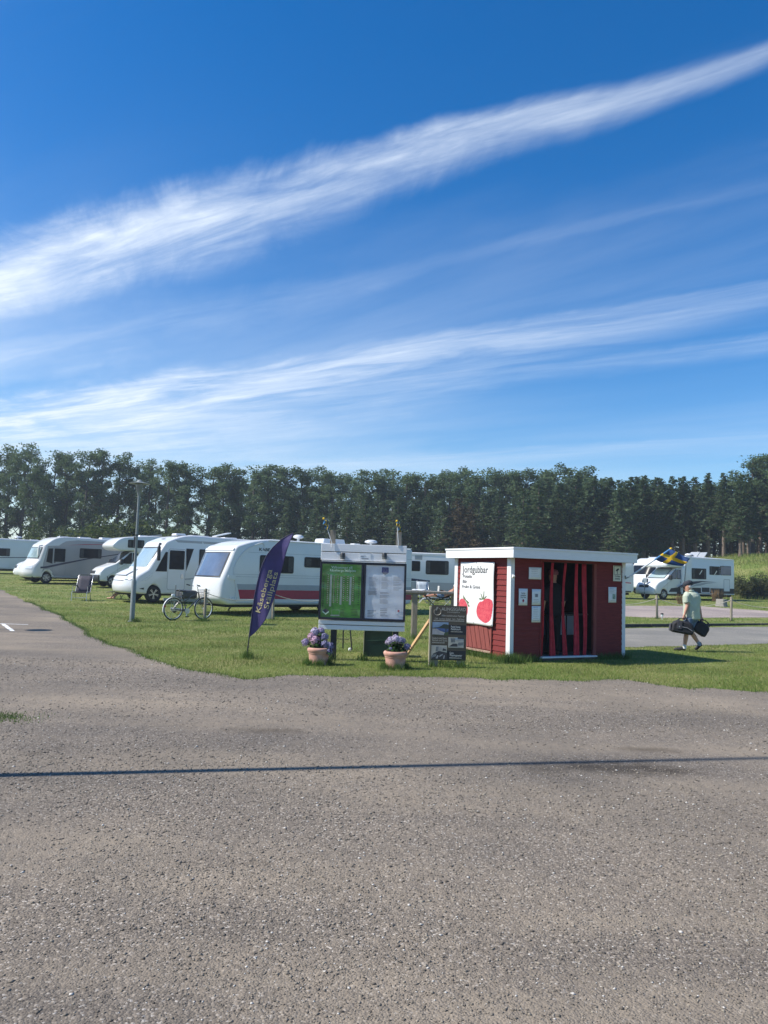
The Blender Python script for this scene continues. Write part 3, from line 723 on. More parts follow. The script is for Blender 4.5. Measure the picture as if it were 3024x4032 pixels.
for k in range(150):
    for pts, x0, x1, y0, y1 in ((big, .5, .98, .05, .42), (small, .01, .28, .09, .39)):
        x, y = q6.uniform(x0, x1), q6.uniform(y0, y1)
        if in_poly(x, y, [(.74+(a-.74)*.9, .24+(b-.24)*.9) if pts is big else (.14+(a-.14)*.85, .24+(b-.24)*.88) for a, b in pts]):
            s_ = .004; m.add([bpt(x-s_, y, .006), bpt(x, y-s_*.8, .006), bpt(x+s_, y, .006), bpt(x, y+s_*.8, .006)], [(0, 1, 2, 3)])
kind(obj('strawberry_seeds', m.mesh('strawberry_seeds', fix=False), SEED, ban), 'stuff')
for (u, v) in ((.02, .985), (.5, .985), (.975, .985), (.45, .02), (.97, .02)):
    p = bpt(u, v, .004); MB().lathe([(.011, 0), (.011, .003), (.006, .004)], 10, Matrix.Translation(p) @ Matrix.Rotation(pi/2, 4, 'X')).build('eyelet', W_['galv'], ban)

# counter inside with notices
ct = thing('sales_counter', 'dark counter inside the kiosk doorway with pale sheets on its front', 'counter', K0+kx*1.55+ky*.95+Vector((0, 0, .056)), KA)
MB().box(-.1, 1.2, 0, .5, 0, .78).build('cabinet', M('dark_counter', (.03, .03, .035), .8, var=.2), ct); MB().box(-.13, 1.23, -.03, .53, .781, .81).build('worktop', W_['greywood'], ct)
for x0, x1, mt in ((.05, .34, M('blue_sheet', (.16, .24, .42), .6)), (.38, .62, W_['paper']), (.66, .9, W_['paper'])):
    MB().box(x0, x1, -.006, -.002, .36, .77).build('counter_sheet', mt, ct)

# flag on a slanting pole
fp0 = K0+kx*(KW+.09)+ky*(-.06)+Vector((0, 0, 1.69))
dd = (P(2643, 2160, y=fp0.y+.25)-fp0); fdir = dd.normalized(); fl = dd.length
flag = thing('national_flag', 'blue and yellow flag hanging from a slanting pole on the kiosk corner', 'flag', fp0)
FB = M('flag_blue', (.015, .055, .17), .75, var=.15, scale=9); FY = M('flag_yellow', (.68, .42, .02), .75, var=.12, scale=9); FBL = M('flag_pole_blue', (.10, .26, .48), .5)
MB().tube([fdir*0, fdir*fl*.60], .017, 10).build('pole', W_['white'], flag, sm=40)
m = MB(); m.tube([fdir*fl*.60, fdir*fl*.74], .019, 10, mi=0); m.tube([fdir*fl*.741, fdir*fl*.81], .020, 10, mi=1); m.tube([fdir*fl*.811, fdir*fl*.97], .019, 10, mi=0)
m.build('sleeve', [FBL, FY], flag, sm=40)
MB().lathe([(.0, -.03), (.026, -.015), (.03, .0), (.02, .02), (.0, .045)], 12, Matrix.Translation(fdir*fl*.99) @ fdir.to_track_quat('Z', 'Y').to_matrix().to_4x4()).build('finial', FY, flag, sm=50)
hz_ = Vector((1, .15, 0)).normalized(); rows = []; n1, n2 = 26, 16
ys_ = P(2640, 2200, y=fp0.y+.2)
def fpx(px, py): return P(px, py, y=fp0.y+.2)-fp0
A0, A1 = fdir*fl*.62, fdir*fl*.97
B0, B1 = fpx(2690, 2229), fpx(2714, 2200)                   # free end, blown to the right
C0_, C1_ = fpx(2622, 2226), fpx(2672, 2178)
for i in range(n1+1):
    u = i/n1; a = (A0*(1-u)**2+C0_*2*u*(1-u)+B0*u*u); b = (A1*(1-u)**2+(C1_+Vector((0, 0, .02)))*2*u*(1-u)+B1*u*u); r = []
    for j in range(n2+1):
        v = j/n2; p = a.lerp(b, v); p = p+Vector((0, .05*sin(u*8+v*3)*u+.025*sin(v*11+u*5), -.015*sin(v*pi)*u)); r.append(p)
    rows.append(r)
m = MB(); m.sheet(rows); k = 0
for i in range(n1):
    for j in range(n2):
        u, v = (i+.5)/n1, (j+.5)/n2; m.m[k] = 1 if (.30 < u < .48 or .40 < v < .62) else 0; k += 1
fo = m.build('flag_cloth', [FB, FY], flag, sm=80); md = fo.modifiers.new('t', 'SOLIDIFY'); md.thickness = .003
def kin(x, y):
    p = Vector((x, y, 0))-K0; a, b = p.dot(kx), p.dot(ky); return -.02 < a < KW+.02 and -.0 < b < KD
NOGRASS.append(kin)
for k in range(26):
    a = k/25*KW; 
    if not dx0-.1 < a < dx1+.1: p = K0+kx*a-ky*.1; TALL.append((p.x, p.y, .14, .17))
for k in range(16):
    p = K0-kx*.1+ky*(k/15*KD); TALL.append((p.x, p.y, .14, .16))
p = K0-kx*.1-ky*.12; TALL += [(p.x, p.y, .3, .22)]*2
# ================================================================== information board
BY = 14.3
def bp(px, py): return P(px, py, y=BY)
b0 = bp(1428, 2590); BC = Vector((b0.x, BY, 0))
ib = thing('information_board', 'white planked information board with two black framed posters and spotlights', 'notice board', BC, radians(-.4))
def bl(px, py): p = bp(px, py)-BC; return p.x, p.z
HW = (bl(1598, 2300)[0]-bl(1260, 2300)[0])/2; BX = (bl(1598, 2300)[0]+bl(1260, 2300)[0])/2
z_top, z_bot = bl(1428, 2143)[1], bl(1428, 2484)[1]
ph = bl(1428, 2215)[1]; pb = bl(1428, 2442)[1]
zs = [z_top, (z_top+ph)/2+.012, ph+.02]
for a, b in ((zs[1], zs[0]), (zs[2], zs[1]), (z_bot+(pb-z_bot)*.50, pb-.012), (z_bot, z_bot+(pb-z_bot)*.50)):
    MB().box(BX-HW, BX+HW, -.02, .01, a+.007, b-.007).build('plank', WPX, ib, bevel=.006)
MB().box(BX-HW+.01, BX+HW-.01, .011, .03, z_bot+.01, z_top-.01).build('backing', W_['greywood'], ib)
MB().box(BX-HW+.02, BX+HW-.02, -.055, -.0205, ph+.002, ph+.016).build('ledge', WPX, ib)
for px in (1313, 1558):
    x = bl(px, 2500)[0]; MB().box(x-.055, x+.055, .031, .13, 0, z_bot+.5).build('leg', W_['plastic'], ib, bevel=.004)
for px, w_, rot in ((1309, .10, .0), (1570, .10, 0)):
    x, z0_ = bl(px, 2145); h_ = .245; MB().box(x-w_/2, x+w_/2, .031, .08, z_top-.25, z_top+h_).build('top_post', W_['postwood'] if px < 1400 else W_['greywood'], ib, bevel=.004)
LSP = M('spotlight_body', (.03, .033, .032), .45, var=.2)
for px in (1350, 1514):
    x, z_ = bl(px, 2189); sp = MB().lathe([(.0, -.058), (.045, -.058), (.045, .048), (.04, .055), (0, .055)], 18, Matrix.Translation((x, -.068, z_))).build('spotlight', LSP, ib, sm=40)
    MB().lathe([(.0456, -.046), (.0456, -.036)], 18, Matrix.Translation((x, -.068, z_))).build('ring', W_['galv'], sp, sm=40)
x0, z0_ = bl(1415, 2204); x1, z1_ = bl(1461, 2179); pl = MB().box(x0, x1, -.027, -.0205, z0_, z1_).build('name_plate', W_['paper'], ib)
m = MB()
for u0, u1, dz in ((.12, .55, .072), (.1, .4, .058), (.12, .8, .03), (.2, .75, .018)): m.box(x0+(x1-x0)*u0, x0+(x1-x0)*u1, -.029, -.0275, z0_+dz-.004, z0_+dz+.004)
kind(m.build('printed_lines', W_['greyink'], pl), 'stuff')
FR = M('black_frame', (.008, .009, .022), .4, var=.2)
GRN = M('poster_green', (.028, .17, .03), .14, var=.3, scale=3.5, col2=(.065, .27, .04), bump=.05, bscale=6, coat=.6)
WHT = M('poster_white', (.60, .63, .68), .2, var=.06, scale=4, bump=.06, bscale=5, coat=.5)
PGREY = M('print_light_grey', (.26, .32, .27), .4, var=.2, scale=20); PBR = M('print_brown', (.10, .075, .03), .4, var=.4, scale=30); PGL = M('print_light_green', (.14, .40, .12), .4)
def poster(xa, xb, mat, nm):
    f = MB(); t = .038
    f.box(xa, xb, -.05, -.021, pb, pb+t); f.box(xa, xb, -.05, -.021, ph-t-.004, ph-.004)
    f.box(xa, xa+t, -.0495, -.021, pb+t, ph-t-.004); f.box(xb-t, xb, -.0495, -.021, pb+t, ph-t-.004)
    F_ = f.build('poster_frame', FR, ib, bevel=.003)
    a, b, c, d = xa+t, xb-t, pb+t, ph-t-.004
    rows = [[(a+(b-a)*u/12, -.030-.003*sin(u*1.3+v*.9)-.002*sin(v*1.7), c+(d-c)*v/16) for u in range(13)] for v in range(17)]
    MB().sheet(rows).build('poster', mat, F_, sm=80)
    return F_, (lambda u, v, off=.0375: Vector((a+(b-a)*u, -off, c+(d-c)*v))), b-a, d-c
xm = bl(1430, 2330)[0]
Fg, gp, gw, gh = poster(BX-HW-.006, xm-.004, GRN, 'g'); Fw, wp, ww, wh = poster(xm+.004, BX+HW+.004, WHT, 'w')
def ptext(F_, pf, s_, size, u, v, mat, sx=.9, bold=.0006, align='CENTER'):
    obj('lettering', map_me(text_me(s_, size, sx, align, bold=bold), lambda c: pf(u, v)+Vector((c.x, 0, c.y))), mat, F_)
def prect(mb, pf, u0, u1, v0, v1, off=.0372, mi=0):
    mb.add([pf(u0, v0, off), pf(u1, v0, off), pf(u1, v1, off), pf(u0, v1, off)], [(0, 1, 2, 3)], mi)
PW_ = M('print_pale_green_white', (.50, .68, .50), .4)
ptext(Fg, gp, 'Välkommen till', .068, .5, .935, PW_, .95, .0006); ptext(Fg, gp, 'Kåseberga Ställplats', .068, .53, .882, PW_, .9, .0006)
m = MB(); prect(m, gp, .13, .46, .80, .803); prect(m, gp, .13, .46, .85, .853); prect(m, gp, .13, .133, .8, .85); prect(m, gp, .458, .461, .8, .85)
colx = [.16, .31, .41, .56, .66, .80]
for i in range(15):
    v = .775-i*.0375; prect(m, gp, .10, .86, v-.017, v-.0155) if 0 < i < 14 else None
for x in (.25, .36, .61, .86): prect(m, gp, x, x+.003, .26, .77)
m.build('map_grid', PGL, Fg)
m = MB()
for x in (.235, .495, .735): prect(m, gp, x-.026, x+.026, .20 if x < .4 else .24, .80 if x < .3 else .765, .0376)
m.build('map_lanes', PGREY, Fg)
m = MB(); m2 = MB(); q7 = random.Random(8)
for ci, x in enumerate(colx):
    for i in range(15):
        v = .79-i*.0375-(.02 if ci else 0)
        if ci > 2 and i > 12 or (ci and i > 13): continue
        prect(m, gp, x-.028, x+.03, v-.010, v+.009, .0378); prect(m2, gp, x-.008, x+.012, v-.003, v+.006, .0384)
kind(m.build('map_pitches', PBR, Fg), 'stuff'); kind(m2.build('map_pitch_dots', PW_, Fg), 'stuff')
m = MB()
for i in range(13): prect(m, gp, .035, .065, .20+i*.045, .222+i*.045); prect(m, gp, .925, .965, .24+i*.042, .26+i*.042)
for i in range(5): prect(m, gp, .50, .60, .04+i*.025, .05+i*.025); prect(m, gp, .76, .93, .04+i*.027, .05+i*.027)
kind(m.build('map_legend', M('print_dark_green', (.012, .05, .012), .4), Fg), 'stuff')
m = MB(); prect(m, gp, .25, .48, .025, .045); prect(m, gp, .28, .47, .05, .14, .0375); prect(m, gp, .285, .465, .054, .136, .038, 1); m.build('map_building', [PGREY, GRN], Fg)
m = MB(); m.add([gp(.05, .12), gp(.13, .07), gp(.21, .12), gp(.13, .16)], [(0, 1, 2, 3)]); m.add([gp(.05, .12, .038), gp(.13, .07, .038), gp(.13, .045, .038), gp(.05, .09, .038)], [(0, 1, 2, 3)], 1); m.add([gp(.13, .07, .038), gp(.21, .12, .038), gp(.21, .09, .038), gp(.13, .045, .038)], [(0, 1, 2, 3)], 1)
m.build('map_house', [W_['dplastic'], PW_], Fg)
# right poster: crest, columns of text
CR = M('crest_blue_print', (.035, .035, .16), .4); CRS = M('crest_silver_print', (.20, .20, .22), .4)
sh = [(.415, .965), (.585, .965), (.59, .87), (.56, .845), (.50, .825), (.44, .845), (.41, .87)]
MB().add([wp(a, b) for a, b in sh], [tuple(range(7))]).build('crest', CR, Fw)
m = MB()
for k in range(24):
    a0, a1 = 2*pi*k/24, 2*pi*(k+1)/24
    for R1, R2 in ((.040, .046), (.020, .026)): m.add([wp(.5, .915, .038)+Vector((R*cos(a), 0, R*sin(a))) for R, a in ((R1, a0), (R2, a0), (R2, a1), (R1, a1))], [(0, 1, 2, 3)])
m.add([wp(a, b, .038) for a, b in ((.41, .868), (.59, .868), (.56, .845), (.50, .825), (.44, .845))], [(0, 1, 2, 3, 4)])
m.build('crest_ring', CRS, Fw)
m = MB(); q8 = random.Random(3)
for c0, c1, vt, n in ((.08, .32, .77, 15), (.41, .63, .78, 14), (.72, .95, .79, 16)):
    for i in range(n):
        if q8.random() < .15: continue
        prect(m, wp, c0, c1-q8.uniform(0, .08), vt-i*.0165-.0022, vt-i*.0165+.0022)
for i in range(6): prect(m, wp, .07, .30-q8.uniform(0, .04), .515-i*.014-.003, .515-i*.014+.003)
for i in range(13):
    if i in (2, 7): continue
    prect(m, wp, .38, .62-q8.uniform(0, .06), .49-i*.0165-.003, .49-i*.0165+.003)
for i, (a, b) in enumerate(((.07, .29), (.07, .21), (.07, .20), (.07, .24), (.07, .22))): prect(m, wp, a, b, .145-i*.028-.006, .145-i*.028+.006)
for i, (a, b) in enumerate(((.40, .58), (.40, .58), (.40, .57), (.40, .53), (.40, .60))): prect(m, wp, a, b, .185-i*.032-.006, .185-i*.032+.006)
kind(m.build('printed_lines', W_['greyink'], Fw), 'stuff')
m = MB()
for a in ((.36, .365, .50, .80), (.66, .665, .50, .80), (.36, .68, .497, .50), (.345, .68, .215, .218), (.795, .96, .06, .062), (.795, .797, .06, .24), (.958, .96, .06, .24), (.795, .96, .24, .242)): prect(m, wp, *a)
kind(m.build('sheet_edges', M('print_pale_grey', (.42, .44, .48), .5), Fw), 'stuff')
m = MB(); prect(m, wp, .85, .90, .135, .175); m.build('red_stamp', M('print_dull_red', (.42, .12, .14), .5), Fw)
m = MB()
for a, b in (((.81, .21), (.81, .09)), ((.81, .09), (.875, .075)), ((.875, .075), (.945, .09)), ((.945, .09), (.945, .21)), ((.945, .21), (.81, .21))):
    m.tube([wp(*a, .0375), wp(*b, .0375)], .0016, 4)
m.build('badge_outline', W_['greyink'], Fw)
# pennants stuck on top
for i, (px, py, lab) in enumerate(((1275, 2042, 'tattered blue and yellow pennant on the brown post of the board'), (1563, 2052, 'rolled blue and yellow pennant on the grey post of the board'))):
    base = bp(px+(32 if i == 0 else 5), 2135); t0 = bp(px, py); fn = thing('small_flag', lab, 'flag', base, 0, 'pennants on the information board')
    tl = t0-base; MB().tube([(0, -.03, -.09), (0, -.03, 0), tl*.5+Vector((0, -.02, 0)), tl], .007, 6).build('stick', W_['white'], fn)
    MB().lathe([(0, -.024), (.018, -.016), (.024, 0), (.018, .016), (0, .024)], 12, Matrix.Translation(tl)).build('knob', FY, fn, sm=60)
    m = MB(); rows = []; q9 = random.Random(5+i)
    for a in range(13):
        t_ = a/12; z = tl.z-.03-t_*(.165 if i == 0 else .155); xc = tl.x+(.012+.045*t_ if i == 0 else .01+.06*t_**1.5); wd = (.05+.05*sin(t_*pi)) if i == 0 else (.045+.025*sin(t_*pi))
        rows.append([(xc+wd*(u/10-.35)+.012*sin(a*.9+i), -.015+.03*sin(u*1.5+a*.7+i*2), z+.02*sin(u*.8+a)) for u in range(11)])
    m.sheet(rows); k = 0
    for a in range(12):
        for u in range(10): m.m[k] = 1 if (a in (5, 6) or u in (6, 7) or (i == 1 and a > 9) or (i == 1 and a in (2, 3))) else 0; k += 1
    pn = m.build('pennant', [M('pennant_blue', (.015, .13, .30), .6, var=.2, scale=20), M('pennant_yellow', (.62, .45, .05), .6)], fn, sm=80)
    md = pn.modifiers.new('t', 'SOLIDIFY'); md.thickness = .002
# grill and green cabinet behind the board
gr = thing('charcoal_grill', 'black wheeled grill half hidden behind the information board', 'grill', P(1365, 2545, y=15.9)*1 if False else Vector((P(1350, 2500, y=16.0).x, 16.0, 0)))
gm_ = W_['plastic']
MB().lathe([(.05, .72), (.2, .66), (.27, .78), (.28, .86)], 20).build('bowl', gm_, gr, sm=40); MB().lathe([(.285, .865), (.27, .98), (.15, 1.08), (.0, 1.1)], 20).build('lid', gm_, gr, sm=40)
for x, y in ((-.2, -.12), (.2, -.12), (.0, .2)): MB().tube([(x*.6, y*.6, .72), (x, y, .03)], .014, 8).build('leg', gm_, gr)
for x in (.22,): 
    wh_ = MB().lathe([(.0, -.02), (.03, -.02), (.042, 0), (.03, .02), (0, .02)], 16, Matrix.Translation((x-.06, -.14, .045)) @ Matrix.Rotation(pi/2, 4, 'Y') @ Matrix.Rotation(.5, 4, 'X')).build('wheel', W_['paper'], gr, sm=40)
MB().tube([(-.13, -.12, .25), (.13, -.12, .25)], .008, 6).build('crossbar', gm_, gr)
gc = thing('green_cabinet', 'dark green panelled box with pale left edge under the information board', 'cabinet', Vector((P(1485, 2590, y=15.0).x, 15.0, 0)))
DG = M('dark_green_panel', (.008, .035, .022), .4, var=.3, scale=3)
MB().box(-.26, .28, 0, .45, 0.0, .62).build('body', DG, gc, bevel=.01)
MB().box(-.275, -.261, -.015, .46, .0, .66).build('side_panel', wood('pale_yellow_edge', (.5, .47, .3), (.62, .6, .42)), gc)
m = MB(); m.tube([(-.24, -.004, .30), (.26, -.004, .34)], .005, 6); m.tube([(.03, -.004, .36), (.24, -.004, .1)], .004, 6); m.build('seam', M('green_seam', (.015, .06, .04), .5), gc)
for px in (1302, 1430, 1558): p = bp(px, 2590); TALL.append((p.x, BY+.05, .16, .17))

# ================================================================== planters with hydrangeas
TER = M('terracotta', (.46, .22, .155), .9, var=.14, scale=5, bump=.15, bscale=50, col2=(.60, .36, .285))
SOIL = M('potting_soil', (.018, .013, .01), .95, var=.4, scale=40, bump=.8)
HL = leafm('hydrangea_leaf', (.04, .085, .022), .25, .4)
FLO = {'pink': M('floret_pink', (.42, .22, .33), .7, var=.25, scale=30, col2=(.62, .42, .52)), 'violet': M('floret_violet', (.23, .17, .33), .7, var=.3, scale=30, col2=(.44, .36, .52)),
       'blue': M('floret_blue_violet', (.13, .12, .24), .7, var=.3, scale=30, col2=(.28, .27, .42)), 'lilac': M('floret_lilac', (.38, .32, .46), .7, var=.25, scale=30, col2=(.56, .5, .62))}
def planter(px, py, lab, plab, heads, seed):
    loc = P(px, py, z=0); loc.z = 0; t = thing('plant_pot', lab, 'pot', loc, 0, 'terracotta pots before the board')
    prof = [(.0, .0), (.178, .0), (.185, .012), (.186, .03), (.178, .036), (.196, .19), (.206, .197), (.206, .212), (.213, .22), (.224, .238), (.232, .262), (.226, .285), (.21, .297), (.192, .297), (.188, .27), (0, .26)]
    MB().lathe(prof[:-2]+[(.188, .25)], 40).build('pot_body', TER, t, sm=45)
    MB().lathe([(.187, .245), (.1, .258), (0, .262)], 24).build('soil', SOIL, t, sm=60)
    t.scale = (.9, .9, 1.0); pt = thing('hydrangea', plab, 'plant', loc+Vector((0, 0, .255)), 0, 'potted hydrangeas'); pt.scale = (.88, .88, .9)
    q = random.Random(seed); st = MB(); lf = MB(); lfs = []
    for (hx, hy, hz, hr, col) in heads:
        m = MB()
        for k in range(150):
            d = Vector((q.gauss(0, 1), q.gauss(0, 1), q.gauss(0, 1)+.35)).normalized(); c_ = Vector((hx, hy, hz))+d*hr*q.uniform(.72, 1.12)*Vector((1, 1, .85)).length/1.65
            a = d.orthogonal().normalized(); b = d.cross(a); s_ = hr*q.uniform(.17, .26); ph_ = q.uniform(0, 1.5)
            for e in range(4):
                an = ph_+e*pi/2; u = a*cos(an)+b*sin(an); w2 = d.cross(u)
                m.add([c_, c_+u*s_*.6+w2*s_*.45+d*s_*.2, c_+u*s_*1.1+d*s_*.1, c_+u*s_*.6-w2*s_*.45+d*s_*.2], [(0, 1, 2, 3)])
        m.lathe([(0, -.5*hr), (.45*hr, -.3*hr), (.58*hr, 0), (.42*hr, .35*hr), (0, .5*hr)], 10, Matrix.Translation((hx, hy, hz)))
        m.build('flower_head', FLO[col], pt, fix=False)
        st.tube([(hx*.15, hy*.15, 0), (hx*.6, hy*.6, hz*.55), (hx, hy, hz-.3*hr)], .006, 6)
        for k in range(20):
            t_ = q.uniform(.12, 1.02); base = Vector((hx*t_*.9, hy*t_*.9, hz*t_*.92)); an = q.uniform(0, 2*pi); u = Vector((cos(an), sin(an), q.uniform(-.15, .5))).normalized(); L_ = q.uniform(.08, .14); w2 = u.cross(Vector((0, 0, 1))).normalized()*L_*.33; dn = Vector((0, 0, -1))
            pts = [base, base+u*L_*.35+w2+dn*.0, base+u*L_*.75+w2*.8+dn*.015, base+u*L_*1.05+dn*.035, base+u*L_*.75-w2*.8+dn*.015, base+u*L_*.35-w2, base+u*L_*.5+dn*-.012]
            lf.add(pts, [(0, 1, 6), (1, 2, 6), (2, 3, 6), (3, 4, 6), (4, 5, 6), (5, 0, 6)])
    st.build('stems', M('hydrangea_stem', (.06, .08, .03), .7), pt)
    kind(lf.build('leaves', HL, pt, fix=False), 'stuff')
    for a in range(12): TALL.append((loc.x+.2*cos(a), loc.y+.2*sin(a)-.03, .09, .13))
planter(1254, 2617, 'terracotta pot with lush violet hydrangea spilling over its rim', 'large violet and pink hydrangea drooping over one side of its pot',
        [(-.27, -.02, .13, .075, 'violet'), (-.16, 0, .24, .08, 'pink'), (-.08, -.06, .17, .09, 'pink'), (-.10, .04, .33, .085, 'lilac'), (.02, .08, .35, .07, 'violet'), (.10, .0, .24, .08, 'blue'), (.12, -.07, .10, .085, 'blue'), (.21, -.05, .07, .085, 'blue'), (.2, -.1, -.02, .07, 'blue'), (.0, .1, .2, .07, 'violet')], 1)
planter(1556, 2633, 'terracotta pot with compact lilac hydrangea beside the slanting plank', 'compact lilac and blue hydrangea with one drooping blue head',
        [(-.10, -.02, .24, .075, 'lilac'), (-.01, -.04, .27, .08, 'lilac'), (.07, -.03, .25, .07, 'lilac'), (.12, .03, .23, .075, 'blue'), (.02, .05, .25, .07, 'violet'), (-.1, -.1, .09, .035, 'blue'), (.22, -.02, .13, .07, 'blue'), (-.16, .03, .2, .05, 'lilac')], 2)

# ================================================================== advertising sign with prop
SY = 13.7
s0 = P(1760, 2622, y=SY); SL = Vector((s0.x, SY, 0))
sg = thing('advertising_sign', 'brown upright advertising board for a farm with spa, gym and padel', 'sign', SL, radians(2))
def slc(px, py): p = P(px, py, y=SY)-SL; return p.x, p.z
sx0, sz1 = slc(1700, 2383); sx1, sz0 = slc(1834, 2602)
BRN = M('sign_brown', (.085, .066, .045), .45, var=.08, scale=3); BLK = M('sign_dark_navy', (.010, .012, .02), .4); LT = M('sign_pale_print', (.42, .39, .33), .5); LT2 = M('sign_white_print', (.62, .62, .6), .5)
MB().box(sx0, sx1, -.012, .0, sz0, sz1).build('panel', BRN, sg, bevel=.002)
for x in (sx0-.002, sx1-.155): MB().box(x, x+.14, .001, .045, 0, sz0+.6).build('leg', W_['postwood'], sg, bevel=.004)
MB().box(sx0-.03, sx0-.003, -.01, .09, 0, sz1-.02).build('side_stile', wood('pale_stile', (.34, .29, .2), (.46, .41, .3)), sg, bevel=.003)
sw, shh = sx1-sx0, sz1-sz0
def sp_(u, v, off=.0145): return Vector((sx0+sw*u, -off, sz0+shh*v))
def stext(s_, size, u, v, mat, sx=.85, bold=.0003, align='CENTER', sh_=0): obj('lettering', map_me(text_me(s_, size, sx, align, bold=bold, shear=sh_), lambda c: sp_(u, v)+Vector((c.x, 0, c.y))), mat, sg)
def srect(mb, u0, u1, v0, v1, off=.0140, mi=0): mb.add([sp_(u0, v0, off), sp_(u1, v0, off), sp_(u1, v1, off), sp_(u0, v1, off)], [(0, 1, 2, 3)], mi)
for a_ in ((.49, .985, .475, .648), (.005, .045, .48, .65), (.003, .99, .005, .178)): m = MB(); srect(m, *a_); m.build('dark_field', BLK, sg)
stext('ALINGSGÅRD', .080, .625, .935, LT, .88, .0008); stext('www.alingsgard.se', .036, .62, .885, LT, .85); stext('900m mot/direction Peppinge', .044, .61, .815, LT, .78, .0006)
stext('Café · Inomhus Spabad · Gym · Padel bana', .044, .51, .757, LT, .70, .0006)
for i, (s_, z_) in enumerate((('Padel bana', .052), ('Padelcourt', .052))): stext(s_, z_, .555, .615-i*.043, LT2, .75, .0004, 'LEFT', .1 if i else 0)
for i, (s_, z_) in enumerate((('Spabad med Bastu', .050), ('Spabath and Sauna', .050))): stext(s_, z_, .03, .40-i*.041, LT, .72, .0004, 'LEFT')
for i, (s_, z_) in enumerate((('Gym', .050), ('Trainingcenter', .050))): stext(s_, z_, .535, .135-i*.043, LT2, .75, .0004, 'LEFT', .1 if i else 0)
m = MB(); q = random.Random(6)
for (u, v_, n_) in ((.06, .722, 22), (.555, .525, 9), (.03, .315, 9), (.535, .045, 9)):     # print too small to read
    for k in range(n_): L_ = q.uniform(.022, .044); srect(m, u, u+L_, v_-.006, v_+.006+q.uniform(0, .005), .0146); u += L_+.006
kind(m.build('small_print', LT, sg, fix=False), 'stuff')
PC = [M('photo_sky', (.10, .17, .30), .4, col2=(.32, .42, .52), scale=4), M('photo_trees', (.03, .045, .035), .4), M('photo_court_blue', (.05, .09, .22), .4, var=.4, scale=18), M('photo_paving', (.34, .33, .34), .4, var=.2, scale=12),
      M('photo_lawn', (.05, .075, .035), .4), M('photo_wall', (.34, .33, .31), .4, var=.25, scale=9), M('photo_dark', (.035, .035, .045), .4, var=.5, scale=25), M('photo_grey', (.16, .17, .18), .4, var=.4, scale=20), M('photo_cream', (.45, .42, .36), .4, var=.15, scale=9)]
m = MB()
def photo(u0, u1, v0, v1, items):
    for (mi, pts) in items: m.add([sp_(u0+(u1-u0)*a, v0+(v1-v0)*b, .0142+.0002*len(m.f)) for a, b in pts], [tuple(range(len(pts)))], mi)
R4 = [(0, 0), (1, 0), (1, 1), (0, 1)]
photo(.03, .485, .455, .695, [(0, R4), (1, [(0, .55), (.4, .62), (.55, .72), (.7, .86), (.9, .84), (1, .8), (1, .45), (0, .45)]), (2, [(.25, .55), (1, .5), (1, .15), (.2, .4)]), (4, [(0, 0), (1, 0), (1, .3), (.6, .1), (.1, .25)]), (3, [(0, .05), (0, .5), (.3, .48), (.75, .12), (.72, .02), (.3, .05)]), (8, [(.42, .28), (.5, .33), (.8, .2), (.72, .12)]), (1, [(.82, .2), (.87, .2), (.87, .75), (.82, .75)])])
photo(.49, .93, .235, .425, [(8, R4), (0, [(.15, .9), (1, .97), (1, .7), (.15, .75)]), (7, [(.17, .5), (.45, .5), (.45, .9), (.17, .9)]), (5, [(.5, .6), (1, .62), (1, .8), (.5, .8)]), (6, [(.05, .1), (.3, .38), (.55, .4), (.62, .1)]), (7, [(.55, .2), (.95, .25), (1, .55), (.65, .5)]), (3, [(.6, .08), (.72, .08), (.72, .22), (.6, .22)]), (6, [(.6, .85), (1, .85), (1, 1), (.6, 1)])])
photo(.015, .455, .015, .27, [(8, R4), (6, [(0, 0), (1, 0), (1, .5), (.5, .6), (.12, .4)]), (5, [(.3, .95), (.95, .9), (.95, .62), (.4, .6)]), (7, [(.28, .55), (.45, .6), (.47, .92), (.3, .88)]), (7, [(.05, .3), (.35, .42), (.3, .2), (0, .1)]), (3, [(.55, .3), (.75, .4), (.72, .3), (.52, .15)]), (3, [(.28, .08), (.4, .05), (.48, .25), (.4, .3)]), (3, [(.78, .05), (.84, .05), (.88, .3), (.82, .3)]), (6, [(.72, .62), (.95, .62), (.95, .72), (.75, .8)])])
m.build('photo_prints', PC, sg, fix=False)
m = MB(); ring = [sp_(.165, .90)+Vector((.062*cos(a), 0, .062*sin(a)-.012)) for a in [radians(-215+k*10) for k in range(30)]]
m.tube(ring, [.0015+.0025*abs(sin(k/29*pi)) for k in range(30)], 4)
for k in range(7):
    c_ = sp_(.125+.006*k, .905+.008*k); m.add([c_, c_+Vector((-.014, 0, .012)), c_+Vector((-.008, 0, .026)), c_+Vector((.003, 0, .012))], [(0, 1, 2, 3)]); m.add([c_, c_+Vector((.014, 0, .01)), c_+Vector((.012, 0, .024)), c_+Vector((.001, 0, .012))], [(0, 1, 2, 3)])
m.build('ear_logo', LT, sg, fix=False)
a = P(1692, 2445, y=SY+.25)-SL; b = P(1592, 2580, y=SY+.75)-SL; b.z = .02
MB().bar(a, b, .035, .135, (0, 1, .2)).build('prop_plank', W_['newwood'], sg, bevel=.004)
for x in (sx0, sx1-.08, .0): TALL.append((SL.x+x, SY-.02, .16, .16))

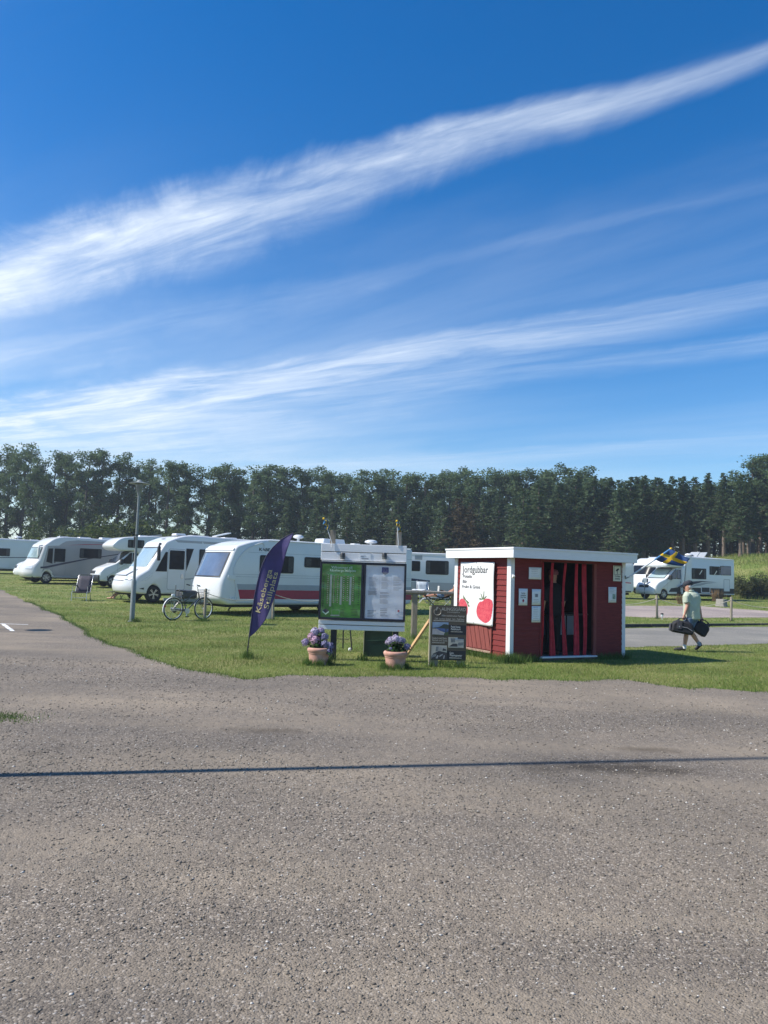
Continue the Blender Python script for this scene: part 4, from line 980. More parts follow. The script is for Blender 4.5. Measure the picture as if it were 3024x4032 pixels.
# ================================================================== tall wooden table with hose
TYY = 19.6; t0 = P(1640, 2330, y=TYY); tb = thing('standing_table', 'tall rough timber table beside the kiosk', 'table', Vector((t0.x, TYY, 0)))
th_ = t0.z+.02; MB().box(-.32, 1.55, -.1, .6, th_-.055, th_).build('table_top', W_['greywood'], tb, bevel=.005)
MB().box(-.30, .25, -.06, .56, th_-.10, th_-.056).build('top_batten', W_['greywood'], tb)
for x, y in ((-.03, .0), (.95, .02), (-.03, .5), (1.4, .5)): MB().box(x-.065, x+.065, y-.065, y+.065, 0, th_-.10 if x < .2 else th_-.056).build('leg', W_['postwood'], tb, bevel=.006)
ho = thing('garden_hose', 'black hose looped below the tall timber table', 'hose', Vector((t0.x+.55, TYY+.1, th_-.06)))
MB().tube([(-.35, 0, 0), (-.28, -.02, -.12), (-.1, 0, -.28), (-.2, .03, -.55), (-.22, .02, -.8)], .012, 8).build('hose_loop', W_['plastic'], ho, sm=60)
MB().tube([(-.1, 0, 0), (.05, -.03, -.1), (.28, 0, -.06), (.4, .03, -.22), (.42, 0, -.5), (.35, 0, -.75)], .012, 8).build('hose_loop', W_['plastic'], ho, sm=60)
MB().tube([(-.34, .05, -.05), (.0, .05, -.18), (.3, .05, -.03)], .012, 8).build('hose_loop', W_['plastic'], ho, sm=60)
pb_ = thing('paper_bag_heap', 'crumpled pale paper lying on the tall timber table', 'paper', Vector((t0.x+.05, TYY+.2, th_+.001)))
q = random.Random(4); MB().sheet([[(-.16+.06*i, -.1+.05*j, .012+q.uniform(0, .035)) for i in range(7)] for j in range(5)]).build('crumpled_sheet', W_['paper'], pb_)
TALL.append((t0.x-.03, TYY-.05, .2, .2))

# ================================================================== feather flag
FYY = 14.05; f0 = P(972, 2590, y=FYY); FL = Vector((f0.x, FYY, 0))
ff = thing('feather_flag', 'tall purple feather flag with gold lettering stuck in the lawn', 'flag', FL)
def c3(cx, cy): return 750+cx/3.016, 2050+cy/3.016
def fpt(cx, cy): p = P(*c3(cx, cy), y=FYY)-FL; return p
pole = [(670, 1630), (683, 1500), (697, 1385), (722, 1200), (742, 1040), (762, 900), (795, 740), (832, 590), (870, 490), (905, 415), (978, 318), (1080, 222), (1150, 182), (1225, 147)]
trail = [(697, 1385), (730, 1365), (780, 1315), (835, 1255), (885, 1195), (930, 1100), (965, 1010), (1000, 900), (1040, 750), (1068, 630), (1110, 480), (1150, 350), (1190, 240), (1225, 147)]
PUR = M('flag_purple', (.048, .034, .135), .6, var=.15, scale=5, bump=.1, bscale=40); PURD = M('flag_sleeve_navy', (.018, .014, .06), .6)
PT = [fpt(*p) for p in pole]; TR = [fpt(*p) for p in trail]
def along(pl, t):
    f = t*(len(pl)-1); i = min(int(f), len(pl)-2); return pl[i].lerp(pl[i+1], f-i)
def fwave(p): return .05*sin(p.x*9+p.z*2.2)*min(1, max(0, (p.x-along_x(p.z))*4)) 
def along_x(z):
    for a, b in zip(PT, PT[1:]):
        if a.z <= z <= b.z: return a.x+(b.x-a.x)*(z-a.z)/(b.z-a.z)
    return PT[-1].x
MB().tube(PT[:3], .011, 10).build('ground_spike', W_['plastic'], ff, sm=40)
MB().tube([PT[1]+Vector((0, 0, -.01)), PT[1]+Vector((0, 0, .01))], .02, 10).build('collar', W_['plastic'], ff)
MB().tube(PT[2:], [.012]*3+[.012-.0006*k for k in range(len(PT)-5)], 8).build('pole', PURD, ff, sm=60)
rows = []
for i in range(49):
    t = i/48; a = along(PT[2:], t); z = a.z; b = None
    for k in range(len(TR)-1):
        if TR[k].z <= z <= TR[k+1].z: b = TR[k].lerp(TR[k+1], (z-TR[k].z)/(TR[k+1].z-TR[k].z))
    if b is None: b = TR[-1]
    r = []
    for j in range(17):
        p = a.lerp(b, j/16); p = Vector((p.x, fwave(p), p.z)); r.append(p)
    rows.append(r)
fo = MB().sheet(rows).build('flag_cloth', PUR, ff, sm=80); md = fo.modifiers.new('t', 'SOLIDIFY'); md.thickness = .002
GOLD = M('gold_print', (.52, .44, .22), .5, var=.08)
def ftext(s_, p0, p1, size):
    A, B = fpt(*p0), fpt(*p1); u = (B-A).normalized(); v = Vector((-u.z, 0, u.x)); me = text_me(s_, size, 1.0, 'LEFT', bold=.0006); xs = [q.co.x for q in me.vertices]; k = (B-A).length/(max(xs)-min(xs)); x0 = min(xs)
    def f(c):
        p = A+u*((c.x-x0)*k)+v*(c.y*1.05); return Vector((p.x, fwave(p)-.006, p.z))
    obj('lettering', map_me(me, f), GOLD, ff)
ftext('Kåseberga', (803, 1088), (945, 580), .125); ftext('Ställplats', (905, 1045), (1012, 612), .12)
TALL += [(FL.x+.05, FYY, .22, .15), (FL.x, FYY, .1, .2)]
# ================================================================== campers and caravans
# local frame: +x is the front, +y the vehicle's left side, z up, origin on the ground in the middle
def nose_f(x, y, L, w, c, ln):
    return -c*(abs(2*y/w)**2.6)*sst(L/2-ln, L/2, x)
def offset_poly(pts, d):
    n = len(pts); out = []
    ar = sum(pts[i][0]*pts[(i+1) % n][1]-pts[(i+1) % n][0]*pts[i][1] for i in range(n)); sg_ = 1 if ar > 0 else -1
    for i in range(n):
        p = Vector(pts[i]); a = (p-Vector(pts[i-1])); b = (Vector(pts[(i+1) % n])-p)
        if a.length < 1e-6 or b.length < 1e-6: out.append(tuple(p)); continue
        na = Vector((-a.y, a.x)).normalized()*sg_; nb_ = Vector((-b.y, b.x)).normalized()*sg_
        m = na+nb_; m = m/max(.35, m.dot(m)/2) if m.length > 1e-6 else na
        out.append((p.x+m.x*d, p.y+m.y*d))
    return out
class Veh:
    def __init__(s, name, label, cat, L, w, c=.0, ln=1.6, group='campers parked on the lawn'):
        s.L, s.w, s.c, s.ln = L, w, c, ln; s.root = thing(name, label, cat, group=group)
    def at(s, x, y, rz): s.root.location = (x, y, tz(x, y)); s.root.rotation_euler = (0, 0, rz); return s
    def body(s, name, pts, mat, w=None, r=.07, parent=None, mid=0):
        w = w or s.w; P1 = fillet(pts, 5); P2 = []; m = MB(); st = []
        for i_, p_ in enumerate(P1):                          # short steps along the outline so that the nose curves evenly
            q_ = P1[(i_+1) % len(P1)]; d_ = sqrt((q_[0]-p_[0])**2+(q_[1]-p_[1])**2); k_ = max(1, int(d_/.16)) if s.c else 1
            P2 += [(p_[0]+(q_[0]-p_[0])*j/k_, p_[1]+(q_[1]-p_[1])*j/k_) for j in range(k_)]
        k = 4
        for i in range(k+1):
            a = pi/2*i/k; st.append((-(w/2-r)-r*cos(a), r*(1-sin(a))))
        inner = [-(w/2-r)*t for t in (.95, .9, .84, .77, .69, .6, .5, .4, .3, .2, .1, 0)] if s.c else []
        st += [(y, 0) for y in inner]; st += [(-y, o) for y, o in reversed(st) if abs(y) > 1e-6]
        rows = []
        for y, o in st:
            Q = offset_poly(P2, o); rows.append([(x+nose_f(x, y, s.L, w, s.c, s.ln), y, z) for x, z in Q])
        n = len(P2); vs = [p for r_ in rows for p in r_]; fs = []
        for i in range(len(rows)-1):
            for j in range(n): fs.append((i*n+j, i*n+(j+1) % n, (i+1)*n+(j+1) % n, (i+1)*n+j))
        fs.append(tuple(range(n))); fs.append(tuple((len(rows)-1)*n+j for j in range(n)))
        m.add(vs, fs); return m.build(name, mat, parent or s.root, sm=38)
    def panel(s, name, poly, mat, side=1, t=.012, w=None, parent=None, base=.0):
        w = w or s.w; m = MB()
        sh = lambda x: x+nose_f(x, w/2, s.L, w, s.c, s.ln)
        m.prism(poly, lambda p: (sh(p[0]), side*(w/2+base-.004), p[1]), lambda p: (sh(p[0]), side*(w/2+base+t), p[1])); return m.build(name, mat, parent or s.root)
    def window(s, x0, z0, x1, z1, r=.06, side=1, w=None, fr='plastic', pane='glass', t=.02, label='window', rim=.035):
        f = s.panel(label, rrect(x0, z0, x1, z1, r), W_[fr], side, t, w)
        s.panel('pane', rrect(x0+rim, z0+rim, x1-rim, z1-rim, r*.8), W_[pane], side, .006, w, f, t+.001)
        if pane == 'glass' and x1-x0 > .6:
            for a, b in ((x0+rim+.01, x0+rim+.14*(x1-x0)), (x1-rim-.16*(x1-x0), x1-rim-.01)): s.panel('curtain', rrect(a, z0+rim+.02, b, z1-rim-.02, .02), W_['curtain'], side, .002, w, f, t+.007)
        return f
    def polywin(s, poly, side=1, pane='glass', w=None, name='cab_window', rim=.03, fr='plastic'):
        f = s.panel(name, poly, W_[fr], side, .008, w); q = offset_poly(poly, -rim if False else rim)
        s.panel('pane', q, W_[pane], side, .005, w, f, .009); return f
    def front(s, name, line, y0, y1, mat, off=.008, w=None, parent=None, n=12, th=.012, yt=None):     # sheet on the front, following the nose
        l2 = []
        for a_, b_ in zip(line, line[1:]):
            k_ = max(1, int(sqrt((a_[0]-b_[0])**2+(a_[1]-b_[1])**2)/.12)); l2 += [(a_[0]+(b_[0]-a_[0])*j/k_, a_[1]+(b_[1]-a_[1])*j/k_) for j in range(k_)]
        line = l2+[line[-1]]
        w = w or s.w; rows = []; rows2 = []; m = len(line)
        for i, (x, z) in enumerate(line):
            a = Vector(line[max(0, i-1)]); b = Vector(line[min(m-1, i+1)]); d = (b-a).normalized(); nx, nz = d.y, -d.x
            if nx < 0 and nz < 0 or (nx+nz) < 0: nx, nz = -nx, -nz
            r1, r2 = [], []; ya, yb = (y0, y1) if yt is None else (y0+(yt[0]-y0)*i/(m-1), y1+(yt[1]-y1)*i/(m-1))
            for k in range(n+1):
                y = ya+(yb-ya)*k/n; X = x+nose_f(x, y, s.L, w, s.c, s.ln)
                r1.append((X+nx*off, y, z+nz*off)); r2.append((X+nx*(off-th), y, z+nz*(off-th)))
            rows.append(r1); rows2.append(r2)
        mb = MB(); mb.sheet(rows); mb.sheet(rows2); nr, nc = len(rows), n+1; q = nr*nc
        for i in range(nr-1): mb.f += [(i*nc, q+i*nc, q+(i+1)*nc, (i+1)*nc), (i*nc+nc-1, (i+1)*nc+nc-1, q+(i+1)*nc+nc-1, q+i*nc+nc-1)]; mb.m += [0, 0]
        for j in range(nc-1): mb.f += [(j, j+1, q+j+1, q+j), ((nr-1)*nc+j, q+(nr-1)*nc+j, q+(nr-1)*nc+j+1, (nr-1)*nc+j+1)]; mb.m += [0, 0]
        return mb.build(name, mat, parent or s.root, sm=50)
    def wheel(s, x, r=.34, wd=.22, yin=.02, w=None, spokes=5, rimr=.62, steel=False):
        w = w or s.w; x += nose_f(x, w/2, s.L, w, s.c, s.ln)
        for side in (1, -1):
            y = side*(w/2-yin-wd/2); Mx = Matrix.Translation((x, y, r)) @ Matrix.Rotation(-side*pi/2, 4, 'X')
            if side == 1: s.well(x, w=w)
            t = MB().lathe([(r*.55, -wd/2), (r*.9, -wd/2), (r*.985, -wd*.36), (r, -wd*.2), (r, wd*.2), (r*.985, wd*.36), (r*.9, wd/2), (r*rimr, wd/2), (r*rimr*.97, wd*.38), (r*.5, wd*.30)], 28, Mx).build('wheel', W_['rubber'], s.root, sm=35)
            rim = MB(); rr_ = r*rimr; rim.lathe([(0, wd*.22), (rr_*.25, wd*.26), (rr_*.93, wd*.24), (rr_*.99, wd*.42), (rr_*.92, wd*.44), (rr_*.86, wd*.30)], 28, Mx)
            rm = rim.build('rim', W_['dplastic'] if not steel else W_['alu'], t, sm=40)
            sp = MB()
            for k in range(spokes):
                a = 2*pi*k/spokes+.3; d = Vector((cos(a), sin(a), 0)); e = Vector((-d.y, d.x, 0)); z = wd*.36
                for da in (-.13, .13):
                    d2 = Vector((cos(a+da), sin(a+da), 0)); pts = [d*rr_*.12+e*rr_*.08*np.sign(da), d2*rr_*.95+e*rr_*.07, d2*rr_*.95-e*rr_*.07, d*rr_*.12-e*rr_*.06]
                    sp.add([Mx @ Vector((p.x, p.y, z)) for p in pts]+[Mx @ Vector((p.x, p.y, z-.02)) for p in pts], [(0, 1, 2, 3), (4, 7, 6, 5), (0, 4, 5, 1), (1, 5, 6, 2), (2, 6, 7, 3), (3, 7, 4, 0)])
            sp.lathe([(0, wd*.36), (rr_*.2, wd*.40), (rr_*.2, wd*.3)], 14, Mx)
            sp.build('spokes', W_['alu'], t)
    def well(s, x, r=.385, z=.345, w=None, raw=True):
        w = w or s.w; n = 14
        for sd_ in (1, -1):
            pl_ = [(x+.45*cos(pi*k/n), z-.01+.45*sin(pi*k/n)) for k in range(n+1)]
            MB().prism(pl_, lambda p: (p[0], sd_*(w/2-.12), p[1]), lambda p: (p[0], sd_*(w/2-.14), p[1])).build('wheel_well', W_['dirt'], s.root)
    def under(s, x0, x1, z0=.22, z1=.5, w=None): MB().box(x0, x1, -(w or s.w)/2+.12, (w or s.w)/2-.12, z0, z1).build('chassis', W_['dirt'], s.root)
    def roofbox(s, x, y, z, lx, ly, h, mat='white', name='roof_vent'):
        v = rrect(x-lx/2, y-ly/2, x+lx/2, y+ly/2, .06); m = MB(); m.prism(v, lambda p: (p[0], p[1], z-.02), lambda p: (x+(p[0]-x)*.88, y+(p[1]-y)*.88, z+h)); return m.build(name, W_[mat], s.root, bevel=.015)
    def dish(s, x, y, z, r=.3):
        m = MB().lathe([(0, -.0), (.05, 0), (.05, .14), (r*.6, .15), (r, .19), (r*.9, .25), (r*.5, .29), (0, .30)], 20, Matrix.Translation((x, y, z))); return m.build('satellite_dome', W_['white'], s.root, sm=45)
    def stripe(s, poly, mat, side=1, t=.003, name='stripe'): return s.panel(name, poly, W_[mat], side, t)
    def rail(s, z, x0, x1, mat='alu', side=1, h=.03): MB().box(x0, x1, side*(s.w/2)-.01, side*(s.w/2+.02), z-h/2, z+h/2).build('awning_rail', W_[mat], s.root)
    def door(s, x0, z0, x1, z1, r=.07, side=1, win=None, mat='white', knob=True):
        # outline: four slim gaskets, then the leaf
        poly = rrect(x0, z0, x1, z1, r); d = s.panel('door', poly, W_['dgrey'], side, .005)
        s.panel('leaf', offset_poly(poly, .014), W_[mat], side, .006, None, d, .004)
        if win: s.panel('door_window', rrect(*win, .05), W_['plastic'], side, .008, None, d, .011); s.panel('pane', offset_poly(rrect(*win, .05), .025), W_['glass'], side, .004, None, d, .020)
        if knob: s.panel('handle', rrect(x1-.17, (z0+z1)/2-.10, x1-.07, (z0+z1)/2-.01, .03), W_['dplastic'], side, .03, None, d, .008)
        return d
def arch(xc, r, z0, n=12):                                   # wheel opening from right to left, in profile points
    r -= .055; return [(xc+r*cos(pi*k/n), z0+r*sin(pi*k/n), 0) for k in range(n+1)]

# ---- vehicle 1: large white caravan with a maroon band
v = Veh('touring_caravan', 'large white caravan with maroon band and sloping front window, beside the purple flag', 'caravan', 8.6, 2.45, .26, 1.4)
hl = 4.3
arc = arch(-.25, .40, .33)
pts = [(-hl, .42, .12), (-hl, 2.60, .16), (hl-1.75, 2.66, .8), (hl-.66, 2.36, .25), (hl-.54, 2.20, .08), (hl-.03, 1.12, .25), (hl, .50, .15), (hl-.35, .33, .1)]
pts += [(.37, .33, 0)]+[(a, b, 0) for a, b, _ in arc]+[(-.87, .33, 0), (-hl+.3, .33, .1)]
v.body('body', pts, W_['white'], r=.10)
v.front('front_window', [(hl-.096, 1.26), (hl-.512, 2.14)], -1.06, 1.06, W_['plastic'], .014); v.front('front_pane', [(hl-.115, 1.30), (hl-.493, 2.10)], -1.02, 1.02, W_['glassg'], .022)
v.front('front_ridge', [(hl-.54, 2.20), (hl-.60, 2.28)], -1.16, 1.16, W_['white'], .03, th=.05)
v.stripe([(-hl+.03, .86), (hl-.78, .86), (hl-.72, 1.05), (-hl+.03, 1.05)], 'mgrey'); v.stripe([(-hl+.03, .54), (hl-.90, .54), (hl-.79, .858), (-hl+.03, .858)], 'maroon')
v.stripe([(-hl+.03, 1.30), (hl-.5, 1.30), (hl-.49, 1.31), (-hl+.03, 1.31)], 'mgrey'); v.stripe([(-hl+.03, 1.38), (hl-.5, 1.38), (hl-.49, 1.39), (-hl+.03, 1.39)], 'mgrey')
v.stripe([(-hl+.03, .40), (hl-.7, .40), (hl-.7, .415), (-hl+.03, .415)], 'mgrey'); v.stripe([(hl-1.2, 2.165), (-hl+.03, 2.165), (-hl+.03, 2.155), (hl-1.2, 2.155)], 'mgrey')
m = MB(); ed = fillet([(hl-1.95, 2.62, .5), (hl-1.1, 2.28, .3), (hl-.62, 1.6, .4), (hl-.82, .95, .3), (hl-.80, .42, .1)], 6)[0:]
ed = [p for p in ed if True]; m.tube([(a, 1.225+.012, b) for a, b in ed], .016, 6); m.build('edge_trim', W_['white'], v.root, sm=60)
v.window(1.25, 1.46, 2.62, 2.08, .06); v.window(-.75, 1.70, .80, 2.08, .06); v.window(-3.7, 1.46, -2.4, 2.06, .06)
v.rail(2.60, -hl+.1, 2.3)
for a in (('KABE', 2.45, 2.27, .15),): obj('lettering', map_me(text_me(a[0], a[3], 1.25, bold=.004), lambda c: Vector((a[1]-c.x, 1.225+.006, a[2]+c.y))), W_['plastic'], v.root)
v.front('lettering_front', [(hl-1.02, 2.42), (hl-1.06, 2.445)], -.85, -.6, W_['dgrey'], .004, th=.003)
v.panel('marker_lamp', rrect(hl-.62, 1.20, hl-.25, 1.35, .05), W_['white'], 1, .03); v.panel('corner_lamp', rrect(hl-.75, .48, hl-.35, .60, .04), W_['lamp'], 1, .02)
pt_ = v.panel('socket', rrect(-.35, .60, -.22, .73, .06), W_['white'], 1, .05)
MB().tube([(-.28, 1.29, .60), (-.30, 1.31, .3), (-.35, 1.33, .03)], .008, 6).build('power_cable', W_['dplastic'], v.root)
v.wheel(-.25, .33, .2, .03, steel=True); v.under(-hl+.3, hl-.5, .25, .45)
for x in (-2.9, 2.5): 
    for y in (-.85, .85): MB().bar((x, y, .36), (x+.25, y, .02), .05, .04).build('stabiliser', W_['dplastic'], v.root)
m = MB(); m.bar((hl-.4, -.6, .42), (hl+1.25, 0, .46), .06, .09); m.bar((hl-.4, .6, .42), (hl+1.25, 0, .46), .06, .09); m.build('drawbar', W_['galv'], v.root)
MB().tube([(hl+.85, 0, .1), (hl+.85, 0, .95)], .025, 8).build('jockey_post', W_['galv'], v.root); MB().lathe([(0, -.04), (.08, -.04), (.1, 0), (.08, .04), (0, .04)], 14, Matrix.Translation((hl+.85, 0, .1)) @ Matrix.Rotation(pi/2, 4, 'X')).build('jockey_wheel', W_['rubber'], v.root)
MB().box(hl+.15, hl+.75, -.3, .3, .5, .78).build('hitch_cover', W_['dplastic'], v.root, bevel=.08)
v.roofbox(1.6, .2, 2.63, .5, .5, .05); v.roofbox(.6, -.1, 2.63, .8, .6, .06, 'mgrey'); v.dish(.55, .3, 2.63, .2)
ac = v.roofbox(-1.0, .1, 2.62, 1.1, .7, .22, 'white', 'air_conditioner'); v.roofbox(-2.0, .4, 2.61, .35, .35, .1); v.roofbox(-2.8, .1, 2.61, .9, .6, .07, 'mgrey'); v.dish(-2.7, .5, 2.6, .26)
v.roofbox(-3.3, -.2, 2.6, .6, .5, .08)
KF = P(897, 2384, y=26.4); KR = P(1617, 2387, y=31.2); dv = (KF-KR); dv.z = 0; du = dv.normalized(); sd = Vector((-du.y, du.x, 0))
mid = KR+du*(8.6/2-.05)-sd*(2.45/2); v.at(mid.x, mid.y, atan2(du.y, du.x))

# ---- vehicle 2: white integrated motorhome with dark rimmed windows
def place_front(v, px, py_ground, heading, xl, yl):          # put local ground point (xl, yl) where the photo shows it
    xl += nose_f(xl, v.w/2, v.L, v.w, v.c, v.ln); g_ = P(px, py_ground); c_, s_ = cos(heading), sin(heading); v.at(g_.x-(c_*xl-s_*yl), g_.y-(s_*xl+c_*yl), heading)
v = Veh('integrated_motorhome', 'white integrated motorhome with big sloping windscreen and black wing mirror', 'motorhome', 7.2, 2.3, .42, 2.2)
hl = 3.6; ax = hl-1.05
pts = [(-hl, .40, .1), (-hl, 2.78, .15), (hl-2.5, 2.86, .5), (hl-1.62, 2.52, .4), (hl-1.5, 2.36, .08), (hl-.72, 1.36, .06), (hl-.12, 1.04, .2), (hl-.02, .62, .2), (hl-.10, .38, .1), (ax+.62, .34, .03)]
pts += [(a, b, 0) for a, b, _ in arch(ax, .44, .34)]+[(ax-.62, .34, 0), (-1.12, .34, 0)]+[(a, b, 0) for a, b, _ in arch(-1.75, .42, .34)]+[(-2.38, .34, 0)]
v.body('body', pts, W_['white'], r=.09)
wl = [(hl-.80, 1.42), (hl-1.0, 1.69), (hl-1.25, 2.02), (hl-1.46, 2.30)]
v.front('windscreen', wl, -1.0, 1.0, W_['plastic'], .014, yt=(-.92, .92)); v.front('windscreen_blind', [(x-.0, z+.03) if i == 0 else ((x, z-.02) if i == 3 else (x, z)) for i, (x, z) in enumerate(wl)], -.95, .95, W_['glassb'], .024, yt=(-.88, .88))
v.front('bonnet', [(hl-.68, 1.345), (hl-.4, 1.225), (hl-.16, 1.09)], -.62, .62, W_['white'], .015)
v.front('grille', [(hl-.075, .78), (hl-.085, .88)], -.62, .62, W_['plastic'], .006); v.front('air_intake', [(hl-.085, .46), (hl-.07, .53)], -.5, .5, W_['plastic'], .006)
v.front('number_plate', [(hl-.06, .60), (hl-.065, .71)], -.26, .26, W_['paper'], .012)
for s_ in (1, -1):
    poly = [(hl-.25, .86), (hl-.50, .98), (hl-.92, 1.24), (hl-.86, 1.05), (hl-.55, .88)]
    hlamp = v.front('headlight', [(hl-.08, .92), (hl-.16, 1.03), (hl-.32, 1.12)], s_*.66, s_*1.04, W_['lamp'], .014, n=6)
    v.panel('headlight', poly, W_['lamp'], s_, .012)
    v.panel('fog_lamp', [(hl-.45, .52), (hl-.22, .56), (hl-.45, .6)], W_['plastic'], s_, .01)
for s_ in (1,):
    v.polywin([(hl-1.05, 1.28), (hl-1.72, 1.28), (hl-1.72, 2.10), (hl-1.60, 2.10)], s_)
    v.polywin([(hl-2.62, 1.32), (hl-2.92, 2.28), (hl-2.58, 2.28)], s_, name='quarter_window')
    d = v.door(hl-2.58, .52, hl-1.76, 2.24, .10, s_, (hl-2.52, 1.38, hl-1.82, 2.18), knob=False); v.panel('handle', rrect(hl-2.50, 1.0, hl-2.38, 1.2, .05), W_['alu'], s_, .03)
v.window(hl-4.62, 1.48, hl-3.18, 2.28, .05); v.window(-3.3, 1.48, -2.2, 2.2, .05)
v.stripe([(hl-1.55, .99), (hl-2.5, 1.0), (hl-3.6, 1.10), (hl-4.6, 1.30), (hl-4.6, 1.22), (hl-3.6, 1.03), (hl-2.5, .94)], 'mgrey'); v.stripe([(hl-2.2, 2.52), (hl-3.3, 2.52), (hl-3.3, 2.62), (hl-2.05, 2.62)], 'mgrey'); v.stripe([(hl-3.36, 2.52), (hl-6.6, 2.52), (hl-6.6, 2.60), (hl-3.30, 2.62)], 'mgrey')
v.panel('fuel_cap', [(hl-2.92+.1*cos(a), .90+.1*sin(a)) for a in [k*pi/8 for k in range(16)]], W_['white'], 1, .012)
v.panel('locker_door', rrect(hl-5.0, .5, hl-3.6, .95, .05), W_['white'], 1, .012); v.panel('service_hatch', rrect(hl-3.3, .5, hl-2.95, .75, .04), W_['white'], 1, .012)
MB().tube([(hl-1.45, 1.15, 2.42), (hl-1.3, 1.42, 2.42), (hl-1.25, 1.46, 2.3)], .045, 8).build('mirror_arm', W_['plastic'], v.root, sm=60); MB().box(hl-1.33, hl-1.2, 1.37, 1.53, 1.72, 2.32).build('wing_mirror', W_['plastic'], v.root, bevel=.05)
v.front('cap_badge', [(hl-1.95, 2.68), (hl-2.05, 2.71)], -.16, .16, W_['mgrey'], .008)
v.wheel(ax, .35, .22, .02, spokes=5, rimr=.68); v.wheel(-1.75, .35, .22, .02, rimr=.68); v.under(-hl+.2, hl-.4, .28, .5)
v.roofbox(hl-2.55, .35, 2.86, .5, .5, .07); v.roofbox(hl-3.6, 0, 2.85, .9, .6, .06, 'mgrey'); m = MB().bar((hl-4.2, .4, 2.9), (hl-4.9, .4, 3.08), .45, .04); m.build('open_hatch', W_['white'], v.root); v.roofbox(-1.5, 0, 2.83, .7, .5, .07)
HD = radians(180+38)
place_front(v, 601, 2376, HD, ax, 1.05)

# ---- coach-built vans with a short bonnet (two of them)
def van(name, label, L, w, capk, Hh, cw=1.92, bump='plastic', blind=True, luton=True):
    v = Veh(name, label, 'motorhome', L, cw, .22, 1.3); hl = L/2; v.hl = hl; ax = hl-.88
    # cab
    pts = [(hl-2.7, .36, 0), (hl-2.7, 2.10, .05), (hl-1.95, 2.10, .15), (hl-1.05, 1.36, .08), (hl-.28, 1.10, .18), (hl-.06, .88, .12), (hl-.02, .66, .05), (hl-.08, .36, .06), (ax+.58, .34, 0)]
    pts += [(a, b, 0) for a, b, _ in arch(ax, .40, .34)]+[(ax-.60, .34, 0)]
    v.body('cab', pts, W_['white'], cw, .08)
    v.front('windscreen', [(hl-1.06, 1.38), (hl-1.4, 1.66), (hl-1.86, 2.04)], -.82, .82, W_['plastic'], .008, cw, yt=(-.70, .70)); gl = 'glassb' if blind else 'glass'
    v.front('pane', [(hl-1.10, 1.42), (hl-1.4, 1.66), (hl-1.82, 2.0)], -.78, .78, W_[gl], .014, cw, yt=(-.66, .66))
    v.front('grille', [(hl-.04, .72), (hl-.06, .86), (hl-.10, .92)], -.45, .45, W_['plastic'], .008, cw); v.front('bumper', [(hl-.05, .34), (hl-.0, .42), (hl+.0, .62), (hl-.03, .68)], -.90, .90, W_[bump], .035, cw, th=.06)
    v.front('number_plate', [(hl-.0, .45), (hl-.0, .55)], -.26, .26, W_['paper'], .045, cw); v.front('badge', [(hl-.06, .80), (hl-.07, .90)], -.06, .06, W_['chrome'], .012, cw, n=3)
    for s_ in (1, -1):
        v.front('headlight', [(hl-.05, .76), (hl-.10, .90), (hl-.22, 1.02)], s_*.50, s_*.86, W_['lamp'], .012, cw, n=5)
        v.polywin([(hl-1.22, 1.36), (hl-1.95, 1.36), (hl-1.95, 2.00), (hl-1.86, 2.00)], s_, w=cw, pane='glass' if not blind else 'glassg'); v.panel('quarter_window', [(hl-1.98, 1.36), (hl-2.55, 1.36), (hl-2.55, 1.98), (hl-1.98, 2.0)], W_['plastic'], s_, .008, cw)
        v.panel('quarter_pane', [(hl-2.02, 1.40), (hl-2.51, 1.40), (hl-2.51, 1.95), (hl-2.02, 1.96)], W_['glass' if not blind else 'glassg'], s_, .004, cw, None, .009)
        v.panel('door_seam', [(hl-1.18, .5), (hl-1.165, .5), (hl-1.165, 1.34), (hl-1.18, 1.34)], W_['mgrey'], s_, .003, cw); v.panel('door_handle', rrect(hl-2.48, 1.10, hl-2.3, 1.20, .03), W_['plastic'], s_, .03, cw)
        MB().box(hl-1.42, hl-1.26, s_*cw/2+.02 if s_ > 0 else -cw/2-.26, cw/2+.26 if s_ > 0 else -cw/2-.02, 1.30, 1.62).build('wing_mirror', W_['plastic'], v.root, bevel=.06)
        v.panel('side_moulding', [(hl-.5, .42), (hl-.52, .62), (ax+.42, .62), (ax+.40, .42)], W_[bump], s_, .02, cw)
    v.wheel(ax, .33, .2, .02, cw, rimr=.62, steel=True)
    # living box
    v2 = Veh.__new__(Veh); v2.L, v2.w, v2.c, v2.ln, v2.root = L, w, .0, 1, v.root; rx = -hl+1.55
    tail = [(a, b, 0) for a, b, _ in arch(rx, .40, .36)]
    if luton: top = [(-hl, 2.92, .12), (hl-3.0, 3.02, .5), (hl-1.25, 2.86, .7), (hl-.62, 2.42, .2), (hl-.72, 2.20, .16), (hl-1.2, 2.08, .2), (hl-2.15, 2.10, .05), (hl-2.3, 1.9, .05), (hl-2.32, .36, .03)]
    else: top = [(-hl, 2.82, .12), (hl-2.6, 2.92, .03), (hl-2.62, 2.5, .03), (hl-2.32, 2.1, .1), (hl-2.32, .36, .03)]
    v2.c, v2.ln = (.30, 1.4) if luton else (0, 1)
    v2.body('living_box', [(-hl, .38, .08)]+top+[(rx+.62, .36, 0)]+tail+[(rx-.62, .36, 0)], W_['white'], w, .09)
    v2.under(-hl+.2, hl-2, .25, .5); v2.wheel(rx, .33, .2, .03, w, rimr=.62, steel=True)
    v.b = v2; return v, v2
v, b = van('overcab_motorhome', 'white motorhome with bulging overcab bed, short bonnet and black bumper', 6.4, 2.25, 0, 3.0, blind=False)
hl = v.hl; b.window(hl-2.55, 2.28, hl-1.62, 2.74, .06, side=1); b.window(-1.6, 1.45, -.3, 2.1, .06); b.panel('grab_rail', rrect(hl-2.6, 1.7, hl-2.45, 2.1, .05), W_['white'], 1, .04)
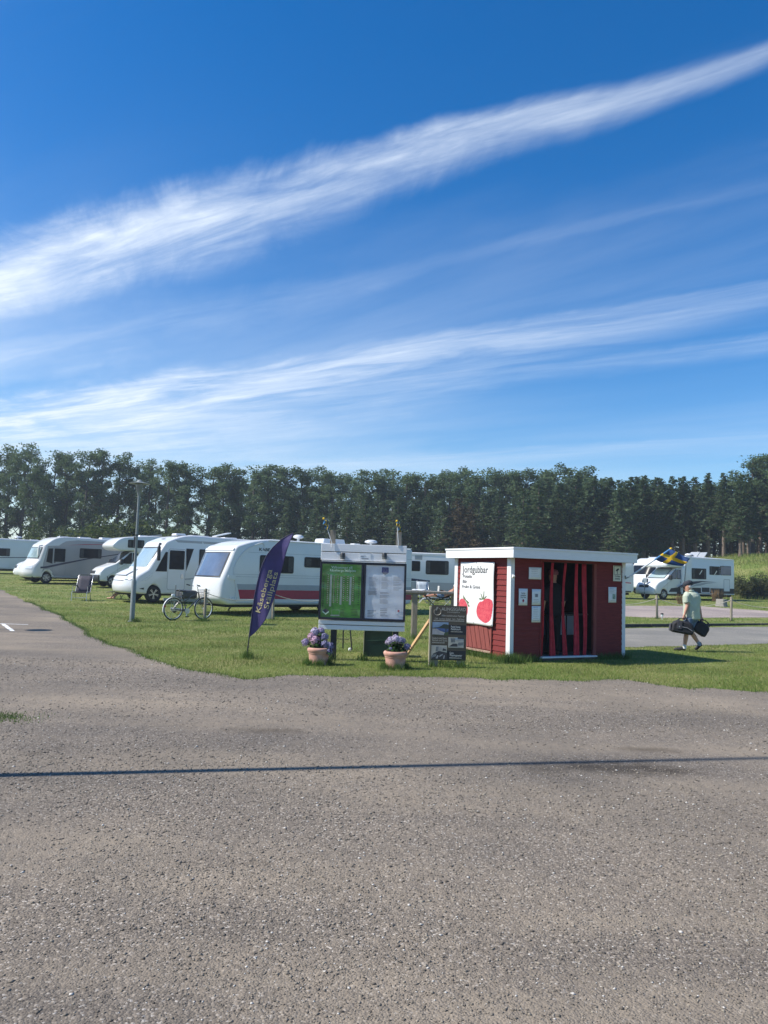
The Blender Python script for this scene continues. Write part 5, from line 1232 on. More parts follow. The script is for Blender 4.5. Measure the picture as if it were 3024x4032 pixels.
b.roofbox(hl-2.8, 0, 3.0, .6, .5, .06); m = MB().bar((.4, .5, 3.0), (-.5, .5, 3.12), .5, .05); m.build('open_hatch', W_['mgrey'], v.root); b.roofbox(-1.5, 0, 2.95, .8, .6, .06)
b.panel('blue_print', [(hl-3.6, 2.55), (hl-3.4, 2.62), (hl-3.2, 2.5), (hl-3.3, 2.40), (hl-3.5, 2.42)], M('pale_blue_print', (.30, .42, .55), .5), 1, .003)
b.door(-.05, .42, .6, 2.05, .05, 1, (.08, 1.35, .47, 1.85))
place_front(v, 440, 2316, radians(180+35), hl-.88, .88)

# ---- vehicle 4: silver rounded integrated motorhome with navy swoosh
v = Veh('silver_motorhome', 'silver grey integrated motorhome with rounded front and navy swoosh line', 'motorhome', 7.0, 2.28, .45, 1.8)
hl = 3.5; ax = hl-1.02
pts = [(-hl, .40, .1), (-hl, 2.76, .15), (hl-1.75, 2.84, .8), (hl-.78, 2.30, .3), (hl-.74, 2.22, .05), (hl-.42, 1.40, .05), (hl-.06, 1.02, .3), (hl, .55, .2), (hl-.12, .34, .08), (ax+.62, .34, 0)]
pts += [(a, b_, 0) for a, b_, _ in arch(ax, .43, .34)]+[(ax-.62, .34, 0), (-1.17, .34, 0)]+[(a, b_, 0) for a, b_, _ in arch(-1.8, .42, .34)]+[(-2.43, .34, 0)]
v.body('body', pts, W_['cream'], r=.10)
side = [(-hl+.05, .46), (-hl+.05, 2.62), (hl-2.9, 2.66), (hl-2.2, 2.56), (hl-1.95, 2.4), (hl-1.8, 2.28), (hl-.95, 2.22), (hl-.72, 1.50), (hl-.62, 1.2), (hl-.62, .80), (ax+.52, .62), (ax+.43, .70), (ax+.2, .83), (ax-.2, .83), (ax-.43, .70), (ax-.55, .46)]
v.panel('side_panel', side, W_['silver'], 1, .004)
wl = [(hl-.445, 1.46), (hl-.546, 1.72), (hl-.71, 2.14)]
v.front('windscreen', wl, -1.0, 1.0, W_['plastic'], .02); v.front('windscreen_pane', [(hl-.46, 1.5), (hl-.546, 1.72), (hl-.695, 2.1)], -.94, .94, M('pale_green_screen', (.30, .38, .34), .08, var=.35, scale=2, coat=.8), .03)
v.polywin([(hl-.88, 1.28), (hl-1.42, 1.18), (hl-1.42, 2.1), (hl-1.02, 2.08)], 1); v.door(hl-2.25, .50, hl-1.46, 2.16, .09, 1, (hl-2.2, 1.3, hl-1.52, 2.1), 'silver')
MB().tube([(hl-.85, 1.1, 2.25), (hl-.6, 1.35, 2.2), (hl-.58, 1.36, 2.05)], .04, 8).build('mirror_arm', W_['cream'], v.root, sm=60); MB().box(hl-.66, hl-.52, 1.27, 1.43, 1.62, 2.1).build('wing_mirror', W_['cream'], v.root, bevel=.05)
v.stripe([(hl-.42, .98), (hl-.9, 1.02), (hl-2.0, 1.24), (hl-3.6, 1.58), (hl-5.6, 1.95), (hl-5.6, 1.90), (hl-3.5, 1.50), (hl-2.0, 1.12), (hl-.9, .90), (hl-.42, .88)], 'navy', t=.016)
v.stripe([(hl-2.2, 2.32), (hl-3.4, 2.44), (hl-5.2, 2.52), (hl-5.2, 2.49), (hl-3.4, 2.40)], 'maroon', t=.01)
v.window(hl-4.4, 1.58, hl-3.05, 2.18, .06); v.window(-3.2, 1.5, -2.4, 2.1, .06); v.panel('locker_door', rrect(hl-3.6, .42, hl-2.6, 1.0, .05), W_['silver'], 1, .014); v.panel('sill', [(-hl+.1, .36), (ax-.55, .36), (ax-.55, .46), (-hl+.1, .46)], W_['mgrey'], 1, .008)
for s_ in (1, -1):
    v.front('headlight', [(hl-.03, .84), (hl-.09, .98), (hl-.17, 1.08)], s_*.60, s_*1.02, W_['lamp'], .014, n=6)
v.front('grille', [(hl-.05, .66), (hl-.07, .80)], -.5, .5, W_['plastic'], .006); v.front('lower_grille', [(hl-.09, .42), (hl-.06, .48)], -.75, .75, W_['dgrey'], .006); v.front('number_plate', [(hl-.04, .52), (hl-.04, .62)], -.26, .26, W_['paper'], .012)
v.wheel(ax, .34, .21, .02, spokes=6, rimr=.62, steel=True); v.wheel(-1.8, .34, .21, .02, steel=True); v.under(-hl+.2, hl-.4, .28, .5)
v.roofbox(hl-2.3, .2, 2.82, .6, .5, .06, 'mgrey'); v.roofbox(hl-3.6, .2, 2.82, .8, .5, .07); v.roofbox(hl-4.9, .3, 2.8, .7, .6, .13)
place_front(v, 180, 2300, radians(180+41), ax, 1.05)

# ---- vehicle 5: white van nose behind the silver motorhome
v, b = van('white_camper_van', 'white camper van whose bonnet shows behind the silver motorhome', 6.0, 2.2, 0, 2.8, bump='white', blind=True, luton=False)
place_front(v, 74, 2284, radians(180+33), v.hl-.05, .3)
# ---- vehicle 6: white motorhome at the left edge
v = Veh('white_motorhome', 'long white motorhome with black rear quarter window, left of the silver one', 'motorhome', 7.4, 2.3, .35, 1.8)
hl = 3.7; pts = [(-hl, .40, .1), (-hl, 2.74, .15), (hl-2.2, 2.8, .6), (hl-1.0, 2.3, .2), (hl-.5, 1.3, .1), (hl-.05, .95, .2), (hl, .45, .15), (hl-.88, .36, .03)]+[(a, b_, 0) for a, b_, _ in arch(hl-1.5, .42, .36)]+[(hl-2.12, .36, 0), (-1.17, .36, 0)]+[(a, b_, 0) for a, b_, _ in arch(-1.8, .42, .36)]+[(-2.43, .36, 0)]
v.body('body', pts, W_['white'], r=.09); v.window(-.6, 1.38, 1.0, 2.0, .05); v.polywin([(1.25, 1.05), (2.45, 1.05), (2.45, 2.35), (1.75, 2.35)], 1, name='black_panel'); v.window(1.75, 1.25, 2.25, 1.95, .05); v.window(-3.2, 1.4, -2.2, 2.0, .05)
v.stripe([(1.2, 1.18), (-hl+.1, 1.38), (-hl+.1, 1.43), (1.2, 1.24)], 'navy'); v.rail(2.62, -hl+.1, 2.2, 'white', h=.09); v.panel('locker_door', rrect(-.6, .5, .2, .9, .04), W_['white'], 1, .01)
v.wheel(hl-1.5, .33, .21, .02, steel=True); v.wheel(-1.8, .33, .21, .02, steel=True); v.under(-hl+.2, hl-.3); v.dish(-1.2, 0, 2.74, .3); v.roofbox(-2.4, 0, 2.74, .7, .5, .08)
place_front(v, 178, 2262, radians(180+30), -hl+.4, 1.0)

# ---- vehicle 7: white caravan behind the board, where the sunbather lies
v = Veh('white_caravan', 'plain white caravan with square windows, behind the sunbather', 'caravan', 6.0, 2.3, .2, 1.2); hl = 3.0
pts = [(-hl, .40, .1), (-hl, 2.36, .35), (-hl+.25, 2.50, .2), (hl-1.0, 2.52, .5), (hl-.1, 1.9, .3), (hl, .6, .2), (hl-.2, .40, .1), (.35, .38, 0)]+[(a, b_, 0) for a, b_, _ in arch(-.25, .38, .38)]+[(-.85, .38, 0)]
v.body('body', pts, W_['white'], r=.09); v.window(-2.5, 1.35, -1.25, 2.1, .08); v.window(-.95, 1.5, -.35, 2.05, .06); v.panel('vent_grille', rrect(-.95+.0, 1.95, -.55, 2.28, .02) if False else rrect(-1.05, 2.12, -.65, 2.36, .02), W_['mgrey'], 1, .012)
v.stripe([(-hl+.05, .44), (hl-.3, .44), (hl-.3, .92), (-hl+.05, .92)], 'mgrey'); v.stripe([(hl-.5, 1.35), (0, 1.15), (-1.5, 1.02), (-1.5, .95), (0, .98), (hl-.5, 1.0)], 'navy', t=.006); v.rail(2.42, -hl+.3, hl-.8, 'white', h=.1); v.wheel(-.25, .32, .19, .03, steel=True); v.under(-hl+.3, hl-.4, .25, .45)
g_ = P(1795, 2384, y=41.5); v.at(g_.x-hl*cos(radians(4)), 41.5+1.15, radians(180+4))

# ---- vehicle 8: white motorhome on the right
v, b = van('motorhome_with_pod', 'white motorhome with bulbous roof pod and dark lower stripe, right of the kiosk', 6.9, 2.25, 0, 2.9, bump='white', blind=True, luton=False)
hl = v.hl
pod = Veh.__new__(Veh); pod.L, pod.w, pod.c, pod.ln, pod.root = v.L, 2.15, .45, 2.0, v.root
pod.body('roof_pod', [(hl-2.66, 2.12, .03), (hl-2.66, 2.42, .1), (hl-2.2, 2.50, .3), (hl-1.55, 2.86, .4), (hl-1.0, 2.72, .3), (hl-.72, 2.3, .2), (hl-.78, 2.12, .08)], W_['white'], 2.15, .12)
b.panel('dark_pod_panel', [(hl-2.64, 2.15), (hl-2.64, 2.88), (hl-3.1, 2.9), (hl-3.1, 2.15)], W_['white'], 1, .003)
b.window(hl-4.35, 1.40, hl-3.1, 2.12, .04); b.window(hl-5.55, 1.72, hl-4.65, 2.30, .04); b.window(-hl+.35, 1.72, -hl+1.3, 2.35, .04, pane='glassg')
for x in (hl-4.0, hl-5.3): b.panel('strut', [(x, 1.98), (x+.05, 2.02), (x+.28, 1.72), (x+.22, 1.70)], W_['alu'], 1, .03)
b.stripe([(hl-2.35, .46), (-hl+.05, .46), (-hl+.05, .82), (hl-2.35, .82)], 'plastic'); b.stripe([(hl-2.35, .43), (-hl+.05, .43), (-hl+.05, .47), (hl-2.35, .47)], 'white', t=.012)
b.stripe([(hl-1.9, .82), (hl-2.4, 1.05), (hl-3.0, 1.22), (hl-3.9, 1.28), (hl-5.2, 1.24), (hl-4.0, 1.21), (hl-3.3, 1.05), (hl-2.8, .82)], 'navy', t=.006); b.stripe([(hl-2.9, .84), (hl-3.5, 1.08), (hl-4.2, 1.17), (hl-5.4, 1.22), (hl-4.4, 1.1), (hl-3.9, .98)], 'mgrey', t=.004)
v.panel('cab_stripe', [(hl-1.3, .50), (hl-2.3, .50), (hl-2.3, .84), (hl-1.5, .74)], W_['plastic'], 1, .004, 1.92)
b.panel('locker_outline', rrect(hl-4.7, .5, hl-3.9, .85, .05), W_['white'], 1, .012); b.panel('locker', rrect(hl-4.64, .55, hl-3.96, .85, .04), W_['plastic'], 1, .006, None, None, .012)
b.panel('service_door', rrect(-hl+.45, .62, -hl+1.0, 1.45, .05), W_['mgrey'], 1, .004); b.panel('service_leaf', rrect(-hl+.49, .66, -hl+.96, 1.41, .04), W_['white'], 1, .006, None, None, .004)
b.panel('flash_print', [(hl-5.7, 2.05), (hl-5.5, 2.22), (hl-5.42, 2.2), (hl-5.6, 2.05)], W_['maroon'], 1, .004); b.panel('flash_print', [(hl-5.0, 1.92), (hl-5.5, 1.98), (hl-5.9, 2.02), (hl-5.4, 1.94)], W_['navy'], 1, .004)
for x in (hl-3.7, -.9): MB().bar((x, .55, 2.86), (x-.3, .55, 3.22), .8, .05).build('open_hatch', W_['mgrey'], v.root)
b.dish(-.1, .4, 2.83, .26); b.rail(2.78, -hl+.1, hl-2.8, 'white', h=.06)
MB().bar((.95, 1.5, .12), (.95, 1.5, .38), .4, .03).build('folding_step', W_['white'], v.root)
place_front(v, 2612, 2362, radians(180+22), hl-.88, .88)
# ---- vehicles 9 and 10: white campers behind it
v = Veh('white_van_camper', 'white caravan end with red dashes beside the kiosk corner', 'caravan', 6.0, 2.25, .15, 1.0); hl = 3.0
v.body('body', [(-hl, .4, .25), (-hl, 2.40, .3), (hl-.8, 2.5, .5), (hl, 1.6, .2), (hl, .5, .2), (hl-.3, .38, .1)], W_['white'], r=.09); v.window(-hl+1.75, 1.45, -hl+2.3, 2.05, .05); v.stripe([(-hl+.2, 1.0), (-hl+1.05, 1.04), (-hl+1.05, 1.10), (-hl+.2, 1.06)], 'maroon'); v.stripe([(-hl+1.15, 1.05), (-hl+2.2, 1.08), (-hl+2.2, 1.14), (-hl+1.15, 1.11)], 'maroon')
v.stripe([(-hl+.2, .44), (hl-.5, .44), (hl-.5, .52), (-hl+.2, .52)], 'plastic'); v.wheel(.0, .32, .19, .03, steel=True); v.under(-hl+.3, hl-.3, .25, .45)
g_ = P(2496, 2352, y=50.0); v.at(g_.x-hl*cos(radians(3)), 50.0+1.12, radians(180+3))
v = Veh('grey_fronted_motorhome', 'white motorhome with steep dark windscreen, half hidden behind the motorhome with a pod', 'motorhome', 7.0, 2.3, .4, 1.8); hl = 3.5
v.body('body', [(-hl, .4, .1), (-hl, 2.76, .15), (hl-1.8, 2.82, .6), (hl-.9, 2.3, .2), (hl-.5, 1.45, .1), (hl-.05, 1.0, .2), (hl, .45, .15), (hl-.58, .36, .03)]+[(a, b_, 0) for a, b_, _ in arch(hl-1.2, .42, .36)]+[(-hl+.5, .36, 0)], W_['white'], r=.09)
v.front('windscreen', [(hl-.53, 1.5), (hl-.695, 1.85), (hl-.86, 2.2)], -1.0, 1.0, W_['glass'], .03); v.polywin([(hl-1.0, 1.3), (hl-1.7, 1.3), (hl-1.7, 2.2), (hl-1.2, 2.2)], 1)
obj('crest_print', MB().prism([(0, 0), (.1, .3), (.25, .34), (.35, .2), (.3, .05), (.2, .2)], lambda p: (hl-2.2-p[0], 1.15, 1.8+p[1]), lambda p: (hl-2.2-p[0], 1.156, 1.8+p[1])).mesh('crest_print'), W_['navy'], v.root)
v.wheel(hl-1.2, .33, .21, .02, steel=True); v.under(-hl+.3, hl-.3)
g_ = P(2497, 2345, y=59.0); rz_ = radians(180+36); v.at(g_.x+3.2, 61.5, rz_)
# ================================================================== street lamps
def lamp_post(loc, label):
    t = thing('street_lamp', label, 'street lamp', loc, 0, 'lamp posts round the yard')
    MB().lathe([(.075, 0), (.072, 1.1), (.05, 1.16), (.046, 1.2)], 20).build('base_tube', W_['galv'], t, sm=40)
    MB().lathe([(.12, 0), (.12, .02), (.08, .03)], 20).build('foot_plate', W_['galv'], t, sm=40)
    MB().lathe([(.044, 1.15), (.036, 3.55)], 16).build('pole', W_['galv'], t, sm=60)
    MB().box(-.075, -.035, -.04, .04, 2.05, 2.35).build('junction_box', W_['dplastic'], t, bevel=.008); MB().lathe([(.05, 2.38), (.05, 2.42)], 14).build('strap', W_['dplastic'], t)
    MB().lathe([(.04, 3.5), (.055, 3.56), (.075, 3.62), (.095, 3.66)], 20).build('collar', W_['galv'], t, sm=40)
    hd = MB().lathe([(.08, 3.665), (.10, 3.70), (.112, 3.80), (.11, 3.835)], 24).build('lamp_glass', M('lamp_prism_glass', (.30, .33, .33), .2, var=.1), t, sm=40)
    for k in range(4): MB().lathe([(.112, 3.69+.035*k), (.13, 3.695+.035*k), (.112, 3.70+.035*k)], 24, caps=False).build('louvre', W_['galv'], hd, sm=40)
    MB().lathe([(.10, 3.842), (.315, 3.838), (.32, 3.850), (.20, 3.876), (.10, 3.895), (.06, 3.935), (.03, 3.955), (0, 3.96)], 32).build('lamp_hat', W_['galv'], t, sm=30)
    TALL.append((loc[0]+.1, loc[1]-.05, .22, .16)); t.scale = (.95, .95, 1.045); return t
g_ = P(519, 2448, z=0); lamp_post(g_, 'grey lamp post with flat hat lantern standing in the lawn near the bicycle')
tip = P(128, 2482, z=0); hd_ = 3.86/math.tan(SUN_EL); lamp_post(Vector((tip.x-hd_*cos(HEAD), tip.y-hd_*sin(HEAD), 0)), 'grey lamp post at the gravel beyond the white parking mark')
# tall pole added out of view to cast the long shadow across the yard
a = P(0, 3056, z=0); b_ = P(3024, 2985, z=0); fb = a+(a-b_).normalized()*2.6
fpole = thing('shadow_pole', 'tall white pole added out of view to cast the long shadow on the gravel', 'shadow_pole', Vector((fb.x, fb.y, 0)))
Lh = 14.5; dirn = (b_-a).normalized(); need = Vector((dirn.x*Lh/math.tan(SUN_EL), dirn.y*Lh/math.tan(SUN_EL), 0)); sun_sh = Vector((cos(HEAD), sin(HEAD), 0))*Lh/math.tan(SUN_EL); ln_ = need-sun_sh
ln_.x = 0  # added pole leans so that its shadow swings onto the wanted line
MB().tube([(ln_.x*k/8, ln_.y*k/8, Lh*k/8) for k in range(9)], [.062-.0045*k for k in range(9)], 16).build('pole', W_['white'], fpole, sm=60)
MB().lathe([(.16, 0), (.16, .25), (.09, .3)], 16).build('footing', W_['galv'], fpole); MB().lathe([(0, -.09), (.07, -.05), (.09, 0), (.07, .05), (0, .09)], 16, Matrix.Translation((ln_.x, ln_.y, Lh+.08))).build('knob', FY, fpole, sm=60)

# ================================================================== bicycle
BPX, BPY = 737, 2443
b0 = P(680, 2443, z=0); b1 = P(818, 2441, z=0); bd = (b1-b0); bd.z = 0; bang = atan2(bd.y, bd.x)+radians(8)
bk = thing('bicycle', 'black city bicycle with white mudguards leaning by a rope post', 'bicycle', (b0.x, b0.y, 0), bang)
WB, RW = 1.08, .345                                           # wheelbase, wheel radius; rear hub at x = 0, front hub at x = WB
BLKP = M('bicycle_black_paint', (.012, .013, .018), .3, coat=.5); SIL = W_['alu']; WHM = M('mudguard_white', (.68, .69, .70), .35)
def bwheel(x):
    Mx = Matrix.Translation((x, 0, RW)) @ Matrix.Rotation(pi/2, 4, 'X'); tor = MB(); n, k = 40, 8; R_, r_ = RW-.019, .019; vs = []
    for i in range(n):
        for j in range(k):
            a, c_ = 2*pi*i/n, 2*pi*j/k; vs.append(Mx @ Vector(((R_+r_*cos(c_))*cos(a), (R_+r_*cos(c_))*sin(a), r_*sin(c_))))
    tor.add(vs, [(i*k+j, ((i+1) % n)*k+j, ((i+1) % n)*k+(j+1) % k, i*k+(j+1) % k) for i in range(n) for j in range(k)])
    w_ = tor.build('wheel', W_['rubber'], bk, sm=60)
    MB().lathe([(RW-.052, -.011), (RW-.036, -.012), (RW-.036, .012), (RW-.052, .011), (RW-.052, -.011)], 40, Mx, caps=False).build('rim', SIL, w_, sm=30)
    sp = MB()
    for i in range(28):
        a = 2*pi*i/28; s_ = 1 if i % 2 else -1; sp.tube([Mx @ Vector((.02*cos(a+.5), .02*sin(a+.5), s_*.025)), Mx @ Vector(((RW-.05)*cos(a), (RW-.05)*sin(a), 0))], .0018, 3, False)
    sp.build('spokes', SIL, w_); MB().lathe([(.0, -.05), (.022, -.05), (.016, -.02), (.016, .02), (.022, .05), (0, .05)], 12, Mx).build('hub', SIL, w_, sm=40)
bwheel(0); bwheel(WB)
bb = (.45, 0, .28); st_ = (.30, 0, .78); hd0 = (.90, 0, .68); hd1 = (.85, 0, .86)
m = MB()
for a, b_, r_ in (((bb), (st_), .016), (bb, hd0, .017), ((.36, 0, .56), hd1, .015), (hd0, hd1, .019)): m.tube([a, b_], r_, 10)
for y in (-.05, .05):
    m.tube([(0, y, RW), (.3, y*.3, .70)], .009, 8); m.tube([(0, y, RW), bb], .010, 8)
m.build('frame', BLKP, bk, sm=50)
m = MB()
for y in (-.045, .045): m.tube([(.905, y, .66), (.95, y, .52), (WB, y, RW)], .011, 8)
m.tube([(.905, -.05, .66), (.905, .05, .66)], .018, 8); m.build('fork', BLKP, bk, sm=50)
m = MB(); m.tube([hd1, (.82, 0, 1.02)], .013, 8); m.tube([(.62, -.28, 1.08), (.72, -.27, 1.06), (.82, -.16, 1.04), (.83, 0, 1.03), (.82, .16, 1.04), (.72, .27, 1.06), (.62, .28, 1.08)], .011, 8); m.build('handlebar', SIL, bk, sm=50)
for y in (-.28, .28): MB().tube([(.60, y, 1.085), (.72, y*.97, 1.06)], .017, 8).build('grip', W_['plastic'], bk)
MB().tube([st_, (.28, 0, .88)], .013, 8).build('seat_post', SIL, bk)
m = MB(); rows = []
for i in range(9):
    t_ = i/8; x = .13+.29*t_; wd = .10*(1-t_)**.8+.022; z = .92+.015*cos(t_*3); rows.append([(x, wd*s_, z-.035*abs(s_)**2.2) for s_ in (-1, -.6, -.2, .2, .6, 1)])
m.sheet(rows); sd_ = m.build('saddle', W_['plastic'], bk, sm=60); md = sd_.modifiers.new('t', 'SOLIDIFY'); md.thickness = .03; md.offset = -1
def guard(xc, a0, a1):
    m = MB(); rows = []
    for i in range(19):
        a = radians(a0+(a1-a0)*i/18); R_ = RW+.022; rows.append([(xc+(R_-.012*abs(s_)**2)*cos(a), .028*s_, RW+(R_-.012*abs(s_)**2)*sin(a)) for s_ in (-1, -.5, 0, .5, 1)])
    m.sheet(rows); o = m.build('mudguard', WHM, bk, sm=60); md = o.modifiers.new('t', 'SOLIDIFY'); md.thickness = .003
guard(0, 35, 200); guard(WB, 25, 165)
m = MB(); m.prism(fillet([(-.05, RW-.05, .04), (.5, .25, .1), (.52, .32, .06), (.42, .34, .05), (-.05, RW+.05, .04)], 4), lambda p: (p[0], .05, p[1]), lambda p: (p[0], .075, p[1])); m.build('chain_guard', SIL, bk)
cr = MB(); cr.lathe([(.02, -.006), (.085, -.006), (.085, .006), (.02, .006)], 24, Matrix.Translation((.45, -.07, .28)) @ Matrix.Rotation(pi/2, 4, 'X')); cr.bar((.45, -.08, .28), (.42, -.08, .12), .02, .016); cr.bar((.45, .085, .28), (.48, .085, .44), .02, .016); cr = cr.build('crank', SIL, bk)
for p in ((.41, -.13, .12), (.49, .135, .44)): MB().box(p[0]-.045, p[0]+.045, p[1]-.04, p[1]+.04, p[2]-.012, p[2]+.012).build('pedal', W_['plastic'], cr)
m = MB(); BK = [( .93, .93), (1.18, .93), (1.14, .70), (.96, .70)]
for y in (-.15, -.075, 0, .075, .15): m.tube([(.93, y, .93), (.96, y*.85, .70), (1.14, y*.85, .70), (1.18, y, .93)], .0035, 4)
for z, s_ in ((.93, 1), (.85, .95), (.77, .9), (.70, .85)): x0, x1 = .93+.03*(1-(z-.7)/.23), 1.14+.04*(z-.7)/.23; m.tube([(x0, -.15*s_, z), (x1, -.15*s_, z), (x1, .15*s_, z), (x0, .15*s_, z), (x0, -.15*s_, z)], .0045, 4)
for k in range(6): x = .97+.035*k; m.tube([(x, -.15, .93), (x+.0, -.13, .70)], .003, 3); m.tube([(x, .15, .93), (x, .13, .70)], .003, 3)
m.build('basket', W_['dplastic'], bk); MB().box(-.33, -.28, -.03, .03, .40, .46).build('rear_reflector', W_['red'], bk)
MB().prism([(.18+.03*cos(a), .22+.018*sin(a)) for a in [k*pi/5 for k in range(10)]], lambda p: (p[0], .0, p[1]), lambda p: (p[0], .008, p[1])).build('spoke_reflector', W_['amber'], bk)
m = MB(); m.tube([(.36, .06, .26), (.40, .17, .02)], .008, 6); m.build('kickstand', SIL, bk)
m = MB(); m.tube([(-.12, 0, .70), (.28, 0, .72)], .006, 6)
for y in (-.06, .06): m.tube([(-.14, y, .71), (.24, y, .71)], .006, 6); m.tube([(0, y, RW), (-.1, y, .70)], .005, 6)
m.build('rack', SIL, bk); MB().box(-.12, -.02, -.09, -.03, .72, .80).build('bag_strap', W_['paper'], bk, bevel=.02)
TALL += [(b0.x+.9, b0.y+.05, .25, .14), (b0.x, b0.y, .2, .1)]

# ================================================================== rope fence posts
def post(px, py, h, label, r=.045, grp='rope fence posts on the lawn', yy=None):
    g_ = P(px, py); t = thing('fence_post', label, 'post', (g_.x, g_.y, tz(g_.x, g_.y)), 0, grp)
    tl = rnd.uniform(-.02, .04); MB().tube([(0, 0, -.05), (tl*.5, 0, h*.5), (tl, 0, h-.02), (tl, 0, h)], [r, r*.97, r*.95, r*.8], 12).build('post', W_['postwood'], t, sm=50)
    MB().tube([(tl*.85-r-.02, -.0, h*.87), (tl*.85, -r-.012, h*.87), (tl*.85+r+.02, 0, h*.87)], .012, 6).build('rope_knot', W_['rope'], t); TALL.append((g_.x, g_.y-.03, .14, .16)); return g_, h*.87
def rope(a, b_, sag, label):
    A = Vector((a[0].x, a[0].y, tz(a[0].x, a[0].y)+a[1])); B = Vector((b_[0].x, b_[0].y, tz(b_[0].x, b_[0].y)+b_[1])); t = thing('rope', label, 'rope', A, 0, 'ropes strung between the fence posts')
    MB().tube([A.lerp(B, k/16)-A+Vector((0, 0, -sag*4*(k/16)*(1-k/16))) for k in range(17)], .012, 6).build('rope_span', W_['rope'], t, sm=60)
p1 = post(805, 2443, .98, 'slim weathered post in front of the bicycle wheel'); p2 = post(1074, 2441, .96, 'slim weathered post behind the purple feather flag'); p3 = post(1340, 2440, .96, 'slim weathered post behind the information board'); rope(p1, p2, .22, 'pale rope sagging from the bicycle post to the flag post'); rope(p2, p3, .22, 'pale rope sagging from the flag post to the information board')
q1 = post(2587, 2437, .98, 'wooden rope post beside the road, left of the walking man', .05, 'rope posts beside the road'); q2 = post(2879, 2446, 1.0, 'wooden rope post beside the road, right of the walking man', .05, 'rope posts beside the road'); q3 = post(3160, 2452, 1.0, 'wooden rope post beside the road, beyond the other two', .05, 'rope posts beside the road'); q0 = post(2300, 2432, .98, 'wooden rope post hidden behind the kiosk', .05, 'rope posts beside the road')
rope(q0, q1, .30, 'pale rope sagging from behind the kiosk to the road post'); rope(q1, q2, .30, 'pale rope sagging behind the walking man'); rope(q2, q3, .28, 'pale rope sagging from the road post out beyond the stump')
# grey panel behind the flag post, solar lamp, meter post, stump
g_ = P(1050, 2437); t = thing('ground_panel', 'small pale grey service cabinet behind the purple flag', 'cabinet', g_); MB().box(-.14, .14, 0, .2, 0, .62).build('cabinet', W_['mgrey'], t, bevel=.01); MB().box(-.15, .15, -.01, .21, .621, .65).build('lid', W_['galv'], t)
g_ = P(2607, 2440); t = thing('solar_lamp', 'tiny solar garden lamp stuck in the grass by the rope post', 'lamp', g_); MB().lathe([(.012, 0), (.012, .12), (.05, .13), (.05, .22)], 12).build('lens', W_['lamp'], t); MB().lathe([(.065, .221), (.065, .25), (.0, .275)], 12).build('cap', W_['plastic'], t)
g_ = P(2538, 2359); t = thing('meter_post', 'white meter box on a thin grey post in front of the motorhome with a pod', 'post', g_); MB().tube([(0, 0, 0), (0, 0, 1.15)], .03, 10).build('post', W_['galv'], t); MB().box(-.14, .12, -.08, .08, 1.08, 1.38).build('meter_box', W_['white'], t, bevel=.01); MB().box(.121, .2, -.08, .1, 1.1, 1.36).build('hood', W_['plastic'], t)
g_ = P(2842, 2388); t = thing('tree_stump', 'low pale tree stump at the edge of the gravel path', 'stump', g_)
m = MB(); ang = [2*pi*k/18 for k in range(18)]; jit = [1+.08*sin(3*a)+rnd.uniform(-.04, .04) for a in ang]
m.sheet([[(R_*j*cos(a), R_*j*sin(a), z) for a, j in zip(ang+ang[:1], jit+jit[:1])] for R_, z in ((.36, -.02), (.31, .15), (.29, .40), (.28, .42))]); m.build('bark', W_['greywood'], t, sm=40); MB().add([(.275*j*cos(a), .275*j*sin(a), .421) for a, j in zip(ang, jit)], [tuple(range(18))]).build('cut_face', wood('cut_wood', (.42, .36, .28), (.55, .5, .42)), t)

# ================================================================== chairs
def deck_chair(loc, rz, label, fabric):
    t = thing('folding_chair', label, 'chair', loc, rz, None); fr = W_['dplastic']; a = W_['alu']
    seat = [[(.28*s_, y, .36-.04*sin((y+.25)/.5*pi)) for s_ in (-1, -.5, 0, .5, 1)] for y in (-.25, -.12, 0, .12, .25)]
    for nm, g_ in (('seat', seat), ('backrest', [[(.28*s_, .25+.32*v_, .36+.66*v_-.03*sin(v_*pi)) for s_ in (-1, -.5, 0, .5, 1)] for v_ in (0, .25, .5, .75, 1)])):
        o = MB().sheet(g_).build(nm, fabric, t, sm=60); md = o.modifiers.new('t', 'SOLIDIFY'); md.thickness = .01
    for s_ in (-.3, .3):
        MB().tube([(s_, -.27, .37), (s_, .25, .37), (s_, .58, 1.04), (s_*.8, .6, 1.07)], .014, 8).build('side_tube', a, t, sm=60); MB().tube([(s_, -.30, .0), (s_, -.27, .37)], .013, 8).build('leg', a, t); MB().tube([(s_, .2, .37), (s_, .38, .0)], .013, 8).build('leg', a, t); MB().tube([(s_, -.2, .60), (s_, .40, .62)], .018, 8).build('armrest', fr, t); MB().tube([(s_, -.2, .37), (s_, -.2, .60)], .01, 6).build('arm_post', a, t)
    MB().tube([(-.3, -.28, .15), (0, -.28, .12), (.3, -.28, .15)], .011, 8).build('crossbar', a, t); MB().tube([(-.24, .6, 1.07), (.24, .6, 1.07)], .014, 8).build('top_rail', fr, t); return t
DPUR = M('dark_mesh_fabric', (.045, .042, .058), .8, var=.2, scale=40)
g_ = P(318, 2365); deck_chair(g_, radians(6), 'empty dark mesh folding chair standing alone on the lawn', DPUR)
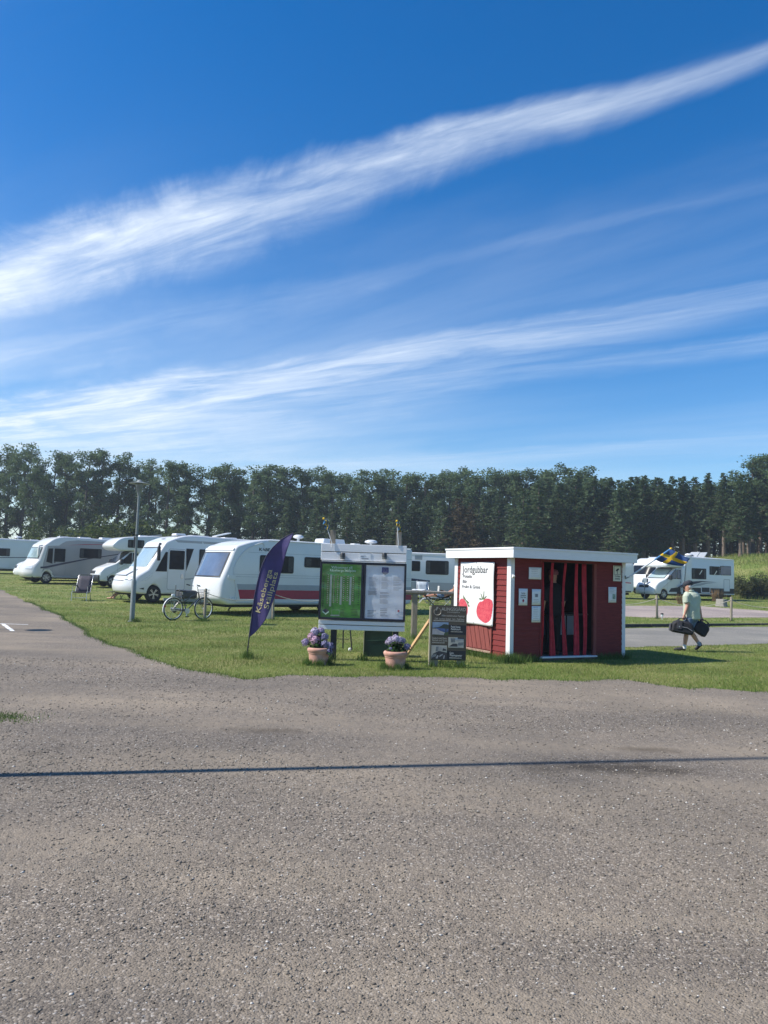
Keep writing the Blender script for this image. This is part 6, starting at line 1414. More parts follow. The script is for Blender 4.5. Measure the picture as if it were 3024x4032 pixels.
def lounger(loc, rz, label, fabric, frame):
    t = thing('sun_lounger', label, 'lounger', loc, rz)
    ln = [(-.95, .30), (-.5, .36), (.0, .33), (.22, .34), (.75, .78)]
    o = MB().sheet([[(x, y, z) for y in (-.28, -.1, .1, .28)] for x, z in ln]).build('sling', fabric, t, sm=60); md = o.modifiers.new('t', 'SOLIDIFY'); md.thickness = .012
    for s_ in (-.3, .3):
        MB().tube([(x, s_, z) for x, z in ln], .014, 8).build('side_tube', frame, t, sm=60)
        for xa, xb in ((-.7, -.5), (-.35, -.6), (.35, .05), (.05, .4)): MB().tube([(xa, s_, .33), (xb, s_, .0)], .012, 6).build('leg', frame, t)
        MB().tube([(-.1, s_, .55), (.45, s_, .56)], .016, 8).build('armrest', frame, t)
    return t
g_ = P(462, 2363); LGA = (g_.x+.35, g_.y+.55); lounger((LGA[0], LGA[1], tz(*LGA)), radians(-8), 'dark reclining lounger beside the nose of the white integrated motorhome', DPUR, W_['dplastic'])
# dry grass tufts by the right motorhome, shrubs on the bank
DRY = leafm('dry_reed', (.30, .20, .11), .3)
def reed(px, py, h, label):
    g_ = P(px, py); t = thing('reed_clump', label, 'plant', g_, 0, 'dry reeds by the gravel path'); q = random.Random(px); m = MB()
    for k in range(70):
        a = q.uniform(0, 2*pi); l_ = q.uniform(.05, .35); b_ = Vector((.12*q.gauss(0, 1), .12*q.gauss(0, 1), 0)); tp = b_+Vector((l_*cos(a), l_*sin(a), h*q.uniform(.6, 1.1))); w_ = Vector((-sin(a), cos(a), 0))*.012
        m.add([b_-w_, b_+w_, b_.lerp(tp, .6)+w_*.8+Vector((0, 0, .05)), tp, b_.lerp(tp, .6)-w_*.8+Vector((0, 0, .05))], [(0, 1, 2, 3, 4)])
    kind(m.build('blades', DRY, t, fix=False), 'stuff')
reed(2815, 2368, .85, 'brown dry reed clump before the rear wheel of the motorhome with a pod'); reed(2836, 2366, .7, 'slim brown reed clump beside the stump'); reed(2682, 2378, .6, 'pale reed clump half hidden by the walking man')
# ================================================================== people
def blob(parts, name, mat, parent, vox=.014, sm_it=4):
    """one continuous surface from overlapping limbs: each part is a list of (point, rx, ry) rings"""
    m = MB()
    for pts in parts:
        P_ = [Vector(p[0]) for p in pts]; n = 12; vs = []; k = len(P_)
        d0 = (P_[1]-P_[0]).normalized(); x = Vector((1, 0, 0)); x = (x-d0*x.dot(d0)); x = x.normalized() if x.length > .1 else Vector((0, 1, 0)).cross(d0).normalized()
        for i, p in enumerate(P_):
            d = (P_[min(i+1, k-1)]-P_[max(i-1, 0)]).normalized(); x = (x-d*x.dot(d)).normalized(); y = d.cross(x); rx = pts[i][1]; ry = pts[i][2] if len(pts[i]) > 2 else rx
            for a in range(n): t = 2*pi*a/n; vs.append(p+x*rx*cos(t)+y*ry*sin(t))
        fs = [(i*n+a, i*n+(a+1) % n, (i+1)*n+(a+1) % n, (i+1)*n+a) for i in range(k-1) for a in range(n)]+[tuple(range(n-1, -1, -1)), tuple((k-1)*n+a for a in range(n))]
        m.add(vs, fs)
    o = m.build(name, mat, parent); r = o.modifiers.new('remesh', 'REMESH'); r.mode = 'VOXEL'; r.voxel_size = vox; r.use_smooth_shade = True
    s_ = o.modifiers.new('smooth', 'SMOOTH'); s_.iterations = sm_it; s_.factor = .5; return o
def limb(*pts): return list(pts)
def ball(c, r, sq=1.0, axis=(0, 0, 1)):
    c = Vector(c); a = Vector(axis); return [(c+a*r*sq*sin(t), max(.003, r*cos(t))) for t in [radians(-80+20*k) for k in range(9)]]
def hand(wr, dir_, side, curl=.8, down=Vector((0, 0, -1))):
    """palm plus five bent fingers, closed round a handle"""
    wr = Vector(wr); d = Vector(dir_).normalized(); s_ = Vector(side).normalized(); inn = d.cross(s_).normalized(); out = [limb((wr-d*.01, .026, .018), (wr+d*.03, .034, .018), (wr+d*.085, .038, .016))]
    for k, (o_, l_) in enumerate(((-.027, .062), (-.009, .072), (.009, .068), (.027, .054))):
        b_ = wr+d*.08+s_*o_; k1 = b_+d*l_*.5+inn*.012; k2 = k1+(d*(1-curl)+inn*curl)*l_*.45; k3 = k2+(inn*(1-curl*.6)-d*curl*.6)*l_*.35; out.append(limb((b_, .010), (k1, .0095), (k2, .009), (k3, .008)))
    t0 = wr+d*.03+s_*-.03; out.append(limb((t0, .012), (t0+d*.03-s_*.02+inn*.012, .0105), (t0+d*.055-s_*.012+inn*.03, .009))); return out
def head(c, face, up_=Vector((0, 0, 1)), r=.098):
    c = Vector(c); f = Vector(face).normalized(); s_ = up_.cross(f).normalized(); u = f.cross(s_).normalized()
    rings = [(-.125, .045, .05, .03), (-.10, .062, .068, .022), (-.06, .070, .085, .01), (-.01, .076, .095, 0), (.045, .077, .098, -.006), (.085, .064, .084, -.01), (.112, .040, .052, -.012), (.122, .012, .014, -.012)]
    out = [[(c+u*z+f*o_, a, b_) for z, a, b_, o_ in rings]]
    # ring axes follow x first; rotate by using explicit nose, ears, chin
    out.append(limb((c+f*.085+u*.015, .010), (c+f*.108-u*.022, .014), (c+f*.095-u*.035, .012)))           # nose
    for k in (-1, 1): out.append(limb((c+s_*k*.074+u*.015-f*.008, .016, .008), (c+s_*k*.083-u*.012-f*.012, .018, .009), (c+s_*k*.078-u*.035-f*.004, .010, .007)))   # ears
    out.append(limb((c+f*.088-u*.062, .018, .01), (c+f*.092-u*.066, .016, .008))); out.append(limb((c+f*.07-u*.10, .025), (c+f*.08-u*.105, .02))); return out
def eyes(c, face, parent, up_=Vector((0, 0, 1))):
    c = Vector(c); f = Vector(face).normalized(); s_ = up_.cross(f).normalized(); m = MB()
    for k in (-1, 1): m.lathe([(0, -.009), (.009, 0), (0, .009)], 8, Matrix.Translation(c+f*.088+s_*k*.032+up_*.012))
    m.build('eyes', W_['ink'], parent)
SHIRT = M('mint_shirt', (.46, .51, .40), .85, var=.08, scale=6, bump=.35, bscale=18); JEAN = M('blue_denim', (.10, .15, .22), .85, var=.2, scale=20); CAPM = M('dark_flat_cap', (.03, .034, .045), .9, var=.35, scale=60, bump=.4)
SOCK = M('grey_blue_sock', (.30, .35, .45), .9, var=.15); SOCKW = M('white_sock', (.62, .64, .66), .9); SHOE = M('black_shoe', (.014, .014, .017), .6); HAIR = M('white_hair', (.62, .60, .56), .8, var=.15, scale=40)
# ---- walking man
g_ = P(2722, 2564, z=0); man = thing('person', 'person in mint shirt, shorts and dark flat cap walking with two bags', 'person', (g_.x, g_.y, 0)); man.scale = (1.0, 1.0, 1.0)
H_ = Vector((-.075, .02, 1.515)); face = Vector((-.80, .45, -.38)); NK = Vector((-.01, .0, 1.40))
Ls, Rs = Vector((-.155, -.10, 1.33)), Vector((.165, .10, 1.335)); Le, Lw = Vector((-.150, -.135, 1.07)), Vector((-.215, -.135, .855)); Re, Rw = Vector((.225, .10, 1.055)), Vector((.265, .06, .80))
PV = Vector((-.01, 0, .80)); Lh, Lk, La = Vector((-.08, -.05, .78)), Vector((-.14, -.07, .44)), Vector((-.185, -.06, .10)); Rh, Rk, Ra = Vector((.07, .05, .78)), Vector((.02, .04, .44)), Vector((.205, .05, .175))
fdn = Vector((-.95, .3, 0)).normalized()
parts = head(H_, face)+[limb((H_+Vector((.03, 0, -.06)), .055), (NK+Vector((0, 0, -.05)), .058)),
    limb((Ls, .05), (Ls.lerp(Le, .5), .046), (Le, .039), (Le.lerp(Lw, .4), .038), (Lw, .026)), limb((Rs, .05), (Rs.lerp(Re, .5), .046), (Re, .039), (Re.lerp(Rw, .4), .038), (Rw, .026)),
    limb((NK, .06), (Vector((.0, 0, 1.33)), .16, .10), (Vector((.0, 0, 1.1)), .15, .11), (PV, .15, .11), (PV-Vector((0, 0, .06)), .12, .1)),
    limb((Lh, .082), (Lh.lerp(Lk, .6), .066), (Lk, .053), (Lk.lerp(La, .35), .056), (La, .034), (La-Vector((0, 0, .05)), .034)), limb((Rh, .082), (Rh.lerp(Rk, .6), .066), (Rk, .053), (Rk.lerp(Ra, .35), .056), (Ra, .034), (Ra+(Ra-Rk).normalized()*.05, .034))]
parts += hand(Lw, (Lw-Le)+Vector((0, 0, -.1)), (-.9, .4, .1)); parts += hand(Rw, (0, .0, -1), (-.9, .4, 0))
blob(parts, 'body', W_['skin'], man, .0095, 3)
sh_ = [limb((Vector((-.005, 0, 1.415)), .075, .07), (Vector((0, 0, 1.375)), .15, .10), (Vector((.0, 0, 1.30)), .205, .145), (Vector((.005, 0, 1.1)), .20, .16), (Vector((.005, 0, .92)), .20, .165), (Vector((.01, 0, .755)), .205, .165)),
       limb((Ls+Vector((.05, .03, .02)), .085), (Ls+Vector((-.01, -.01, -.05)), .082), (Ls.lerp(Le, .72), .074)), limb((Rs+Vector((-.05, -.03, .02)), .085), (Rs+Vector((.01, .01, -.05)), .082), (Rs.lerp(Re, .72), .074))]
s1 = blob(sh_, 'shirt', SHIRT, man, .014, 4); tex = bpy.data.textures.new('cloth_folds', 'CLOUDS'); tex.noise_scale = .11; dm = s1.modifiers.new('folds', 'DISPLACE'); dm.texture = tex; dm.strength = .028; dm.mid_level = .5
MB().lathe([(.068, 1.41), (.085, 1.42), (.078, 1.455), (.066, 1.45)], 16, Matrix.Translation((-.02, 0, 0))).build('collar', SHIRT, man, sm=60)
blob([limb((PV+Vector((0, 0, .02)), .175, .135), (PV-Vector((0, 0, .08)), .175, .14)), limb((Lh, .115), (Lh.lerp(Lk, .5), .105), (Lh.lerp(Lk, .92), .096)), limb((Rh, .115), (Rh.lerp(Rk, .5), .105), (Rh.lerp(Rk, .92), .096))], 'shorts', JEAN, man, .014, 3)
Mc = Matrix.Translation(H_+Vector((.012, -.006, .035))) @ face.to_track_quat('X', 'Z').to_matrix().to_4x4() @ Matrix.Diagonal((1, .86, 1, 1))
m = MB(); m.lathe([(.104, .0), (.122, .035), (.118, .075), (.085, .105), (.04, .118), (0, .12)], 20, Mc); m.prism([(.05, -.085), (.115, -.075), (.165, -.04), (.175, 0), (.165, .04), (.115, .075), (.05, .085)], lambda p: Mc @ Vector((p[0], p[1], .005)), lambda p: Mc @ Vector((p[0]*1.0, p[1], .022))); m.build('flat_cap', CAPM, man, sm=50)
f2 = face.normalized(); m = MB(); m.lathe([(.080, -.05), (.088, -.02), (.088, .005), (.08, .015)], 18, Matrix.Translation(H_-Vector((f2.x, f2.y, 0))*.022+Vector((0, 0, .02)))); m.build('hair', HAIR, man, sm=60); eyes(H_, face, man)
blob([limb((La+Vector((.0, 0, .06)), .043), (La, .042), (La-Vector((0, 0, .05)), .045))], 'sock', SOCKW, man, .012, 2); u_ = (Ra-Rk).normalized(); blob([limb((Ra-u_*.07, .043), (Ra, .042), (Ra+u_*.05, .046))], 'sock', SOCK, man, .012, 2)
def shoe(heel, toe, upv):
    heel = Vector(heel); toe = Vector(toe); d = (toe-heel).normalized(); L_ = (toe-heel).length; u = Vector(upv).normalized(); blob([limb((heel+u*.03, .036), (heel+d*L_*.3+u*.045, .042), (heel+d*L_*.6+u*.03, .044), (heel+d*L_*.88+u*.022, .038), (toe+u*.02, .022)), limb((heel+d*.02+u*.05, .04), (heel+d*.03+u*.09, .042))], 'shoe', SHOE, man, .012, 3)
shoe((-.155, -.06, .012), (-.41, .02, .012), (0, 0, 1)); shoe((.29, .045, .14), (.14, .10, .015), (-.55, .15, .8))
# ---- the two bags
BAGB = M('black_nylon', (.014, .014, .018), .75, var=.3, scale=12, bump=.3, bscale=30); BAGG = M('charcoal_nylon', (.055, .052, .065), .8, var=.15, scale=12, bump=.2, bscale=30)
def bag(loc, rz, tilt, L_, w_, h_, label, pockets):
    t = thing('holdall_bag', label, 'bag', loc, rz); Mx = Matrix.Rotation(tilt, 4, 'Y')
    prof = fillet([(-L_/2, -h_, .06), (L_/2, -h_, .06), (L_/2*.96, -.10, .1), (L_/2*.55, -.03, .1), (-L_/2*.55, -.03, .1), (-L_/2*.96, -.10, .1)], 4)
    m = MB(); m.prism(prof, lambda p: Mx @ Vector((p[0], -w_/2, p[1])), lambda p: Mx @ Vector((p[0], w_/2, p[1]))); m.build('bag_body', BAGB, t, bevel=.05, sm=50)
    if pockets:
        m = MB(); m.prism(rrect(-L_/2+.11, -h_+.10, -L_/2+.22, -.03, .02), lambda p: Mx @ Vector((p[0], -w_/2-.002, p[1])), lambda p: Mx @ Vector((p[0], -w_/2-.014, p[1]))); m.build('webbing_panel', BAGG, t, bevel=.004)
        m = MB(); m.box(-L_/2-.035, -L_/2+.0, -w_/2+.03, w_/2-.03, -h_+.02, -.13, Mx); m.build('end_pocket', BAGG, t, bevel=.02)
        m = MB(); m.tube([Mx @ Vector((-.02, -w_/2-.012, -.17)), Mx @ Vector((.1, -w_/2-.012, -.175)), Mx @ Vector((L_/2-.03, -w_/2-.012, -.23))], .008, 6); m.build('piping', M('grey_piping', (.25, .25, .27), .6), t)
        m = MB(); m.prism([(0, 0), (.03, 0), (.015, -.04)], lambda p: Mx @ Vector((-L_/2+.15+p[0], -w_/2-.015, -.16+p[1])), lambda p: Mx @ Vector((-L_/2+.15+p[0], -w_/2-.018, -.16+p[1]))); m.build('badge', W_['alu'], t)
    for y in (-.05, .05): MB().tube([Mx @ Vector((-.13, y*1.6, -.05)), Mx @ Vector((-.08, y*.5, .02)), Vector((0, 0, .035)), Mx @ Vector((.08, y*.5, .02)), Mx @ Vector((.13, y*1.6, -.05))], .010, 6).build('handle', BAGB, t, sm=60)
    return t
bag(Vector((g_.x-.25, g_.y-.16, .745)), radians(-12), radians(8), .50, .22, .33, 'black holdall with grey webbing carried in front by the walking person', True)
bag(Vector((g_.x+.33, g_.y+.02, .70)), radians(-4), radians(32), .36, .22, .33, 'plain black bag carried behind by the walking person', False)

# ---- customer in the kiosk doorway
kp = K0+kx*1.46+ky*.50; cu = thing('person', 'person in black clothes standing inside the kiosk behind the red strips', 'person', (kp.x, kp.y, .056), KA)
blob(head((0, .03, 1.60), (0.05, 1, -.25))+[limb((Vector((0, 0, 1.5)), .055), (Vector((0, 0, 1.42)), .06)), limb((Vector((-.2, 0, 1.36)), .05), (Vector((-.25, .0, 1.1)), .044), (Vector((-.24, .05, .88)), .034), (Vector((-.22, .1, .80)), .028)), limb((Vector((.2, 0, 1.36)), .052), (Vector((.27, -.0, 1.1)), .046), (Vector((.27, .06, .90)), .036), (Vector((.25, .12, .82)), .028)), limb((Vector((0, 0, 1.42)), .1, .08), (Vector((0, 0, 1.1)), .15, .1), (Vector((0, 0, .9)), .15, .11))]+hand((.25, .12, .82), (-.1, .4, -.9), (.9, .2, 0))+hand((-.22, .1, .80), (.1, .4, -.9), (.9, .2, 0)), 'body', W_['skin'], cu, .0115, 3)
blob([limb((Vector((0, 0, 1.47)), .08), (Vector((0, 0, 1.40)), .19, .11), (Vector((0, 0, 1.15)), .185, .13), (Vector((0, 0, .82)), .19, .14)), limb((Vector((-.19, 0, 1.38)), .075), (Vector((-.25, 0, 1.10)), .068)), limb((Vector((.19, 0, 1.38)), .075), (Vector((.27, 0, 1.10)), .07))], 'black_shirt', W_['black'], cu, .016, 3)
blob([limb((Vector((0, 0, .9)), .18, .13), (Vector((0, 0, .8)), .18, .13)), limb((Vector((-.09, 0, .82)), .10), (Vector((-.10, .01, .45)), .08), (Vector((-.10, 0, .08)), .075)), limb((Vector((.09, 0, .82)), .10), (Vector((.10, .01, .45)), .08), (Vector((.10, 0, .08)), .075))], 'trousers', W_['black'], cu, .018, 3)
for s_ in (-.1, .1): blob([limb((Vector((s_, -.06, .04)), .04), (Vector((s_, .08, .04)), .046), (Vector((s_, .18, .03)), .03))], 'shoe', M('brown_shoe', (.12, .05, .035), .5), cu, .014, 2)
m = MB(); m.lathe([(.098, .0), (.104, .05), (.085, .10), (0, .125)], 18, Matrix.Translation((0, .015, 1.635))); m.build('cap', M('pink_cap', (.35, .12, .13), .8), cu, sm=60)

# ---- sunbather reading behind the timber table
g_ = P(1742, 2384, y=37.0); sx_ = Vector((g_.x, 37.0, tz(g_.x, 37.0))); lounger(sx_, radians(4), 'pale sun lounger in front of the plain white caravan', M('pale_sling', (.45, .5, .52), .8), W_['alu'])
sbp = thing('person', 'bare chested person with white hair lying on a lounger reading a newspaper', 'person', sx_, radians(4))
hc = Vector((.60, 0, .90))
blob(head(hc, (-.9, 0, -.15))+[limb((hc-Vector((.0, 0, .08)), .055), (Vector((.52, 0, .74)), .06)), limb((Vector((.54, 0, .74)), .10, .14), (Vector((.35, 0, .58)), .13, .19), (Vector((.12, 0, .46)), .13, .17), (Vector((-.05, 0, .43)), .13, .17)),
     limb((Vector((.48, -.2, .70)), .05), (Vector((.25, -.27, .58)), .042), (Vector((.02, -.15, .68)), .03)), limb((Vector((.48, .2, .70)), .05), (Vector((.25, .27, .58)), .042), (Vector((.02, .15, .68)), .03)),
     limb((Vector((-.05, -.1, .44)), .09), (Vector((-.45, -.12, .47)), .066), (Vector((-.9, -.1, .40)), .04)), limb((Vector((-.05, .1, .44)), .09), (Vector((-.45, .12, .47)), .066), (Vector((-.9, .1, .40)), .04)), limb((Vector((-.88, -.1, .38)), .04), (Vector((-.94, -.1, .52)), .03)), limb((Vector((-.88, .1, .38)), .04), (Vector((-.94, .1, .52)), .03))]+hand((.02, -.15, .68), (-.8, .1, .3), (0, .3, 1))+hand((.02, .15, .68), (-.8, -.1, .3), (0, .3, 1)), 'body', W_['tan'], sbp, .012, 3)
blob([limb((Vector((-.12, 0, .44)), .14, .19), (Vector((.05, 0, .44)), .14, .19)), limb((Vector((-.08, -.1, .44)), .105), (Vector((-.3, -.12, .46)), .09)), limb((Vector((-.08, .1, .44)), .105), (Vector((-.3, .12, .46)), .09))], 'shorts', JEAN, sbp, .018, 3)
m = MB(); m.lathe([(.088, -.02), (.104, .03), (.095, .08), (.05, .118), (0, .125)], 18, Matrix.Translation(hc+Vector((.018, 0, .01)))); m.build('hair', HAIR, sbp, sm=60); eyes(hc, (-.95, 0, -.1), sbp)
np_ = thing('newspaper', 'open newspaper held up by the sunbather', 'newspaper', sx_+Vector((-.12, 0, .62)), radians(4)); MB().sheet([[(-.05-.05*abs(y)*4+.06*z, y, z) for y in (-.26, -.13, 0, .13, .26)] for z in (0, .15, .3)]).build('sheets', M('newsprint', (.52, .52, .50), .8, var=.35, scale=30), np_)
g_ = P(1665, 2384, y=38.5); t = thing('camping_table', 'low folding table with a pale top beside the sunbather', 'table', (g_.x, 38.5, tz(g_.x, 38.5)))
MB().box(-.4, .4, -.3, .3, .60, .63).build('top', W_['mgrey'], t)
for x in (-.35, .35): MB().tube([(x, -.28, .6), (-x*.6, -.28, 0)], .012, 6).build('leg', W_['alu'], t); MB().tube([(x, .28, .6), (-x*.6, .28, 0)], .012, 6).build('leg', W_['alu'], t)
g_ = P(1670, 2384, y=39.5); deck_chair((g_.x, 39.5, tz(g_.x, 39.5)), radians(10), 'pale folding chair beside the plain white caravan', M('pale_chair_fabric', (.42, .47, .5), .8))

# ---- resting person whose legs show beside the motorhome nose
lp = thing('person', 'person reclining on a lounger, only bare legs showing beside the motorhome nose', 'person', (LGA[0], LGA[1], tz(*LGA)), radians(-8))
hc = Vector((.72, 0, 1.0))
blob(head(hc, (-.9, 0, .1))+[limb((hc-Vector((0, 0, .1)), .055), (Vector((.66, 0, .82)), .06)), limb((Vector((.66, 0, .82)), .1, .14), (Vector((.42, 0, .58)), .13, .18), (Vector((.12, 0, .45)), .13, .17)), limb((Vector((.6, -.2, .78)), .05), (Vector((.35, -.3, .62)), .042), (Vector((.1, -.3, .58)), .03)), limb((Vector((.6, .2, .78)), .05), (Vector((.35, .3, .62)), .042), (Vector((.1, .3, .58)), .03)),
     limb((Vector((.1, -.1, .44)), .09), (Vector((-.36, -.13, .52)), .062), (Vector((-.62, -.12, .24)), .05), (Vector((-.82, -.12, .07)), .034)), limb((Vector((.1, .1, .44)), .09), (Vector((-.36, .13, .52)), .062), (Vector((-.62, .12, .24)), .05), (Vector((-.82, .12, .07)), .034)), limb((Vector((-.78, -.12, .05)), .036), (Vector((-1.0, -.13, .035)), .03)), limb((Vector((-.78, .12, .05)), .036), (Vector((-1.0, .13, .035)), .03))]+hand((.1, -.3, .58), (-1, 0, -.1), (0, 1, 0))+hand((.1, .3, .58), (-1, 0, -.1), (0, 1, 0)), 'body', W_['skin'], lp, .012, 3)
blob([limb((Vector((.0, 0, .44)), .14, .19), (Vector((.3, 0, .5)), .14, .19), (Vector((.62, 0, .8)), .11, .17)), limb((Vector((.05, -.1, .45)), .105), (Vector((-.15, -.12, .49)), .09)), limb((Vector((.05, .1, .45)), .105), (Vector((-.15, .12, .49)), .09))], 'swimsuit', DPUR, lp, .018, 3)
m = MB(); m.lathe([(.088, -.02), (.104, .03), (.095, .08), (.05, .118), (0, .125)], 18, Matrix.Translation(hc+Vector((.018, 0, .01)))); m.build('hair', HAIR, lp, sm=60); eyes(hc, (-.95, 0, .1), lp)
# ================================================================== trees
BARK = M('bark', (.075, .062, .05), .9, var=.35, scale=6, bump=.6, bscale=20); BARKP = M('pine_bark', (.16, .12, .095), .9, var=.3, scale=5, bump=.6, bscale=18)
def fol(name, c1, c2): 
    m = leafm(name, c1, .38, .65); N = m.node_tree.nodes; rp = [n for n in N if n.type == 'VALTORGB'][0]; rp.color_ramp.elements[0].color = (*c1, 1); rp.color_ramp.elements[1].color = (*c2, 1)
    nz = [n for n in N if n.type == 'TEX_NOISE'][0]; nz.inputs['Scale'].default_value = .55; return m
F_POP = fol('poplar_leaves', (.062, .104, .046), (.142, .204, .090)); F_SPR = fol('spruce_needles', (.044, .078, .036), (.104, .150, .066)); F_YEL = fol('young_larch_needles', (.065, .08, .026), (.14, .15, .055)); F_BRN = fol('browning_needles', (.055, .045, .022), (.12, .095, .05)); F_BSH = fol('bright_shrub_leaves', (.045, .075, .018), (.12, .15, .045)); F_HDG = fol('hedge_leaves', (.03, .05, .015), (.10, .10, .04))
def cards(name, C_, S_, seed, up_bias=.0):                   # leaf sprays: one kite-shaped quad each
    R = np.random.default_rng(seed); n = len(C_); C_ = np.asarray(C_, float); S_ = np.asarray(S_, float)[:, None]
    a = R.normal(size=(n, 3)); a /= np.linalg.norm(a, axis=1)[:, None]; b = R.normal(size=(n, 3)); b -= a*(a*b).sum(1)[:, None]; b /= np.linalg.norm(b, axis=1)[:, None]
    V = np.stack([C_-a*S_, C_+b*S_*.55, C_+a*S_, C_-b*S_*.5], 1).reshape(-1, 3); me = bpy.data.meshes.new(name); me.vertices.add(4*n); me.vertices.foreach_set('co', V.ravel()); me.loops.add(4*n); me.loops.foreach_set('vertex_index', np.arange(4*n, dtype=np.int32)); me.polygons.add(n)
    me.polygons.foreach_set('loop_start', np.arange(0, 4*n, 4, dtype=np.int32)); me.polygons.foreach_set('loop_total', np.full(n, 4, np.int32)); me.update(); me.validate(); return me
def poplar(seed, H=15.0, bare=.16, wide=1.0, dens=1.0):
    q = random.Random(seed); tr = MB(); lean = q.uniform(-.6, .6); cc, ss = [], []
    top = Vector((lean, q.uniform(-.4, .4), H*.93)); tk = [Vector((0, 0, -.4)), Vector((lean*.15, 0, H*.3)), Vector((lean*.5, .1, H*.6)), top]
    tr.tube(tk, [.24, .19, .12, .03], 8)
    nl = int(17*wide)+4
    for k in range(nl):
        t = bare+(.96-bare)*(k+q.random()*.8)/nl; base = tk[0].lerp(tk[1], t/.33) if t < .33 else (tk[1].lerp(tk[2], (t-.33)/.33) if t < .66 else tk[2].lerp(tk[3], min(1, (t-.66)/.34)))
        a = q.uniform(0, 2*pi); L_ = wide*(1.15+1.35*sin(min(1, (t-bare)/(1-bare)*1.15+.12)*pi))*q.uniform(.75, 1.2); rise = q.uniform(.9, 1.7)*L_*.8
        e = base+Vector((cos(a)*L_, sin(a)*L_, rise)); mid_ = base.lerp(e, .5)+Vector((0, 0, -.12*L_)); tr.tube([base, mid_, e], [.07*(1-t*.6), .045, .012], 5)
        for f_ in (.35, .6, .8, 1.0):
            c_ = base.lerp(e, f_)+Vector((q.gauss(0, .28), q.gauss(0, .28), q.gauss(0, .3))); R_ = q.uniform(.40, .72)*(1.0 if f_ > .5 else .85)
            if q.random() < .1: continue
            for i in range(int(80*dens*(R_/.55)**2)):
                d = Vector((q.gauss(0, 1), q.gauss(0, 1), q.gauss(0, .8))).normalized()*R_*q.random()**.45; cc.append(c_+d); ss.append(q.uniform(.075, .17))
    for i in range(int(130*dens)): t = q.random(); cc.append(top+Vector((q.gauss(0, .5), q.gauss(0, .5), q.uniform(-1.2, .7)))); ss.append(q.uniform(.10, .18))
    return tr.mesh('trunk', 60), cards('crown', cc, ss, seed)
def spruce(seed, H=14.0, bare=.12, wide=1.0, droop=.35):
    q = random.Random(seed); tr = MB(); tr.tube([(0, 0, -.4), (0, 0, H*.5), (0, 0, H*.98)], [.2, .13, .015], 8); cc, ss = [], []; n = int(H*2.3)
    for k in range(n):
        t = bare+(1-bare)*k/n; z = H*t; L0 = wide*(2.35*(1-t)**.75+.18)*q.uniform(.85, 1.1)
        for b_ in range(7 if t < .85 else 5):
            a = 2*pi*b_/7+q.uniform(0, 1.2)+k; L_ = L0*q.uniform(.6, 1.15); u = Vector((cos(a), sin(a), 0)); e = Vector((0, 0, z))+u*L_+Vector((0, 0, -droop*L_+.25*L_*t))
            if L_ > .9: tr.tube([(0, 0, z), e], [.03, .008], 4, False)
            for i in range(int(16*L_)+4): 
                f_ = q.uniform(.15, 1.02); w_ = .30*(1.1-f_)*L_*.8+.07; p = Vector((0, 0, z)).lerp(e, f_); s_ = u.cross(Vector((0, 0, 1))); cc.append(p+s_*q.uniform(-w_, w_)+Vector((0, 0, q.gauss(-.06, .10)))); ss.append(q.uniform(.08, .19))
    return tr.mesh('trunk', 60), cards('crown', cc, ss, seed)
def bush(seed, H=2.6, W=1.6):
    q = random.Random(seed); tr = MB(); cc, ss = [], []
    for k in range(16):
        a = q.uniform(0, 2*pi); r = W*q.random()**.6; h_ = H*(.55+.5*q.random())*(1-.35*(r/W)**2); e = Vector((cos(a)*r, sin(a)*r, h_)); tr.tube([(cos(a)*.1, sin(a)*.1, -.2), e*.5, e], [.05, .03, .01], 5)
        for f_ in (.3, .55, .8, 1):
            c_ = e*f_; R_ = q.uniform(.35, .6)
            for i in range(46): d = Vector((q.gauss(0, 1), q.gauss(0, 1), q.gauss(0, 1))).normalized()*R_*q.random()**.4; cc.append(c_+d); ss.append(q.uniform(.07, .14))
    return tr.mesh('stems', 60), cards('crown', cc, ss, seed)
POP = [poplar(10+i, 15.0, (.16, .22, .12, .28, .18, .2)[i], (1, 1.1, .95, 1.0, 1.15, .9)[i], 1.25) for i in range(6)]
SPR = [spruce(30+i, 14.0, (.06, .10, .24, .36)[i], (1.05, .95, .85, .8)[i]) for i in range(4)]
BSH = [bush(50+i) for i in range(3)]
TREES = []
def tree(kind_, i, x, y, H, label, grp, mat=None, rz=None, base=None, name=None):
    tm, cm = (POP, SPR, BSH)[kind_][i % len((POP, SPR, BSH)[kind_])]; H0 = (15.0*.97, 14.0, 2.9)[kind_]; s_ = H/H0
    t = thing(name or ('broadleaf_tree', 'conifer_tree', 'shrub')[kind_], label, ('tree', 'tree', 'shrub')[kind_], (x, y, tz(x, y)), rnd.uniform(0, 6.28) if rz is None else rz, grp); wx = ((1.36 if x > -26 else 1.12), 1.75, 1.1)[kind_]; t.scale = (s_*wx*rnd.uniform(.85, 1.15), s_*wx*rnd.uniform(.85, 1.15), s_)
    def add(nm, me, m_):
        o = bpy.data.objects.new(nm, me); C.objects.link(o); o.parent = t
        if not me.materials: me.materials.append(m_)
        o.material_slots[0].link = 'OBJECT'; o.material_slots[0].material = m_; return o
    add('trunk' if kind_ < 2 else 'stems', tm, BARK if kind_ != 1 else BARKP); add('crown', cm, mat or (F_POP, F_SPR, F_BSH)[kind_]); TREES.append(t); return t
def tree_px(kind_, i, px, py_top, y, label, grp, mat=None):
    b_ = P(px, 2250, y=y); tp = P(px, py_top, y=y); return tree(kind_, i, b_.x, y, tp.z-tz(b_.x, y), label, grp, mat)
LB = 'tall slender broadleaf tree in the windbreak behind the campers'; GB_ = 'windbreak trees behind the campsite'
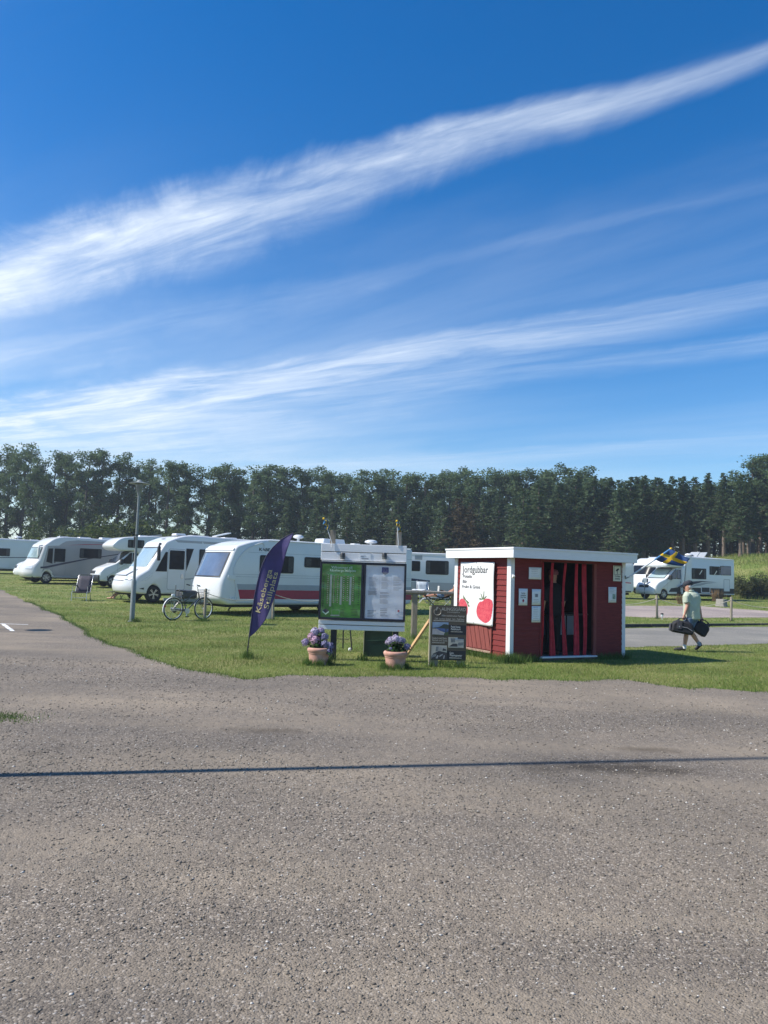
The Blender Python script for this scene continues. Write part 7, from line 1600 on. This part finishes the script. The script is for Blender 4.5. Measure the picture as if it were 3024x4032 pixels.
row = [(-420, 1770), (-330, 1760), (-240, 1775), (-150, 1750), (-60, 1765), (10, 1762), (72, 1742), (190, 1772), (245, 1790), (312, 1772), (378, 1776), (450, 1790), (520, 1808), (572, 1806), (645, 1812), (735, 1818), (805, 1834), (870, 1834), (930, 1848), (990, 1830), (1042, 1829), (1105, 1836), (1190, 1846), (1250, 1851), (1310, 1853), (1420, 1849), (1480, 1856), (1540, 1849), (1592, 1856), (1660, 1863), (1712, 1862), (1765, 1856), (1825, 1854), (1880, 1849), (1970, 1849), (2020, 1853), (2065, 1851), (2120, 1850), (2165, 1846), (2240, 1843), (2300, 1850)]
for i, (px, py) in enumerate(row): tree_px(0, i*5+i//6, px, py+6, 98+rnd.uniform(-3, 3), LB, GB_)
tree_px(0, 3, 122, 1806, 93, 'thin sparse young broadleaf tree standing in a gap of the windbreak', None)
for i, px in enumerate(range(-450, 2330, 105)): tree_px(0, i*3+1, px+rnd.uniform(-30, 30), 1885+rnd.uniform(-25, 40), 107+rnd.uniform(-2, 6), 'broadleaf tree in the rear row of the windbreak', 'rear row of the windbreak')
LC = 'dark spruce among the conifers in front of the windbreak'; GC = 'dark spruces before the windbreak'
for i, (px, py) in enumerate(((865, 1990), (1120, 1968), (1185, 1990), (1240, 1955), (1300, 1975), (1360, 1962), (1430, 1950), (1500, 1968), (1560, 1940), (1620, 1955), (1680, 1935), (1735, 1960), (1900, 1940), (1960, 1925), (2020, 1950))): tree_px(1, i % 2, px, py, 88+rnd.uniform(-3, 3), LC, GC)
tree_px(1, 0, 1800, 1955, 85, 'browning spruce between the dark spruces above the kiosk roof', None, F_BRN); tree_px(1, 1, 1850, 1975, 84, 'second browning spruce, a little shorter, above the kiosk roof', None, F_BRN); tree_px(1, 0, 2110, 1975, 80, 'yellowish green young conifer above the kiosk roof', None, F_YEL); tree_px(1, 1, 2190, 1960, 80, 'broad yellowish green conifer right above the kiosk door', None, F_YEL)
LR = 'tall dark conifer in the dense plantation on the bank'; GR = 'plantation conifers on the bank'
for i, (px, py) in enumerate(((2065, 1905), (2130, 1890), (2190, 1880), (2250, 1868), (2325, 1855), (2385, 1880), (2432, 1870), (2492, 1855), (2535, 1872), (2585, 1878), (2640, 1870), (2692, 1858), (2748, 1872), (2802, 1856), (2850, 1850), (2902, 1868), (2950, 1862), (3005, 1850), (3070, 1860), (3140, 1850), (3210, 1856), (3290, 1850), (3380, 1856), (3470, 1850))): tree_px(1, 2+(i*7 % 3 > 0) if px > 2250 else i % 4, px+rnd.uniform(-14, 14), py+rnd.uniform(-6, 22), 80+rnd.uniform(-3, 5), LR, GR)
for i, px in enumerate(range(2150, 3560, 52)): tree_px(1, 2+(i % 2), px+rnd.uniform(-16, 16), 1885+rnd.uniform(-18, 25), 86+rnd.uniform(0, 7), 'conifer standing deeper inside the plantation', 'inner plantation conifers')
for i, px in enumerate(range(2100, 3560, 75)): tree_px(1, i % 2, px+rnd.uniform(-16, 16), 1905+rnd.uniform(-18, 25), 97+rnd.uniform(0, 5), 'bushy conifer at the back of the plantation', 'rear plantation conifers')
for i, (px, py) in enumerate(((2965, 1795), (3030, 1788), (3110, 1800))): tree_px(0, i, px, py, 84, 'tall broadleaf tree rising above the plantation conifers', 'broadleaf trees over the plantation')
GB2 = 'light green shrubs before the windbreak'
for i, (px, py) in enumerate(((330, 2052), (372, 2040), (425, 2046), (470, 2040), (510, 2056), (575, 2062), (622, 2060), (90, 2060), (700, 2085))): tree_px(2, i, px, py, 74+rnd.uniform(-2, 2), 'light green leafy shrub before the windbreak', GB2)
for i, (px, py, yy) in enumerate(((2935, 2262, 57), (2975, 2258, 58), (3015, 2265, 57), (3060, 2262, 58), (2900, 2275, 59), (3110, 2262, 58))): tree_px(2, i, px, py, yy, 'low rounded hedge shrub at the foot of the grassy bank', 'hedge shrubs below the bank', F_HDG)

for i, px in enumerate(range(2120, 3500, 88)): tree_px(0, i*5+2, px+rnd.uniform(-30, 30), 1890+rnd.uniform(-14, 50), 90+rnd.uniform(-3, 8), 'broadleaf tree mixed into the plantation conifers', 'broadleaf trees mixed into the plantation')
for i, px in enumerate(range(-380, 2080, 82)): tree_px(2, i, px+rnd.uniform(-25, 25), 2120+rnd.uniform(-35, 25), 93+rnd.uniform(-2, 3), 'dark undergrowth shrub at the foot of the windbreak', 'undergrowth of the windbreak', F_POP)
# ------------------------------------------------------------------ thin summer haze
hm = bpy.data.materials.new('haze_air'); hm.use_nodes = True; nt = hm.node_tree; nt.nodes.clear()
ho_ = nt.nodes.new('ShaderNodeOutputMaterial'); hv = nt.nodes.new('ShaderNodeVolumePrincipled'); nt.links.new(hv.outputs[0], ho_.inputs['Volume'])
hv.inputs['Color'].default_value = (.80, .90, 1, 1); hv.inputs['Density'].default_value = .0007; hv.inputs['Anisotropy'].default_value = .2
kind(MB().box(-5200, 5200, -900, 6000, -1.2, 34).build('haze', hm), 'stuff')
lawn()
